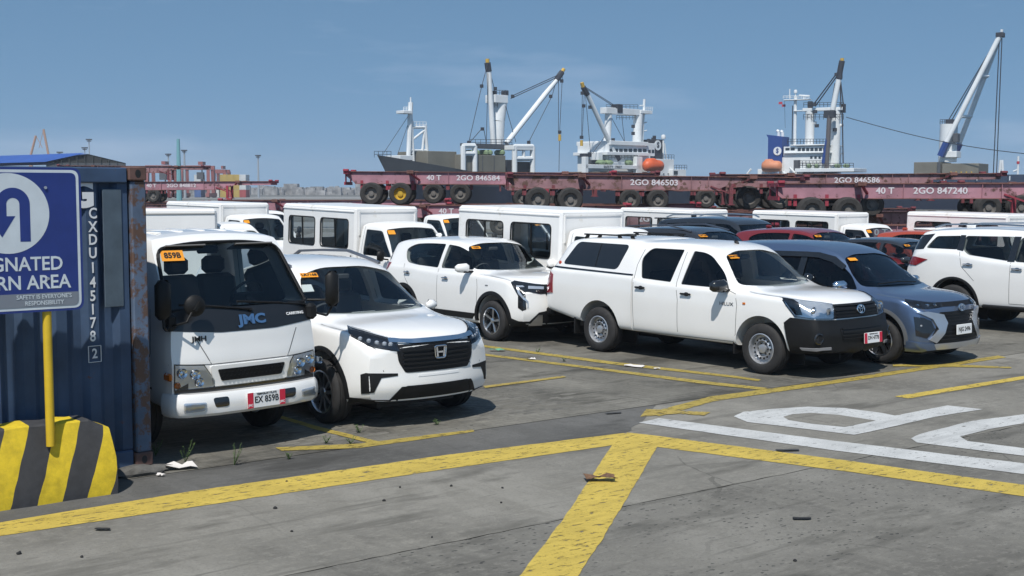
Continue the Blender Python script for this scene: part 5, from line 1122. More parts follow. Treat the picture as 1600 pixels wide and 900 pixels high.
# local: x forward (faces the road), y to the right edge in view (0 = right corner post), z up
H_ = 2.59; Wc = 2.44; Lc = 6.06
def corr(n0, n1, base, dep, per=.28):
    pts = []; y = n0
    while y > n1:
        pts += [(y, base), (y - per * .32, base), (y - per * .5, base - dep), (y - per * .82, base - dep)]; y -= per
    return pts + [(n1, base)]
pr = corr(-.16, -Wc + .16, -.035, .045); b = MB(); n = len(pr)
b.add([(x, y, .16) for y, x in pr] + [(x, y, H_ - .12) for y, x in pr], [(i, i + 1, n + i + 1, n + i) for i in range(n - 1)]); b.build('front_wall', CBLUE, cont, angle=20)
for sy in (0, -1):
    y0 = -.0 if sy == 0 else -Wc; ps = [(-Lc + .16 + k * .28, 0) for k in range(21)]; q = []
    for k in range(20):
        x = -Lc + .16 + k * .285; q += [(x, -.03), (x + .09, -.03), (x + .14, -.07), (x + .24, -.07)]
    b = MB(); n = len(q); sg = 1 if sy == 0 else -1
    b.add([(x, y0 + sg * d, .16) for x, d in q] + [(x, y0 + sg * d, H_ - .1) for x, d in q], [(i, i + 1, n + i + 1, n + i) for i in range(n - 1)]); b.build('side_wall', CBLUE, cont, angle=20)
    for x in (-.07, -Lc + .07):
        MB().box((x, y0 - sg * .07, H_ / 2), (.14, .14, H_ - .24), bev=.012).build('corner_post', CPOST, cont)
        for z in (.06, H_ - .06):
            c = MB().box((x, y0 - sg * .08, z), (.17, .165, .12), bev=.01).build('corner_casting', pmat('casting_rust', (.11, .06, .05), .8, var=.3), cont)
            if x > -1: MB().lathe([(.0001, 0), (.026, 0)], 'X', 14).build('casting_hole', INK, c).data.transform(Matrix.Translation((x + .0865, y0 - sg * .08, z)) @ Matrix.Diagonal((1, 1, 1.35, 1)))
MB().box((-.05, -Wc / 2, H_ - .075), (.10, Wc - .34, .13), bev=.01).build('top_rail', CBLUE, cont); MB().box((-.05, -Wc / 2, .08), (.10, Wc - .34, .15), bev=.01).build('bottom_rail', CBLUE, cont)
MB().box((-Lc / 2, -Wc / 2, H_ - .06), (Lc - .2, Wc - .1, .05)).build('roof', CBLUE, cont); MB().box((-Lc + .05, -Wc / 2, H_ / 2), (.05, Wc - .3, H_ - .3)).build('rear_wall', CBLUE, cont)
MB().box((-Lc / 2, -Wc / 2, .10), (Lc - .2, Wc - .1, .06)).build('floor', CHASSIS, cont)
b = MB().box((-.03, -.30, 1.90), (.012, .17, 1.0), bev=.004); b.build('repair_panel', pmat('patch_grey_blue', (.07, .10, .13), .7, var=.2), cont)
DEC = pmat('white_marking', (.68, .70, .72), .6)
fp0 = C0 + cf_ * -.03
def on_cont(px, py):
    w_ = plane_hit(px, py, fp0, cf_); d = w_ - C0; return Vector((d.dot(cf_), d.dot(cl_), d.z))
for ch, py in zip('CXDU145178', (334, 355, 375, 396, 419, 442, 463, 484, 505, 526)):
    q = on_cont(145, py); text(ch, .125, DEC, (-.028, q.y, q.z), (1, 0, 0), cont, bold=.018, xs=.85)
q = on_cont(148, 553); text('2', .115, DEC, (-.028, q.y, q.z), (1, 0, 0), cont, bold=.018, xs=.85); b = MB()
for a_, c_ in (((-.055, -.068), (.055, -.068)), ((.055, -.068), (.055, .068)), ((.055, .068), (-.055, .068)), ((-.055, .068), (-.055, -.068))): b.beam((-.028, q.y + a_[0], q.z + a_[1]), (-.028, q.y + c_[0], q.z + c_[1]), .004, .009, up=(1, 0, 0))
b.build('lettering', DEC, cont)
q = on_cont(127, 305); text('G', .30, DEC, (-.028, q.y, q.z), (1, 0, 0), cont, bold=.05)
for x in (-.3, -5.6):
    for y in (-.1, -2.34): MB().box((x, y, -.03), (.3, .25, .07)).build('sleeper', pmat('timber', (.12, .09, .06), .9), cont)
# ---- striped barrier
ba = R(-52); bf = Vector((math.cos(ba), math.sin(ba), 0)); bl = Vector((-bf.y, bf.x, 0)); B0 = G(186, 771)
bar = empty('concrete_barrier', B0, ba, 'low concrete barrier painted in slanted yellow and black stripes', 'barrier')
def stripe_mat():
    m = bpy.data.materials.new('barrier_stripes'); m.use_nodes = True; n = m.node_tree; bs = n.nodes['Principled BSDF']; bs.inputs['Roughness'].default_value = .75
    tcn = n.nodes.new('ShaderNodeTexCoord'); sx = n.nodes.new('ShaderNodeSeparateXYZ'); n.links.new(tcn.outputs['Object'], sx.inputs[0])
    nz = n.nodes.new('ShaderNodeTexNoise'); nz.inputs['Scale'].default_value = 3; n.links.new(tcn.outputs['Object'], nz.inputs['Vector'])
    def mth(op, a, c):
        q = n.nodes.new('ShaderNodeMath'); q.operation = op
        for i, v_ in ((0, a), (1, c)):
            if isinstance(v_, (int, float)): q.inputs[i].default_value = v_
            else: n.links.new(v_, q.inputs[i])
        return q.outputs[0]
    s_ = mth('ADD', sx.outputs['Y'], mth('MULTIPLY', sx.outputs['Z'], -.32)); s_ = mth('ADD', s_, mth('MULTIPLY', nz.outputs['Fac'], .05))
    fr_ = mth('FRACT', mth('ADD', mth('DIVIDE', s_, .395), 0.10), 0); st = mth('LESS_THAN', fr_, .52)
    mx = n.nodes.new('ShaderNodeMix'); mx.data_type = 'RGBA'; n.links.new(st, mx.inputs[0]); mx.inputs[6].default_value = (.68, .49, .02, 1); mx.inputs[7].default_value = (.045, .045, .048, 1)
    n2 = n.nodes.new('ShaderNodeTexNoise'); n2.inputs['Scale'].default_value = 9; n2.inputs['Detail'].default_value = 10; n2.inputs['Roughness'].default_value = .7; n.links.new(tcn.outputs['Object'], n2.inputs['Vector'])
    rp = n.nodes.new('ShaderNodeValToRGB'); rp.color_ramp.elements[0].position = .35; rp.color_ramp.elements[0].color = (.7, .7, .7, 1); rp.color_ramp.elements[1].position = .6; n.links.new(n2.outputs['Fac'], rp.inputs[0])
    m2 = n.nodes.new('ShaderNodeMix'); m2.data_type = 'RGBA'; m2.blend_type = 'MULTIPLY'; m2.inputs[0].default_value = 1; n.links.new(mx.outputs[2], m2.inputs[6]); n.links.new(rp.outputs[0], m2.inputs[7]); n.links.new(m2.outputs[2], bs.inputs['Base Color'])
    bp = n.nodes.new('ShaderNodeBump'); bp.inputs['Strength'].default_value = .5; bp.inputs['Distance'].default_value = .01; n.links.new(n2.outputs['Fac'], bp.inputs['Height']); n.links.new(bp.outputs[0], bs.inputs['Normal']); return m
prof = [(.0, 0), (0.0, .11), (-.035, .30), (-.075, .50), (-.10, .60), (-.115, .612), (-.36, .612), (-.375, .60), (-.40, .50), (-.44, .30), (-.47, .11), (-.47, 0)]
b = MB(); vs = []; fs = []; ys = [-2.6 + 2.6 * k / 26 for k in range(27)]
def bsc(y):                                    # right end is chamfered and battered
    if y > -.20: return 1 - .13 * ((y + .20) / .20)
    return 1.0 + (.008 if int(y * 9) % 3 == 0 else 0)
for i, y in enumerate(ys):
    k = bsc(y)
    for (x, z) in prof:
        j = random.uniform(-.006, .006); vs.append((x * (1 if k >= .99 else .98) + j, y - (0 if z < .42 or y < -.15 else .02 * (z - .42) / .16) + (random.uniform(-.012, .004) if i == 26 else 0), z * (k if z > .3 else 1) + (j if z > 0 else 0)))
    if i:
        m_ = len(prof)
        for q in range(m_ - 1): a = (i - 1) * m_ + q; fs.append((a, a + 1, a + 1 + m_, a + m_))
fs.append(tuple(range(26 * len(prof), 27 * len(prof)))); b.add(vs, fs); b.build('barrier_block', stripe_mat(), bar, angle=30)
# ---- road sign on yellow posts
SB = pmat('sign_blue', (.016, .033, .17), .45, var=.12, vscale=4); SW = pmat('sign_white', (.52, .57, .60), .5, var=.08, vscale=5); SG = pmat('sign_grey', (.17, .19, .22), .5); SY = pmat('post_yellow', (.60, .40, .02), .5, var=.12, vscale=5)
sa = ba; sgn_c = D(14, 376, 9.45)
sgn = empty('u_turn_sign', (sgn_c.x, sgn_c.y, 0), sa, 'blue and white U-turn area sign on a yellow post above the striped barrier', 'sign')
zc = sgn_c.z; hs = .555
def sboard(r, w, h, x0, x1): return MB().prism(roundpoly([Vector((-w, zc - h)), Vector((w, zc - h)), Vector((w, zc + h)), Vector((-w, zc + h))], r, 6), x0, x1, 'yz')
sboard(.07, hs, hs, -.012, 0).build('sign_board', SB, sgn)
sboard(.06, hs - .018, hs - .018, 0, .0015).build('sign_border', SW, sgn); sboard(.045, hs - .04, hs - .04, .0015, .003).build('sign_field', SB, sgn)
MB().prism(roundpoly([Vector((-hs + .04, zc - hs + .04)), Vector((hs - .04, zc - hs + .04)), Vector((hs - .04, zc - hs + .145)), Vector((-hs + .04, zc - hs + .145))], [.045, .045, .001, .001], 5), .003, .0045, 'yz').build('sign_footer', SG, sgn)
cz = zc + .205; MB().lathe([(.0001, .0045), (.305, .0045), (.305, .003)], 'X', 64, c=(0, .0, cz)).build('white_disc', SW, sgn)
arc = []
for k in range(25): a = math.pi * k / 24; arc.append((.035 + .125 * math.cos(a), cz + .07 + .125 * math.sin(a)))
inn = [(.035 + .048 * math.cos(math.pi * k / 24), cz + .07 + .048 * math.sin(math.pi * k / 24)) for k in range(25)][::-1]
MB().prism([(.16, cz - .215)] + arc + [(-.09, cz - .02), (-.15, cz - .02), (-.05, cz - .18), (.05, cz - .02), (-.013, cz - .02)] + inn + [(.083, cz - .215)], .0045, .006, 'yz').build('turn_arrow', SB, sgn)
text('DESIGNATED', .148, SW, (.005, .0, zc - .187), (1, 0, 0), sgn, bold=.016, xs=.9); text('U-TURN AREA', .148, SW, (.005, .015, zc - .33), (1, 0, 0), sgn, bold=.016, xs=.92)
text("SAFETY IS EVERYONE'S", .046, SW, (.0065, .25, zc - .438), (1, 0, 0), sgn, bold=.01, xs=.9); text('RESPONSIBILITY', .046, SW, (.0065, .25, zc - .487), (1, 0, 0), sgn, bold=.01, xs=.9)
for y in (.28, -.35):
    for z in (zc + .40, zc - .30): MB().cyl((.006, y, z), (.014, y, z), .012, n=8).build('bolt', STEELW, sgn); MB().box((-.045, y, z), (.09, .10, .03)).build('clamp', STEELW, sgn)
for y in (.28, -.35): MB().cyl((-.045, y, .45), (-.045, y, zc + .4), .034, n=16).build('post', SY, sgn)
# ---- rubble, litter, weeds, pebbles
RUB = pmat('broken_concrete', (.10, .095, .085), .95, var=.4, vscale=8, bump=.6, bscale=25)
def rock(name, p, sx, sy, sz, mat, label, cat, group=None, rz=0):
    bm = bmesh.new(); bmesh.ops.create_icosphere(bm, subdivisions=2, radius=1)
    for v in bm.verts:
        k = random.uniform(.78, 1.12); v.co = Vector((v.co.x * sx * k, v.co.y * sy * k, max(v.co.z, -.4) * sz * k))
    me = bpy.data.meshes.new(name); bm.to_mesh(me); bm.free(); me.materials.append(mat); me.update()
    o = link(name, me); o.location = (p.x, p.y, p.z + .4 * sz); o.rotation_euler = (0, 0, rz); return tag(o, label, cat, group)
rock('broken_slab', G(208, 742), .26, .14, .07, RUB, 'dark broken slab wedged between the barrier and the container corner', 'rubble', rz=.5)
rock('broken_slab', G(238, 736), .20, .08, .05, RUB, 'flat broken slab below the rusty container post', 'rubble', rz=.4)
def debris(name, px, py, w_, d_, mat, label, cat, h=.01, rz=0):
    p = G(px, py, 0); b = MB(); vs = []; nx = 5
    for i in range(nx):
        for j in range(3): vs.append((w_ * (i / (nx - 1) - .5) + random.uniform(-.1, .1) * w_, d_ * (j / 2 - .5) + random.uniform(-.12, .12) * d_, random.uniform(.1, 1) * h))
    fs = [(i * 3 + j, (i + 1) * 3 + j, (i + 1) * 3 + j + 1, i * 3 + j + 1) for i in range(nx - 1) for j in range(2)]
    n0 = len(vs); vs += [(x, y, z + .003) for x, y, z in vs]; fs = [tuple(reversed(f)) for f in fs] + [tuple(q + n0 for q in f) for f in fs]
    o = b.add(vs, fs).build(name, mat, None, angle=60, recalc=False); o.location = (p.x, p.y, .010); o.rotation_euler = (0, 0, rz); return tag(o, label, cat)
LITW = pmat('litter_white', (.7, .66, .62), .8); LEAF = pmat('dead_leaf', (.17, .09, .045), .85, var=.4, vscale=30); DKST = pmat('dark_stone', (.02, .02, .02), .9)
debris('paper_litter', 282, 733, .26, .12, LITW, 'crumpled pale litter below the light truck bumper', 'litter', .05, .3); debris('paper_scrap', 251, 745, .07, .04, LITW, 'small white scrap beside the flat broken slab', 'litter', .02)
debris('dead_leaf', 938, 752, .26, .13, LEAF, 'curled brown dead leaf on the yellow painted arm', 'leaf', .05, -.1); debris('paper_sheet', 992, 573, .30, .16, LITW, 'white paper sheet lying between the two thin bay lines', 'paper', .01, -.7)
debris('paper_scrap', 1027, 577, .09, .06, LITW, 'white scrap right of the paper sheet in the bay', 'litter', .01); debris('plastic_wrapper', 777, 549, .22, .10, pmat('wrapper_green', (.15, .42, .25), .4), 'green and white wrapper between the crossovers', 'litter', .03); debris('white_cup_lid', 830, 563, .12, .08, LITW, 'small white scrap below the compact crossover shadow', 'litter', .03)
debris('oil_rag', 1230, 705, .22, .06, pmat('rag', (.05, .05, .05), .9), 'dark flattened rag beside the white line', 'rag', .004, .1); debris('tyre_scrap', 958, 647, .18, .05, pmat('rag', (.05, .05, .05), .9), 'dark strip lying near the end of the bay line', 'scrap', .004, .4)
debris('tyre_scrap', 160, 829, .10, .04, DKST, 'dark scrap just below the yellow line at left', 'scrap', .006); debris('tyre_scrap', 1252, 812, .13, .05, DKST, 'dark smear-like scrap on the worn concrete slab', 'scrap', .003)
for i, (px, py, s_) in enumerate([(430, 795, .018), (30, 866, .02), (128, 871, .014), (600, 783, .016), (705, 760, .014), (625, 762, .012), (456, 831, .012), (1242, 877, .016), (783, 786, .012), (785, 763, .012), (448, 753, .012), (675, 840, .010)]):
    rock('pebble', G(px, py), s_, s_ * .8, s_ * .8, DKST, 'tiny dark pebble scattered on the concrete road', 'pebble', 'dark pebbles on the road', rz=i)
GREEN = pmat('weed_green', (.07, .12, .03), .7, var=.4, vscale=20)
def weed(px, py, h, n, label, spread=.5, leaf=.02):
    p = G(px, py); t = empty('weed', p, 0, label, 'weed', 'weeds in the lot'); s_ = MB(); lf = MB()
    for i in range(n):
        a = random.uniform(0, 6.28); l_ = h * random.uniform(.5, 1); tip = Vector((math.cos(a) * spread * l_, math.sin(a) * spread * l_, l_)); s_.cyl((0, 0, 0), tip, .003, .0015, n=4)
        for k in range(9):
            q = tip * (.2 + .8 * k / 8); aa = random.uniform(0, 6.28); d_ = Vector((math.cos(aa), math.sin(aa), random.uniform(-.2, .6))) * leaf * random.uniform(.6, 1.3); u_ = d_.cross(Vector((0, 0, 1))).normalized() * leaf * .35
            lf.add([q, q + d_ * .5 + u_, q + d_, q + d_ * .5 - u_], [(0, 1, 2, 3)])
    s_.build('stem', GREEN, t); tag(lf.build('leaf_cluster', GREEN, t, recalc=False), kind='stuff'); tag(t.children[0], kind='stuff')
weed(243, 712, .17, 5, 'thin weed right beside the rusty container post'); weed(290, 722, .20, 6, 'taller weed in the shade under the truck bumper'); weed(366, 727, .20, 6, 'weed standing alone in front of the truck bumper'); weed(452, 718, .07, 5, 'small weed at the edge of the block paving, left of the bay corner')
weed(510, 693, .10, 6, 'weed growing through the block paving in the bay corner', .8); weed(548, 694, .08, 5, 'low weed beside the bay corner line', .8); weed(562, 676, .09, 6, 'weed tuft just right of the slanted bay line', .8); weed(683, 664, .06, 5, 'tiny weed in front of the wide grille crossover', .8)
t_ = weed(208, 712, .10, 7, 'broad green leaves sprouting at the barrier end', .8, .06)
weed(840, 551, .08, 5, 'weed tuft on the farther bay line', .8); weed(882, 565, .07, 5, 'weed tuft between the two thin bay lines', .8)

# ================================================================== CONTAINER TRAILERS
PINK = pmat('faded_pink_red_paint', (.36, .18, .215), .8, var=.3, vscale=.9, rust=(.10, .05, .042), rustamt=.45, rustscale=2.2)
REDT = pmat('red_trailer_paint', (.28, .03, .05), .75, var=.3, vscale=2, rust=(.12, .03, .03), rustamt=.38, rustscale=3)
RUSTT = pmat('rusty_trailer_steel', (.17, .075, .06), .85, var=.4, vscale=2.5, rust=(.30, .22, .18), rustamt=.38, rustscale=3)
TXTW = pmat('stencil_white', (.62, .58, .60), .7)
def tyre_truck():
    r, rim, h = .50, .27, .13; pf = [(rim, -h + .02), (rim + .02, -h), (r - .06, -h - .008), (r - .015, -h + .03), (r, -h + .05), (r, -.02), (r - .012, -.012), (r - .012, .012), (r, .02), (r, h - .05), (r - .015, h - .03), (r - .06, h + .008), (rim + .02, h), (rim, h - .02)]
    return MB().lathe(pf, n=36).mesh('truck_tyre', DUSTYRUB)
TT = tyre_truck(); TR = MB().lathe([(.275, -.10), (.26, -.05), (.22, .02), (.13, .03), (.12, -.04), (.0001, -.05)], n=28).mesh('truck_rim', pmat('dusty_rim', (.13, .12, .11), .7, var=.3)); TRY = TR.copy(); TRY.materials.clear(); TRY.materials.append(pmat('yellow_rim', (.45, .28, .02), .6, var=.3))
def make_trailer():
    t = empty('container_trailer'); Lt = 12.2; zt = 1.50
    for s in (-1, 1):
        w_ = MB().prism([(0, zt - .18), (.45, zt - .55), (8.5, zt - .55), (9.3, zt - .26), (Lt, zt - .26), (Lt, zt - .03), (0, zt - .03)], s * .50 - .012, s * .50 + .012, 'xz').build('main_beam', PINK, t)
        MB().box((Lt / 2, s * .50, zt - .015), (Lt, .20, .03)).build('beam_flange', RUSTT, w_); MB().box((4.5, s * .50, zt - .56), (8.1, .20, .025)).build('beam_flange', RUSTT, w_)
        for x in (3.2, 4.66, 7.5, 8.2): MB().box((x, s * (.50 + .05), zt - .29), (.02, .08, .50)).build('stiffener', PINK, w_)
        MB().beam((3.35, s * .55, zt - .38), (3.0, s * 1.18, zt - .08), .10, .06).build('outrigger_brace', REDT, t); MB().beam((9.6, s * .55, zt - .24), (9.9, s * 1.18, zt - .06), .10, .06).build('outrigger_brace', REDT, t)
        leg = MB().box((9.1, s * .72, .78), (.15, .15, .86)).box((9.1, s * .72, .36), (.26, .26, .04)).build('landing_leg', REDT, t); MB().beam((9.1, s * .70, .8), (8.3, s * .52, zt - .40), .06, .06).build('leg_brace', REDT, leg)
        for x in (.13, Lt - .13): MB().box((x, s * 1.10, zt + .04), (.24, .26, .10), bev=.02).build('twist_lock', REDT, t)
        for x in (3.0, 9.9): MB().box((x, s * 1.13, zt - .03), (.30, .18, .14), bev=.01).build('twist_lock', RUSTT, t)
    for x, m_ in ((.13, REDT), (Lt - .13, REDT), (3.0, RUSTT), (9.9, RUSTT)): MB().box((x, 0, zt - .06), (.24, 2.30, .15), bev=.01).build('bolster', m_, t)
    for x in (1.0, 2.0, 4.2, 5.2, 6.2, 7.2, 8.3, 9.0, 10.8, 11.5): MB().box((x, 0, zt - .16), (.08, .97, .12)).build('cross_member', RUSTT, t)
    MB().box((.06, 0, .95), (.06, 2.1, .14)).box((.06, -.7, 1.2), (.06, .08, .45)).box((.06, .7, 1.2), (.06, .08, .45)).build('rear_bumper', REDT, t)
    for i, x in enumerate((1.25, 2.55)):
        MB().cyl((x, -.95, .5), (x, .95, .5), .07).box((x, 0, .62), (.1, 1.2, .1)).build('axle', CHASSIS, t)
        for y in (-1.07, -.76, .76, 1.07):
            o = link('wheel', TT, t); o.location = (x, y, .5); rm = link('rim', TRY if (i == 1 and y < -1) else TR, o)
            if y > 0: rm.rotation_euler = (0, 0, math.pi)
    for s in (-1, 1):
        for x in (.75, 1.9, 3.05): MB().box((x, s * .5, zt - .62), (.12, .10, .42)).build('spring_hanger', REDT, t)
        for x in (1.25, 2.55): MB().beam((x - .5, s * .5, .72), (x + .5, s * .5, .72), .08, .07).build('leaf_spring', CHASSIS, t)
    return t
trl = make_trailer(); TG = 'red container trailers stacked behind the lot'
RPINK = pmat('rusted_pink_paint', (.28, .155, .165), .85, var=.35, vscale=1.2, rust=(.11, .06, .045), rustamt=.50, rustscale=2.6)
DREDT = pmat('dull_red_paint', (.17, .04, .05), .8, var=.3, vscale=2, rust=(.09, .04, .035), rustamt=.46, rustscale=3)
tcount = [0]
def trailer(px, depth, base, label, num, rz=0, src=None, x0=0.0, cap='40 T'):
    tcount[0] += 1; rusty = tcount[0] not in (1, 2, 5, 6, 9, 21, 22)
    o = copy_tree(trl, None, {MATS['yellow_rim']: MATS['dusty_rim'], **({PINK: RPINK, REDT: DREDT} if rusty else {})}) if src is None else src
    if src is None:
        for c_ in [q for q in o.children if q.name.startswith('lettering')]: bpy.data.objects.remove(c_)
    X = (px - 800) / FPX * depth; o.location = (X - x0 * math.cos(rz), depth - x0 * math.sin(rz), base); o.rotation_euler = (0, [0, .006, -.004, .009, -.008][tcount[0] % 5] if base > 1 else 0, rz); tag(o, label, 'trailer', TG)
    if num:
        text(num, .32, TXTW, (6.0, -.527, 1.22), (0, -1, 0), o, bold=.02, xs=1.15)
        if cap: text(cap, .32, TXTW, (4.0, -.527, 1.22), (0, -1, 0), o, bold=.02, xs=1.1)
    return o
trailer(543, 57, 1.80, 'faded red trailer on top of the stack, left end jutting out, one yellow wheel rim', '2GO 846584', R(-1.5), trl)
trailer(560, 56.2, .29, 'lower faded trailer under the jutting one, number 411007', '2GO 411007', R(-1.2))
tr2 = trailer(790, 51, 1.58, 'upper rusty trailer in the middle of the row, behind the pickup', '2GO 846503', R(2.5), cap=None)
trailer(800, 50.2, .08, 'lower trailer in the middle of the row, mostly hidden by vans', '2GO 844501', R(1))
trailer(1205, 46.2, 1.20, 'upper faded red trailer at right, number 847240', '2GO 847240', R(-1.5))
trailer(1195, 45.6, -.30, 'lower trailer at right under number 847240', '2GO 844406', R(.5), cap='30 T')
trailer(1115, 53.5, 1.62, 'upper trailer behind the right one, gooseneck showing to its left', '2GO 846586', R(2), cap=None)
trailer(1120, 54.5, 0, 'lower trailer in shade behind the right stack', None, R(2))
trailer(700, 61, .29, 'lower trailer in shade behind the left stack', None, R(0))
for px, dp, bs, rz, lab in ((640, 61.5, 1.79, 0, 'upper shaded trailer in the second row behind the left stack'), (940, 60, 1.5, 1, 'upper shaded trailer in the second row behind the pickup'), (935, 60, 0, 1, 'lower shaded trailer in the second row behind the pickup'),
    (1260, 55, 1.35, 0, 'upper shaded trailer in the second row at right'), (1255, 55, -.12, 0, 'lower shaded trailer in the second row at right'), (1480, 51, 1.25, -1, 'upper trailer cut off by the right edge'), (1490, 51, -.22, -1, 'lower trailer cut off by the right edge'),
    (780, 69, 1.5, 2, 'upper trailer in the third row, middle'), (770, 69, 0, 2, 'lower trailer in the third row, middle'), (1060, 66, 1.5, 1, 'upper trailer in the third row, right'), (1060, 66, 0, 1, 'lower trailer in the third row, right')):
    trailer(px, dp, bs, lab, None, R(rz))
tag(MB().box((2, 59, .13), (24, 10, .32)).build('quay_platform', pmat('quay_concrete', (.22, .22, .21), .9, var=.2)), kind='structure')
tag(MB().box((-13, 72, .2), (30, 14, .46)).build('quay_platform', pmat('quay_concrete', (.22, .22, .21), .9, var=.2)), kind='structure')
trailer(349, 67, .43, 'single trailer left of the main stack, number 848817', '2GO 848817', R(0))
trailer(300, 84, 1.5, 'upper trailer behind the single one at left', '2GO 848812', R(0), x0=6.5); trailer(300, 84, 0, 'lower trailer behind the single one at left', None, 0, x0=6.5)
for i, lab in enumerate(('lowest of three stacked trailers just right of the blue container', 'middle of three stacked trailers just right of the blue container', 'topmost of three stacked trailers just right of the blue container')):
    trailer(326, 105, i * 1.5, lab, None, R(0), x0=12.2)
trailer(262, 98, 1.5, 'trailer with dark tyres peeking out beside the container post', None, R(180), x0=.5); trailer(262, 98, 0, 'bottom trailer hidden under the dark-tyred one', None, R(180), x0=.5)

# ================================================================== SHIPS
SWH = pmat('ship_white', (.70, .72, .72), .5, var=.08, vscale=.4, rust=(.35, .26, .2), rustamt=.30, rustscale=.8)
SNV = pmat('ship_navy', (.010, .016, .036), .5, var=.2, vscale=.3); SGY = pmat('ship_grey', (.065, .07, .078), .6, var=.15, vscale=.5); STAN = pmat('ship_hatch_khaki', (.16, .15, .12), .8, var=.15, vscale=.4)
SDK = pmat('ship_dark_rig', (.02, .024, .035), .7); SYL = pmat('ship_yellow', (.55, .34, .04), .6); SOR = pmat('lifeboat_orange', (.62, .10, .02), .5); SOR2 = pmat('lifeboat_faded', (.58, .22, .11), .6); SBL = pmat('funnel_blue', (.012, .05, .22), .5); WIN = pmat('ship_window', (.02, .03, .04), .15); SGR = pmat('winch_green', (.17, .24, .13), .7, var=.3)
class Ship:
    def __init__(s, name, pa, da, pb, db, label):
        A = Vector(((pa - 800) / FPX * da, da, 0)); B = Vector(((pb - 800) / FPX * db, db, 0)); s.A = A; s.a = (B - A).normalized(); s.len = (B - A).length; s.b = Vector((s.a.y, -s.a.x, 0))
        s.o = empty(name, A, math.atan2(s.a.y, s.a.x), label, 'ship')
    def at(s, px, py, t=0.0):                  # local (along, -t, z) of a photo pixel at lateral offset t towards the viewer
        k = (px - 800) / FPX; x, y = s.A.x + s.b.x * t, s.A.y + s.b.y * t
        q = (k * y - x) / (s.a.x - k * s.a.y); Yd = y + s.a.y * q; return Vector((q, -t, D(px, py, Yd).z))
    def part(s, name, mb, mat, parent=None): return mb.build(name, mat, parent or s.o)
    def bar(s, name, pts, r, mat, t=0, parent=None, n=8):
        b = MB()
        P_ = [s.at(p[0], p[1], p[2] if len(p) > 2 else t) for p in pts]
        for i in range(len(P_) - 1): b.cyl(P_[i], P_[i + 1], r, n=n)
        return s.part(name, b, mat, parent)
    def block(s, name, x0, x1, y0, y1, mat, t0=-4, t1=4, parent=None, bev=.05):
        """block whose near face (at lateral t1) covers the pixel box"""
        p = s.at(x0, y1, t1); q = s.at(x1, y0, t1); p2 = s.at(x0, y1, t1); c = Vector(((p.x + q.x) / 2, -(t0 + t1) / 2, (p.z + q.z) / 2))
        return s.part(name, MB().box(c, (abs(q.x - p.x), t1 - t0, abs(q.z - p.z)), bev=bev), mat, parent)
    def windows(s, parent, x0, x1, y0, y1, n, t1, frac=.6):
        for k in range(n):
            a = x0 + (x1 - x0) * (k + (1 - frac) / 2) / n; c = x0 + (x1 - x0) * (k + 1 - (1 - frac) / 2) / n; s.block('window', a, c, y0, y1, WIN, t1 - .1, t1 + .04, parent, 0)
    def rail(s, name, pts, t, h=1.0, mat=None, n=6, parent=None):
        b = MB(); P_ = []
        for a, c in zip(pts[:-1], pts[1:]):
            for k in range(n): P_.append(s.at(a[0] + (c[0] - a[0]) * k / n, a[1] + (c[1] - a[1]) * k / n, t))
        P_.append(s.at(pts[-1][0], pts[-1][1], t))
        for p in P_: b.cyl(p, p + Vector((0, 0, h)), .05, n=4)
        for a, c in zip(P_[:-1], P_[1:]):
            for z in (h, h * .5): b.cyl(a + Vector((0, 0, z)), c + Vector((0, 0, z)), .04, n=4)
        return s.part(name, b, mat or SDK, parent)
s1 = Ship('cargo_ship', 590, 205, 1080, 262, 'dark hulled cargo ship with white crane mast, bow pointing left, orange lifeboat')
# hull
def hull(sh, L_, beam, deck, keel, bowh, bow_at0=True, mats=(SNV, SGY), fore=.22):
    b1 = MB(); b2 = MB(); N = 28; lv = [0, .35, .7, 1.0]; rows = []
    for i in range(N + 1):
        u_ = i / N; hb = beam * min(1, (1 - (1 - min(1, u_ / fore)) ** 2.2)) * (1 if u_ < .9 else 1 - .25 * ((u_ - .9) / .1) ** 2); zd = deck + (bowh - deck) * max(0, 1 - u_ / fore) ** 1.3
        st = []
        for l_ in lv:
            fl = .45 + .55 * l_ ** .8 if u_ < fore else .9 + .1 * l_
            st.append((u_ * L_ + (1 - l_) * 6.5 * max(0, 1 - u_ / .15), hb * fl, keel + (zd - keel) * l_))
        rows.append(st)
    for (b, r0, r1) in ((b1, 0, 2), (b2, 2, 3)):
        vs = []; fs = []; m_ = r1 - r0 + 1
        for st in rows:
            for (x, y, z) in st[r0:r1 + 1]: vs.append((x, -y, z))
            for (x, y, z) in st[r0:r1 + 1]: vs.append((x, y, z))
        for i in range(N):
            for k in range(m_ - 1):
                a = i * 2 * m_ + k; fs.append((a, a + 1, a + 1 + 2 * m_, a + 2 * m_)); a += m_; fs.append((a, a + 2 * m_, a + 1 + 2 * m_, a + 1))
        i = N * 2 * m_; fs.append(tuple([i + k for k in range(m_)] + [i + m_ + k for k in range(m_ - 1, -1, -1)]))
        if r1 == 3:
            for i in range(N): a = i * 2 * m_ + m_ - 1; fs.append((a, a + m_, a + m_ + 2 * m_, a + 2 * m_))
        b.add(vs, fs)
    sh.part('hull', b1, mats[0]); sh.part('bulwark', b2, mats[1])
hull(s1, 84, 7.0, 5.2, -2.2, 8.2)
s1.rail('bow_rail', [(586, 246), (612, 246)], .5, 1.0, n=4)
s1.block('anchor_winch', 626, 646, 243, 250, SWH, -2, 2)
fm = s1.bar('foremast', [(639, 250), (643, 160)], .42, SWH); s1.bar('mast_post', [(647, 252), (644, 180)], .22, SWH, parent=fm); s1.bar('mast_post', [(669, 252), (665, 196)], .30, SWH, parent=fm); s1.bar('mast_post', [(659, 252), (664, 205)], .22, SWH, parent=fm)
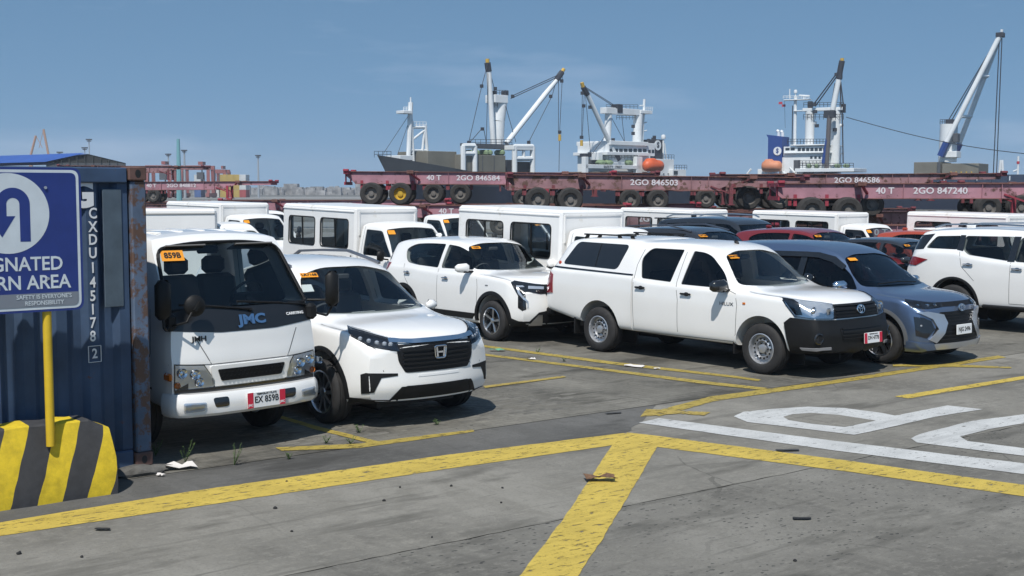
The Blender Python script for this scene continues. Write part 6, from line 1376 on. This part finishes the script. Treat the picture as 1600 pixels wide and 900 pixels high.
for yy in (240, 228, 216, 204, 190): s1.bar('mast_rung', [(640, yy), (647, yy)], .12, SWH, parent=fm)
s1.bar('mast_beam', [(641, 235), (669, 235)], .18, SWH, parent=fm); s1.bar('mast_beam', [(646, 218), (665, 203)], .2, SWH, parent=fm); s1.bar('mast_beam', [(646, 199), (667, 199)], .25, SWH, parent=fm); s1.rail('mast_rail', [(647, 198), (667, 198)], 0, .8, SWH, 4, parent=fm)
s1.block('mast_platform', 632, 646, 173, 177, SWH, -1, 1, parent=fm); s1.bar('mast_pole', [(643, 160), (643, 152)], .12, SWH, parent=fm); s1.rail('mast_rail', [(632, 173), (645, 173)], 0, .6, SWH, 3, parent=fm)
for a, c in (((640, 180), (600, 240)), ((638, 196), (622, 242))): s1.bar('stay_wire', [a, c], .05, SDK, n=4)
s1.block('hatch_stack', 669, 714, 237, 266, STAN, -5, 3); s1.block('hatch_stack', 720, 790, 243, 268, STAN, -5, 4.5)
for x in (736, 754, 772): s1.block('hatch_seam', x, x + 1, 243, 268, SGY, 4.5, 4.56)
# portal frames that carry the crane
def portal(x0, x1, yt, ym, yb, t1, wd=.8):
    for x in (x0, x1): s1.bar('portal_post', [(x, yb, t1), (x, yt, t1)], wd * .6, SWH)
    for y in (yt, ym): s1.bar('portal_beam', [(x0, y, t1), (x1, y, t1)], wd * .55, SWH)
portal(724, 742, 228, 240, 268, 4.6); portal(804, 832, 229, 248, 276, 5.0); s1.block('portal_room', 803, 833, 228, 234, SWH, 2, 5.4); s1.bar('portal_brace', [(818, 234, 5), (818, 248, 5)], .3, SWH)
s1.block('crane_deck', 728, 832, 227, 231, SGY, 1.5, 3); s1.rail('deck_rail', [(735, 227), (800, 227)], 3, 1.0, n=8)
for x in (738, 746, 760, 766, 785): s1.block('winch', x, x + 6, 234, 243, SGR, 1, 3.4, bev=.3)
s1.block('dark_opening', 791, 803, 250, 273, SDK, 1, 3.5); s1.block('dark_opening', 808, 830, 253, 276, SDK, 1, 4)
cp = s1.bar('crane_post', [(776, 232), (778, 190), (782, 160)], 1.25, SWH, n=16); s1.block('crane_head', 774, 794, 149, 160, SWH, -1.3, 1.3, parent=cp); s1.rail('crane_rail', [(772, 149), (794, 149)], 0, .9, n=5, parent=cp)
for (x, y) in ((772, 146), (790, 146)): s1.block('crane_sheave', x, x + 5, y - 4, y + 3, SDK, -.6, .6, parent=cp)
s1.rail('crane_rail', [(773, 168), (791, 168)], .6, .9, n=4, parent=cp)
for p0, p1, nm in (((771, 226), (764, 112), 'a'), ((791, 224), (868, 126), 'b')):
    bm_ = s1.bar('derrick_boom', [p0, p1], .48, SWH, t=1.0, n=12)
    e = ((762, 98), (877, 113))[nm == 'b']; s1.bar('boom_tip', [p1, e], .55, SDK, t=1.0, parent=bm_); s1.bar('boom_lamp', [e, ((762, 92), (880, 108))[nm == 'b']], .35, SYL, t=1.0, parent=bm_)
for pts in ([(762, 102), (753, 135), (733, 222)], [(763, 112), (760, 228)], [(766, 112), (775, 148)], [(874, 116), (800, 150)], [(876, 118), (798, 154)], [(868, 128), (862, 150), (826, 222)], [(868, 128), (806, 208)], [(878, 116), (874, 205)], [(872, 120), (872, 205)], [(874, 205), (873, 268)], [(790, 165), (806, 222)], [(754, 200), (735, 222)], [(756, 200), (760, 222)]):
    s1.bar('rigging_wire', pts, .075, SDK, t=1.2, n=4)
for (x, y) in ((753, 134), (774, 138), (801, 150), (860, 150), (877, 126), (874, 206), (754, 201), (733, 222), (826, 222)): s1.bar('pulley_block', [(x, y - 2), (x, y + 3)], .32, SDK, t=1.2, n=8)
s1.bar('hook_block', [(874, 210), (874, 220)], .28, SYL, t=1.2)
# aft gantry, bridge house
gp = s1.block('gantry_beam', 946, 998, 171, 177, SWH, -.8, .8); s1.bar('gantry_post', [(946, 248), (950, 174)], .72, SWH, parent=gp, n=14); s1.bar('gantry_post', [(993, 250), (996, 172)], .95, SWH, parent=gp, n=14)
s1.rail('gantry_rail', [(946, 170), (995, 170)], 0, .8, n=8, parent=gp); s1.rail('gantry_walkway', [(962, 187), (992, 187)], .5, .8, n=6, parent=gp); s1.block('gantry_sheave', 964, 972, 163, 176, SDK, -.9, .9, parent=gp)
bm_ = s1.bar('derrick_boom', [(964, 250), (917, 148)], .45, SWH, t=2, n=12); s1.bar('boom_tip', [(917, 148), (910, 136)], .5, SDK, t=2, parent=bm_); s1.bar('boom_lamp', [(910, 136), (908, 129)], .35, SYL, t=2, parent=bm_); s1.bar('boom_foot', [(960, 240), (965, 250)], .6, SDK, t=2, parent=bm_)
for pts in ([(912, 135), (966, 169)], [(914, 138), (967, 172)], [(909, 138), (908, 215)], [(912, 145), (909, 215)], [(913, 140), (922, 238)], [(928, 165), (940, 205)], [(970, 180), (975, 222)], [(925, 240), (945, 212)], [(955, 185), (975, 222)]): s1.bar('rigging_wire', pts, .07, SDK, t=1.8, n=4)
for (x, y) in ((909, 145), (911, 165), (921, 167), (908, 214), (921, 240), (988, 197), (988, 208), (957, 218)): s1.bar('pulley_block', [(x, y - 2), (x, y + 3)], .35, SDK, t=1.8)
s1.bar('hook_block', [(908, 219), (908, 228)], .28, SYL, t=1.8)
hs_ = s1.block('bridge_house', 950, 1022, 224, 268, SWH, -6, 2.2); s1.block('bridge_roof', 953, 1012, 222, 226, SWH, -6.4, 2.6, parent=hs_); s1.windows(hs_, 951, 1010, 232.5, 237.5, 8, 2.2, .72); s1.block('bridge_ledge', 948, 1014, 239, 242, SWH, -6.3, 2.7, parent=hs_); s1.windows(hs_, 1011, 1022, 234, 239, 2, 2.2, .7); s1.block('window', 1015, 1022, 244, 247, WIN, 2.1, 2.24, parent=hs_, bev=0)
s1.rail('bridge_rail', [(950, 249), (995, 249)], 2.8, .8, n=9, parent=hs_)
af = s1.block('aft_house', 1020, 1052, 249, 277, SWH, -6, 3.0); s1.rail('aft_rail', [(1035, 249), (1052, 249)], 3, .9, n=4, parent=af); s1.block('stern_house', 1050, 1071, 265, 283, SWH, -6, 4, parent=af); s1.rail('stern_rail', [(1052, 265), (1072, 265)], 4, .9, n=5, parent=af); s1.block('doorway', 1052, 1058, 267, 278, WIN, 3.9, 4.05, parent=af, bev=0)
for x in (1036, 1043): s1.bar('porthole', [(x, 271), (x, 272.5)], .15, WIN, t=3.05, parent=af)
s1.block('stern_deck', 1003, 1072, 280, 283, SWH, -6, 4.6); s1.rail('deck_rail', [(1032, 280), (1070, 280)], 4.6, .8, SWH, 9)
fn = s1.block('funnel', 1022, 1034, 218, 250, SDK, -2, 1.2); b = MB(); c_ = s1.at(1026.5, 227, 1.35); b.lathe([(.0001, -.06), (1.0, -.06), (1.0, .06)], 'Y', 20, c=c_); s1.part('funnel_disc', b, SWH, fn); text('S', 1.5, SDK, c_ + Vector((0, -.09, 0)), (0, -1, 0), fn, bold=.05, name='funnel_letter')
for x, y in ((1012, 217), (1019, 215), (1021, 212)): s1.bar('exhaust_pipe', [(x, 228), (x, y)], .35, SDK, parent=fn)
rm = s1.bar('radar_mast', [(1002, 225), (1005, 155)], .25, SWH); s1.block('radar_platform', 1000, 1018, 173, 177, SWH, -1, 1, parent=rm); s1.rail('radar_rail', [(1006, 173), (1018, 173)], 1, .7, SWH, 4, parent=rm); s1.bar('radar_yard', [(998, 165), (1006, 165)], .12, SWH, parent=rm); s1.bar('radar_arm', [(1003, 192), (1009, 191)], .12, SWH, parent=rm); s1.bar('radar_arm', [(1003, 205), (1009, 204)], .12, SWH, parent=rm)
tm = s1.bar('satellite_mast', [(1035, 250), (1035, 218)], .2, SWH); s1.bar('satellite_mast_leg', [(1030, 248), (1034, 224)], .12, SWH, parent=tm); s1.bar('satellite_mast_leg', [(1040, 248), (1037, 224)], .12, SWH, parent=tm); b = MB(); c_ = s1.at(1035, 214, 0); b.lathe([(.0001, -.45), (.42, -.4), (.5, 0), (.4, .4), (.0001, .5)], 'Z', 14, c=c_); s1.part('radome', b, SWH, tm)
def lifeboat(sh, x0, x1, y0, y1, t, mat):
    a = sh.at(x0, (y0 + y1) / 2, t); c = sh.at(x1, (y0 + y1) / 2, t); hgt = sh.at(x0, y0, t).z - sh.at(x0, y1, t).z; ln = c.x - a.x; b = MB(); vs = []; fs = []; N = 14; M_ = 14
    for i in range(N + 1):
        u_ = i / N; k = (1 - abs(2 * u_ - 1) ** 3.2) ** .5 * .97 + .03
        for j in range(M_):
            th = 2 * math.pi * j / M_; yy = math.cos(th) * 1.25 * k; zz = math.sin(th) * hgt / 2 * (k ** .6 if math.sin(th) > 0 else k ** .35); vs.append((a.x + ln * u_, a.y + yy, a.z + zz + (.3 if abs(u_ - .35) < .18 and math.sin(th) > .6 else 0)))
        if i:
            for j in range(M_): p = (i - 1) * M_ + j; q = (i - 1) * M_ + (j + 1) % M_; fs.append((p, q, q + M_, p + M_))
    fs += [tuple(range(M_)), tuple(range(N * M_ + M_ - 1, N * M_ - 1, -1))]; b.add(vs, fs); o = sh.part('lifeboat', b, mat)
    for xx in (x0 + (x1 - x0) * .25, x0 + (x1 - x0) * .75): sh.bar('lifeboat_davit', [(xx, y1 - 1), (xx - 1, y1 + 12)], .25, SWH, t=t, parent=o)
lifeboat(s1, 1005, 1034, 249, 268, 4.8, SOR)
# well deck frame with the safety lettering
wf = s1.block('deck_frame', 915, 1000, 258.5, 263, SWH, 2.6, 3.6); s1.block('frame_post', 914, 919, 245, 280, SWH, 2.6, 3.6, parent=wf); s1.block('frame_post', 994, 1003, 245, 284, SWH, 2.6, 3.6, parent=wf)
p = s1.at(957, 260.7, 3.66); text('SAFETY   FIRST', .62, SDK, p, (0, -1, 0), wf, bold=.02, xs=1.3)
s1.block('hatch_coaming', 922, 990, 269, 283, STAN, -4, 2); [s1.block('coaming_rib', x, x + 1, 269, 283, SGY, 2, 2.1) for x in (934, 946, 958, 972)]
s1.block('deck_machinery', 935, 992, 250, 259, SGY, -3, 1.5); [s1.block('winch', x, x + 10, 250, 258, SGR, 1.2, 3, bev=.4) for x in (938, 950, 980)]; s1.block('deck_locker', 934, 941, 238, 250, SWH, 0, 2); s1.block('mast_foot', 914, 924, 240, 245, SDK, 1.5, 3)
# ---- second ship
s2 = Ship('cargo_ship', 1160, 240, 1760, 205, 'cargo ship at right with blue funnel, faded lifeboat and tall jib crane')
hull(s2, 80, 7.2, 3.6, -2.2, 7.0, mats=(SNV, SNV))
for o in list(s2.o.children): o.data.transform(Matrix.Translation((84, 0, 0)) @ Matrix.Rotation(math.pi, 4, 'Z'))
hs_ = s2.block('bridge_house', 1222, 1290, 228, 282, SWH, -6, 2.5); s2.block('bridge_roof', 1232, 1290, 225, 228, SWH, -6.5, 2.9, parent=hs_); s2.windows(hs_, 1224, 1240, 231, 235, 2, 2.5, .8); s2.windows(hs_, 1243, 1289, 231, 236, 7, 2.5, .75); s2.block('bridge_ledge', 1222, 1292, 237, 240, SWH, -6.5, 3, parent=hs_); s2.windows(hs_, 1262, 1288, 244, 248, 4, 2.5, .55); s2.rail('bridge_rail', [(1228, 225), (1288, 225)], 2.8, .9, n=12, parent=hs_); s2.block('house_recess', 1238, 1248, 250, 268, SGY, 2.45, 2.6, parent=hs_, bev=0)
s2.rail('bridge_rail', [(1246, 258), (1290, 258)], 3, .8, SDK, 8, parent=hs_)
b = MB().prism([(s2.at(1204, 255).x, s2.at(1204, 255).z), (s2.at(1226, 255).x, s2.at(1226, 255).z), (s2.at(1226, 214).x, s2.at(1226, 214).z), (s2.at(1201, 211).x, s2.at(1201, 211).z), (s2.at(1204, 216).x, s2.at(1204, 216).z)], -2.2, 1.6, 'xz'); fn = s2.part('funnel', b, SBL)
c_ = s2.at(1212.5, 236, 2.3); b = MB().lathe([(.0001, -.05), (.78, -.05), (.78, .05)], 'Y', 24, c=c_); s2.part('funnel_disc', b, SWH, fn); text('S', 1.1, SBL, c_ + Vector((0, -.08, 0)), (0, -1, 0), fn, bold=.04, name='funnel_letter'); b = MB().cyl(c_ + Vector((0, -.09, -.55)), c_ + Vector((0, -.09, .6)), .05); s2.part('funnel_anchor', b, SBL, fn)
for x, y in ((1214, 206), (1220, 207)): s2.bar('exhaust_pipe', [(x, 216), (x, y), (x - 3, y - 2)], .3, SWH, parent=fn)
lifeboat(s2, 1188, 1220, 251, 269, 3.4, SOR2)
s2.block('stern_deck', 1160, 1248, 282.5, 285, SWH, -6, 3.6); s2.block('stern_house', 1182, 1196, 264, 283, SWH, -3, 2.5); s2.block('stern_house', 1215, 1226, 246, 283, SWH, -4, 2); s2.bar('crane_davit', [(1166, 283), (1166, 272), (1172, 264)], .2, SWH, t=3); s2.bar('crane_davit', [(1237, 282), (1240, 270), (1232, 262)], .2, SWH, t=3); s2.rail('stern_rail', [(1160, 282), (1182, 282)], 3.4, .9, n=5); s2.bar('drum', [(1172, 279), (1182, 279)], .5, SWH, t=2); s2.bar('gangway', [(1222, 268, 3.2), (1230, 282, 3.2)], .3, SWH)
rm = s2.bar('radar_mast', [(1239, 226), (1239, 150)], .3, SWH, n=10); s2.bar('mast_ladder', [(1235, 226), (1235, 165)], .1, SDK, parent=rm); s2.block('radar_platform', 1220, 1260, 154, 157, SWH, -.8, .8, parent=rm); s2.rail('radar_rail', [(1220, 154), (1260, 154)], .8, .5, SWH, 7, parent=rm); s2.bar('mast_pole', [(1230, 154), (1230, 139)], .1, SWH, parent=rm); s2.bar('radar_scanner', [(1245, 149), (1261, 150)], .15, SWH, parent=rm); s2.bar('radar_stem', [(1252, 155), (1252, 150)], .1, SWH, parent=rm); s2.block('radar_platform', 1236, 1250, 172, 174, SWH, -.6, .6, parent=rm)
c_ = s2.at(1239, 143); b = MB().lathe([(.0001, -.35), (.3, -.3), (.34, 0), (.25, .3), (.0001, .35)], 'Z', 12, c=c_); s2.part('radome', b, SWH, rm); s2.bar('mast_stem', [(1239, 154), (1239, 145)], .12, SWH, parent=rm)
for x, y in ((1216, 161), (1221, 165)): s2.part('signal_flag', MB().box(s2.at(x, y, 0), (.7, .04, .45)), pmat('flag_red', (.45, .03, .05), .8)); 
s2.bar('flag_line', [(1222, 157), (1224, 200)], .03, SDK)
gp = s2.block('gantry_beam', 1250, 1312, 167, 174, SWH, -.8, .8); s2.bar('gantry_post', [(1262, 256), (1262, 170)], .85, SWH, parent=gp, n=14); s2.bar('gantry_post', [(1301, 258), (1303, 170)], .9, SWH, parent=gp, n=14); s2.rail('gantry_rail', [(1252, 167), (1314, 167)], .8, .8, n=10, parent=gp); s2.rail('gantry_walkway', [(1252, 187), (1314, 187)], .9, 1.0, n=10, parent=gp); s2.block('gantry_sheave', 1258, 1264, 158, 170, SDK, -.5, .5, parent=gp); s2.block('gantry_sheave', 1310, 1315, 162, 176, SDK, -.5, .5, parent=gp)
s2.bar('gantry_lamp', [(1262, 192), (1272, 192)], .3, SWH, parent=gp); s2.bar('gantry_lamp', [(1304, 196), (1314, 196)], .3, SWH, parent=gp)
bm_ = s2.bar('derrick_boom', [(1297, 172), (1306, 122)], .5, SWH, t=1, n=12); s2.bar('boom_tip', [(1306, 124), (1307, 112), (1310, 95)], .55, SDK, t=1, parent=bm_); s2.bar('boom_lamp', [(1310, 95), (1310, 91)], .35, SYL, t=1, parent=bm_)
s2.bar('dark_derrick_post', [(1289, 272), (1292, 180)], .42, pmat('dark_post', (.10, .09, .09), .7), t=3, n=12); s2.bar('stowed_boom', [(1284, 256), (1291, 212)], .4, SBL, t=3); s2.block('post_head', 1283, 1299, 172, 184, SDK, 2, 3.4)
for pts in ([(1304, 112), (1268, 162)], [(1306, 114), (1270, 166)], [(1308, 124), (1314, 168)], [(1307, 122), (1310, 168)], [(1300, 130), (1295, 165)], [(1312, 176), (1315, 255)]): s2.bar('rigging_wire', pts, .12, SDK, t=1, n=4)
for x, y in ((1302, 116), (1268, 163), (1308, 120), (1270, 174), (1273, 196), (1301, 202)): s2.bar('pulley_block', [(x, y - 2), (x, y + 3)], .4, SDK, t=1)
s2.block('mast_house', 1240, 1332, 262.5, 269, SWH, -4, 4); s2.rail('mast_house_rail', [(1246, 262), (1331, 262)], 4, .8, SDK, 14); [s2.block('winch', x, x + 8, 256, 262, SGR, 1, 3.4, bev=.3) for x in (1256, 1268, 1299, 1313)]; s2.block('mast_house_base', 1252, 1268, 269, 284, SGY, -3, 3)
for k in range(14):
    x = 1266 + k * 25.5; s2.block('deck_container', x, x + 25, 272.5, 290, pmat('navy_container', (.02, .035, .07), .6, var=.2), -4, 4.6, bev=.03); s2.block('container_code', x + 2, x + 3.5, 275, 282, DEC, 4.6, 4.64, bev=0) if k % 2 == 0 or k < 7 else None
s2.block('hatch_stack', 1425, 1467, 253, 274, STAN, -5, 3); s2.block('hatch_stack', 1469, 1526, 255, 274, STAN, -5, 3.2); s2.block('hatch_post', 1461, 1466, 253, 275, SGY, 3, 3.4)
for x in (1482, 1490, 1498, 1506, 1514): s2.block('hatch_mark', x, x + 2, 268, 270, SYL, 3.2, 3.25, bev=0)
pd = s2.bar('crane_pedestal', [(1477, 253), (1477, 245)], 1.55, SWH, n=20); s2.bar('crane_tower', [(1477, 246), (1478, 194)], 1.5, SWH, parent=pd, n=20); s2.block('crane_cab', 1484, 1492, 208, 222, SGY, .4, 2.2, parent=pd); s2.block('crane_top', 1472, 1484, 186, 195, SDK, -1, 1, parent=pd); s2.rail('crane_rail', [(1464, 194), (1474, 194)], .5, .8, n=3, parent=pd); s2.block('crane_skirt', 1468, 1491, 236, 246, SWH, -1.6, 1.9, parent=pd)
for t_, p0 in ((2.3, (1473, 226)), (-2.3, (1493, 228))):
    jb = s2.bar('crane_jib', [(p0[0], p0[1], t_), (1553, 55, t_ * .12)], .46, SWH, n=10); s2.bar('jib_foot', [(p0[0] - 7, p0[1] + 18, t_), (p0[0] + 2, p0[1] - 4, t_)], .62, SBL, parent=jb)
s2.bar('jib_brace', [(1496, 182, 1.8), (1512, 182, -1.8)], .3, SWH); s2.bar('jib_brace', [(1525, 119, .9), (1536, 119, -.9)], .3, SWH); s2.block('jib_head', 1546, 1558, 50, 58, SDK, -.8, .8); s2.bar('jib_lamp', [(1555, 50), (1556, 46)], .25, SWH)
for pts in ([(1549, 60), (1478, 186)], [(1548, 62), (1482, 188)], [(1549, 66), (1488, 190)], [(1552, 60), (1549, 273)], [(1556, 60), (1554, 273)]): s2.bar('rigging_wire', pts, .085, SDK, t=0, n=4)
fm = s2.bar('foremast', [(1558, 274), (1560, 250)], .22, SWH); s2.bar('mast_post', [(1564, 274), (1562, 250)], .22, SWH, parent=fm); [s2.bar('mast_rung', [(1558, y), (1564, y)], .1, SWH, parent=fm) for y in (270, 264, 258, 252)]
pm = s2.bar('signal_mast', [(1587, 274), (1587, 244)], .18, SWH); s2.bar('mast_band', [(1587, 256), (1587, 252)], .24, pmat('flag_red', (.45, .03, .05), .8), parent=pm); s2.bar('mast_arm', [(1580, 268), (1587, 265)], .15, SWH, parent=pm)
# wire strung from the ship to somewhere out of view
b = MB(); pts = []
for k in range(15):
    u_ = k / 14; px = 1322 + 330 * u_; py = 183 + 62 * u_ + 10 * math.sin(u_ * math.pi) ; pts.append(D(px, py, 225 - 20 * u_))
b.tube(pts, .07, 5); o = b.build('mooring_cable', SDK); tag(o, 'thin dark cable sagging from the right ship across the sky', 'cable')

# ================================================================== FAR SHORE
def far(px, py, Y): return D(px, py, Y)
# warehouse with blue roof
wh = empty('warehouse', (far(60, 260, 150).x, 175, 0), 0, 'warehouse with blue metal roof and dark gable behind the container', 'warehouse')
def wx(px): return (px - 800) / FPX * 175 - wh.location.x
def wz(py): return CAMH + (HOR - py) / FPX * 175
ROOFB = pmat('blue_roof_sheet', (.03, .09, .34), .5, var=.12, vscale=.3)
b = MB(); A_, B_, C_ = (wx(140), 0, wz(241)), (wx(75), 0, wz(255)), (wx(198), 0, wz(255)); bk = Vector((-60, 50, 0))
b.add([A_, B_, Vector(A_) + bk, Vector(B_) + bk], [(0, 1, 3, 2)]); b.add([(A_[0], -.3, A_[2] + .15), (B_[0], -.3, B_[2] + .15), tuple(Vector((A_[0], -.3, A_[2] + .15)) + bk), tuple(Vector((B_[0], -.3, B_[2] + .15)) + bk)], [(0, 1, 3, 2)]); b.build('roof', ROOFB, wh)
b = MB().add([A_, C_, Vector(A_) + bk, Vector(C_) + bk], [(0, 1, 3, 2)]); b.build('roof', ROOFB, wh)
MB().prism([(B_[0], B_[2]), (C_[0], C_[2]), (A_[0], A_[2])], .1, .4, 'xz').build('gable', pmat('gable_black', (.02, .022, .022), .8), wh); MB().prism([(B_[0], 0), (C_[0], 0), (C_[0], C_[2]), (B_[0], B_[2])], .1, .4, 'xz').build('wall', SGY, wh)
b = MB(); n = 10
for k in range(n + 1):
    x = B_[0] + (C_[0] - B_[0]) * k / n; zt_ = A_[2] - abs(x - A_[0]) / (C_[0] - A_[0] if x > A_[0] else A_[0] - B_[0]) * (A_[2] - B_[2]); b.cyl((x, -.1, B_[2]), (x, -.1, zt_), .06, n=4)
b.build('gable_truss', pmat('truss_grey', (.06, .065, .06), .7), wh)
def mast(px, yt, Y, mat, label, head=True, r=.25, yb=296):
    p = far(px, yb, Y); t_ = far(px, yt, Y); o = empty('light_mast', (p.x, Y, 0), 0, label, 'light mast' if head else 'mast', 'masts on the far quay'); MB().cyl((0, 0, 0), (0, 0, t_.z), r * 1.3, r * .7, n=8).build('pole', mat, o)
    if head: MB().box((0, 0, t_.z), (Y * .0042, 1.2, Y * .0009)).box((0, 0, t_.z - Y * .0012), (Y * .0028, 1, Y * .0007)).build('lamp_head', SDK, o)
MG = pmat('mast_grey', (.30, .33, .36), .6); MT = pmat('mast_teal', (.16, .36, .38), .6)
mast(264, 241, 420, MG, 'light mast just right of the blue container', r=.3); mast(280, 217, 300, MT, 'tall pale teal mast above the red trailers', False, .55); mast(289, 235, 380, MG, 'light mast right beside the teal mast', r=.35); mast(404, 243, 400, MG, 'lone light mast on the far shore, right of the cranes', r=.3); mast(141, 218, 420, MG, 'light mast above the dark warehouse gable', r=.25); mast(134, 231, 420, MG, 'short light mast left of the gable mast', r=.25); mast(95, 238, 420, MG, 'short light mast above the blue roof', r=.2)
OC = pmat('orange_crane', (.42, .24, .16), .7)
for (a, c, lab) in (((48, 243), (56, 212), 'shorter orange crane boom beyond the blue roof'), ((76, 243), (68, 202), 'taller orange crane boom beyond the blue roof')):
    p, q = far(a[0], a[1], 500), far(c[0], c[1], 500); o = empty('crane_boom', (p.x, 500, 0), 0, lab, 'crane', 'orange cranes beyond the warehouse'); b = MB(); rel = Vector((p.x, 500, 0))
    b.cyl(p - rel, q - rel, .45, n=6).build('boom', OC, o); MB().cyl(q - rel, Vector((q.x + (2.5 if a[0] < 60 else -2.0), 500, p.z + 3)) - rel, .12, n=4).build('hoist_line', OC, o); MB().box((0, 0, p.z / 2), (1.2, 1.2, p.z)).build('crane_base', OC, o)
RG = pmat('gantry_red', (.26, .085, .08), .6, var=.2, vscale=.2)
def gantry(x0, x1, yt, yb, Y, label):
    a, c = far(x0, yt, Y), far(x1, yt, Y); o = empty('gantry_crane', ((a.x + c.x) / 2, Y, 0), 0, label, 'crane', 'red gantry cranes on the far quay'); hw = (c.x - a.x) / 2; z = a.z
    for y in (-3, 3): MB().box((0, y, z), (2 * hw, 1.2, 1.3)).build('main_girder', RG, o)
    for s in (-1, 1):
        for y in (-4, 4): MB().beam((s * hw * .9, y, 0), (s * hw * .86, y * .75, z), 1.0, 1.0).build('leg', RG, o)
        MB().box((s * hw * .9, 0, .9), (1.1, 11, 1.2)).build('leg_sill', RG, o)
    MB().box((hw * .3, 0, z + 1.4), (hw * .3, 4, 1.0)).build('trolley', RG, o); MB().box((hw * .3, -2, z - 2.6), (2, 2, 2.2)).build('cab', SGY, o); MB().cyl((hw * .3, 0, z), (hw * .3, 0, z - 5), .2, n=5).build('hoist', SDK, o)
gantry(232, 272, 262, 297, 380, 'red gantry crane nearest the blue container'); gantry(285, 332, 262, 297, 400, 'red gantry crane in the middle of three'); gantry(336, 356, 268, 297, 430, 'small red gantry crane furthest right of three'); 
colz = [('yellow', (.38, .27, .06)), ('pale', (.5, .52, .52)), ('red', (.3, .05, .05)), ('blue', (.05, .1, .25)), ('green', (.08, .2, .12))]
ORD = ('first', 'second', 'third', 'fourth', 'fifth', 'sixth', 'seventh')
for si, (px, cs, Y) in enumerate(((246, (2, 4), 430), (312, (3, 2, 1), 425), (340, (1, 2), 425), (352, (0, 0, 0), 420), (362, (2, 0, 0), 420), (372, (0, 0, 0), 420), (382, (2, 1, 1), 420))):
    for j, c in enumerate(cs):
        p = far(px, 290, Y); o = MB().box((0, 0, 0), (2.2, 6, 2.5), bev=.05).build('stacked_container', pmat('far_container_' + colz[c][0], colz[c][1], .7, var=.15, vscale=.3)); o.location = (p.x, Y, 1.25 + j * 2.55)
        tag(o, colz[c][0] + ' container, ' + ('bottom', 'second', 'top')[j if j < len(cs) - 1 else 2] + ' of the ' + ORD[si] + ' stack from left under the gantry cranes', 'container', 'containers stacked on the far quay')
# far-off shore town, one mass
b = MB()
for i in range(900):
    px = random.uniform(300, 640); Y = random.uniform(700, 1500); p = far(px, 297, Y); h = random.uniform(1, 4.5) * (1.5 if random.random() < .08 else 1); w_ = random.uniform(2, 8); b.box((p.x, Y, h / 2 - 1), (w_, w_, h + 2))
o = b.build('shore_town', pmat('far_town', (.24, .235, .23), .9, var=.75, vscale=.25), None); tag(o, 'far-off low shore town beyond the harbour', 'town', kind='stuff')
tag(MB().box((-120, 1100, -1.2), (900, 900, 1.6)).build('far_shore', pmat('shore_ground', (.14, .14, .13), .9)), kind='structure'); tag(MB().box((-110, 415, -1.0), (140, 120, 2.0)).build('far_quay', pmat('quay_concrete', (.22, .22, .21), .9, var=.2)), kind='structure')

# ================================================================== AIR
hz = MB().box((0, 820, 18), (2400, 1900, 46)).build('haze', None); m = bpy.data.materials.new('haze_air'); m.use_nodes = True; n = m.node_tree; n.nodes.clear()
pv = n.nodes.new('ShaderNodeVolumePrincipled'); pv.inputs['Color'].default_value = (.86, .92, 1, 1); pv.inputs['Density'].default_value = .00036; pv.inputs['Anisotropy'].default_value = 0; mo = n.nodes.new('ShaderNodeOutputMaterial'); n.links.new(pv.outputs[0], mo.inputs['Volume'])
hz.data.materials.clear(); hz.data.materials.append(m); tag(hz, kind='stuff')
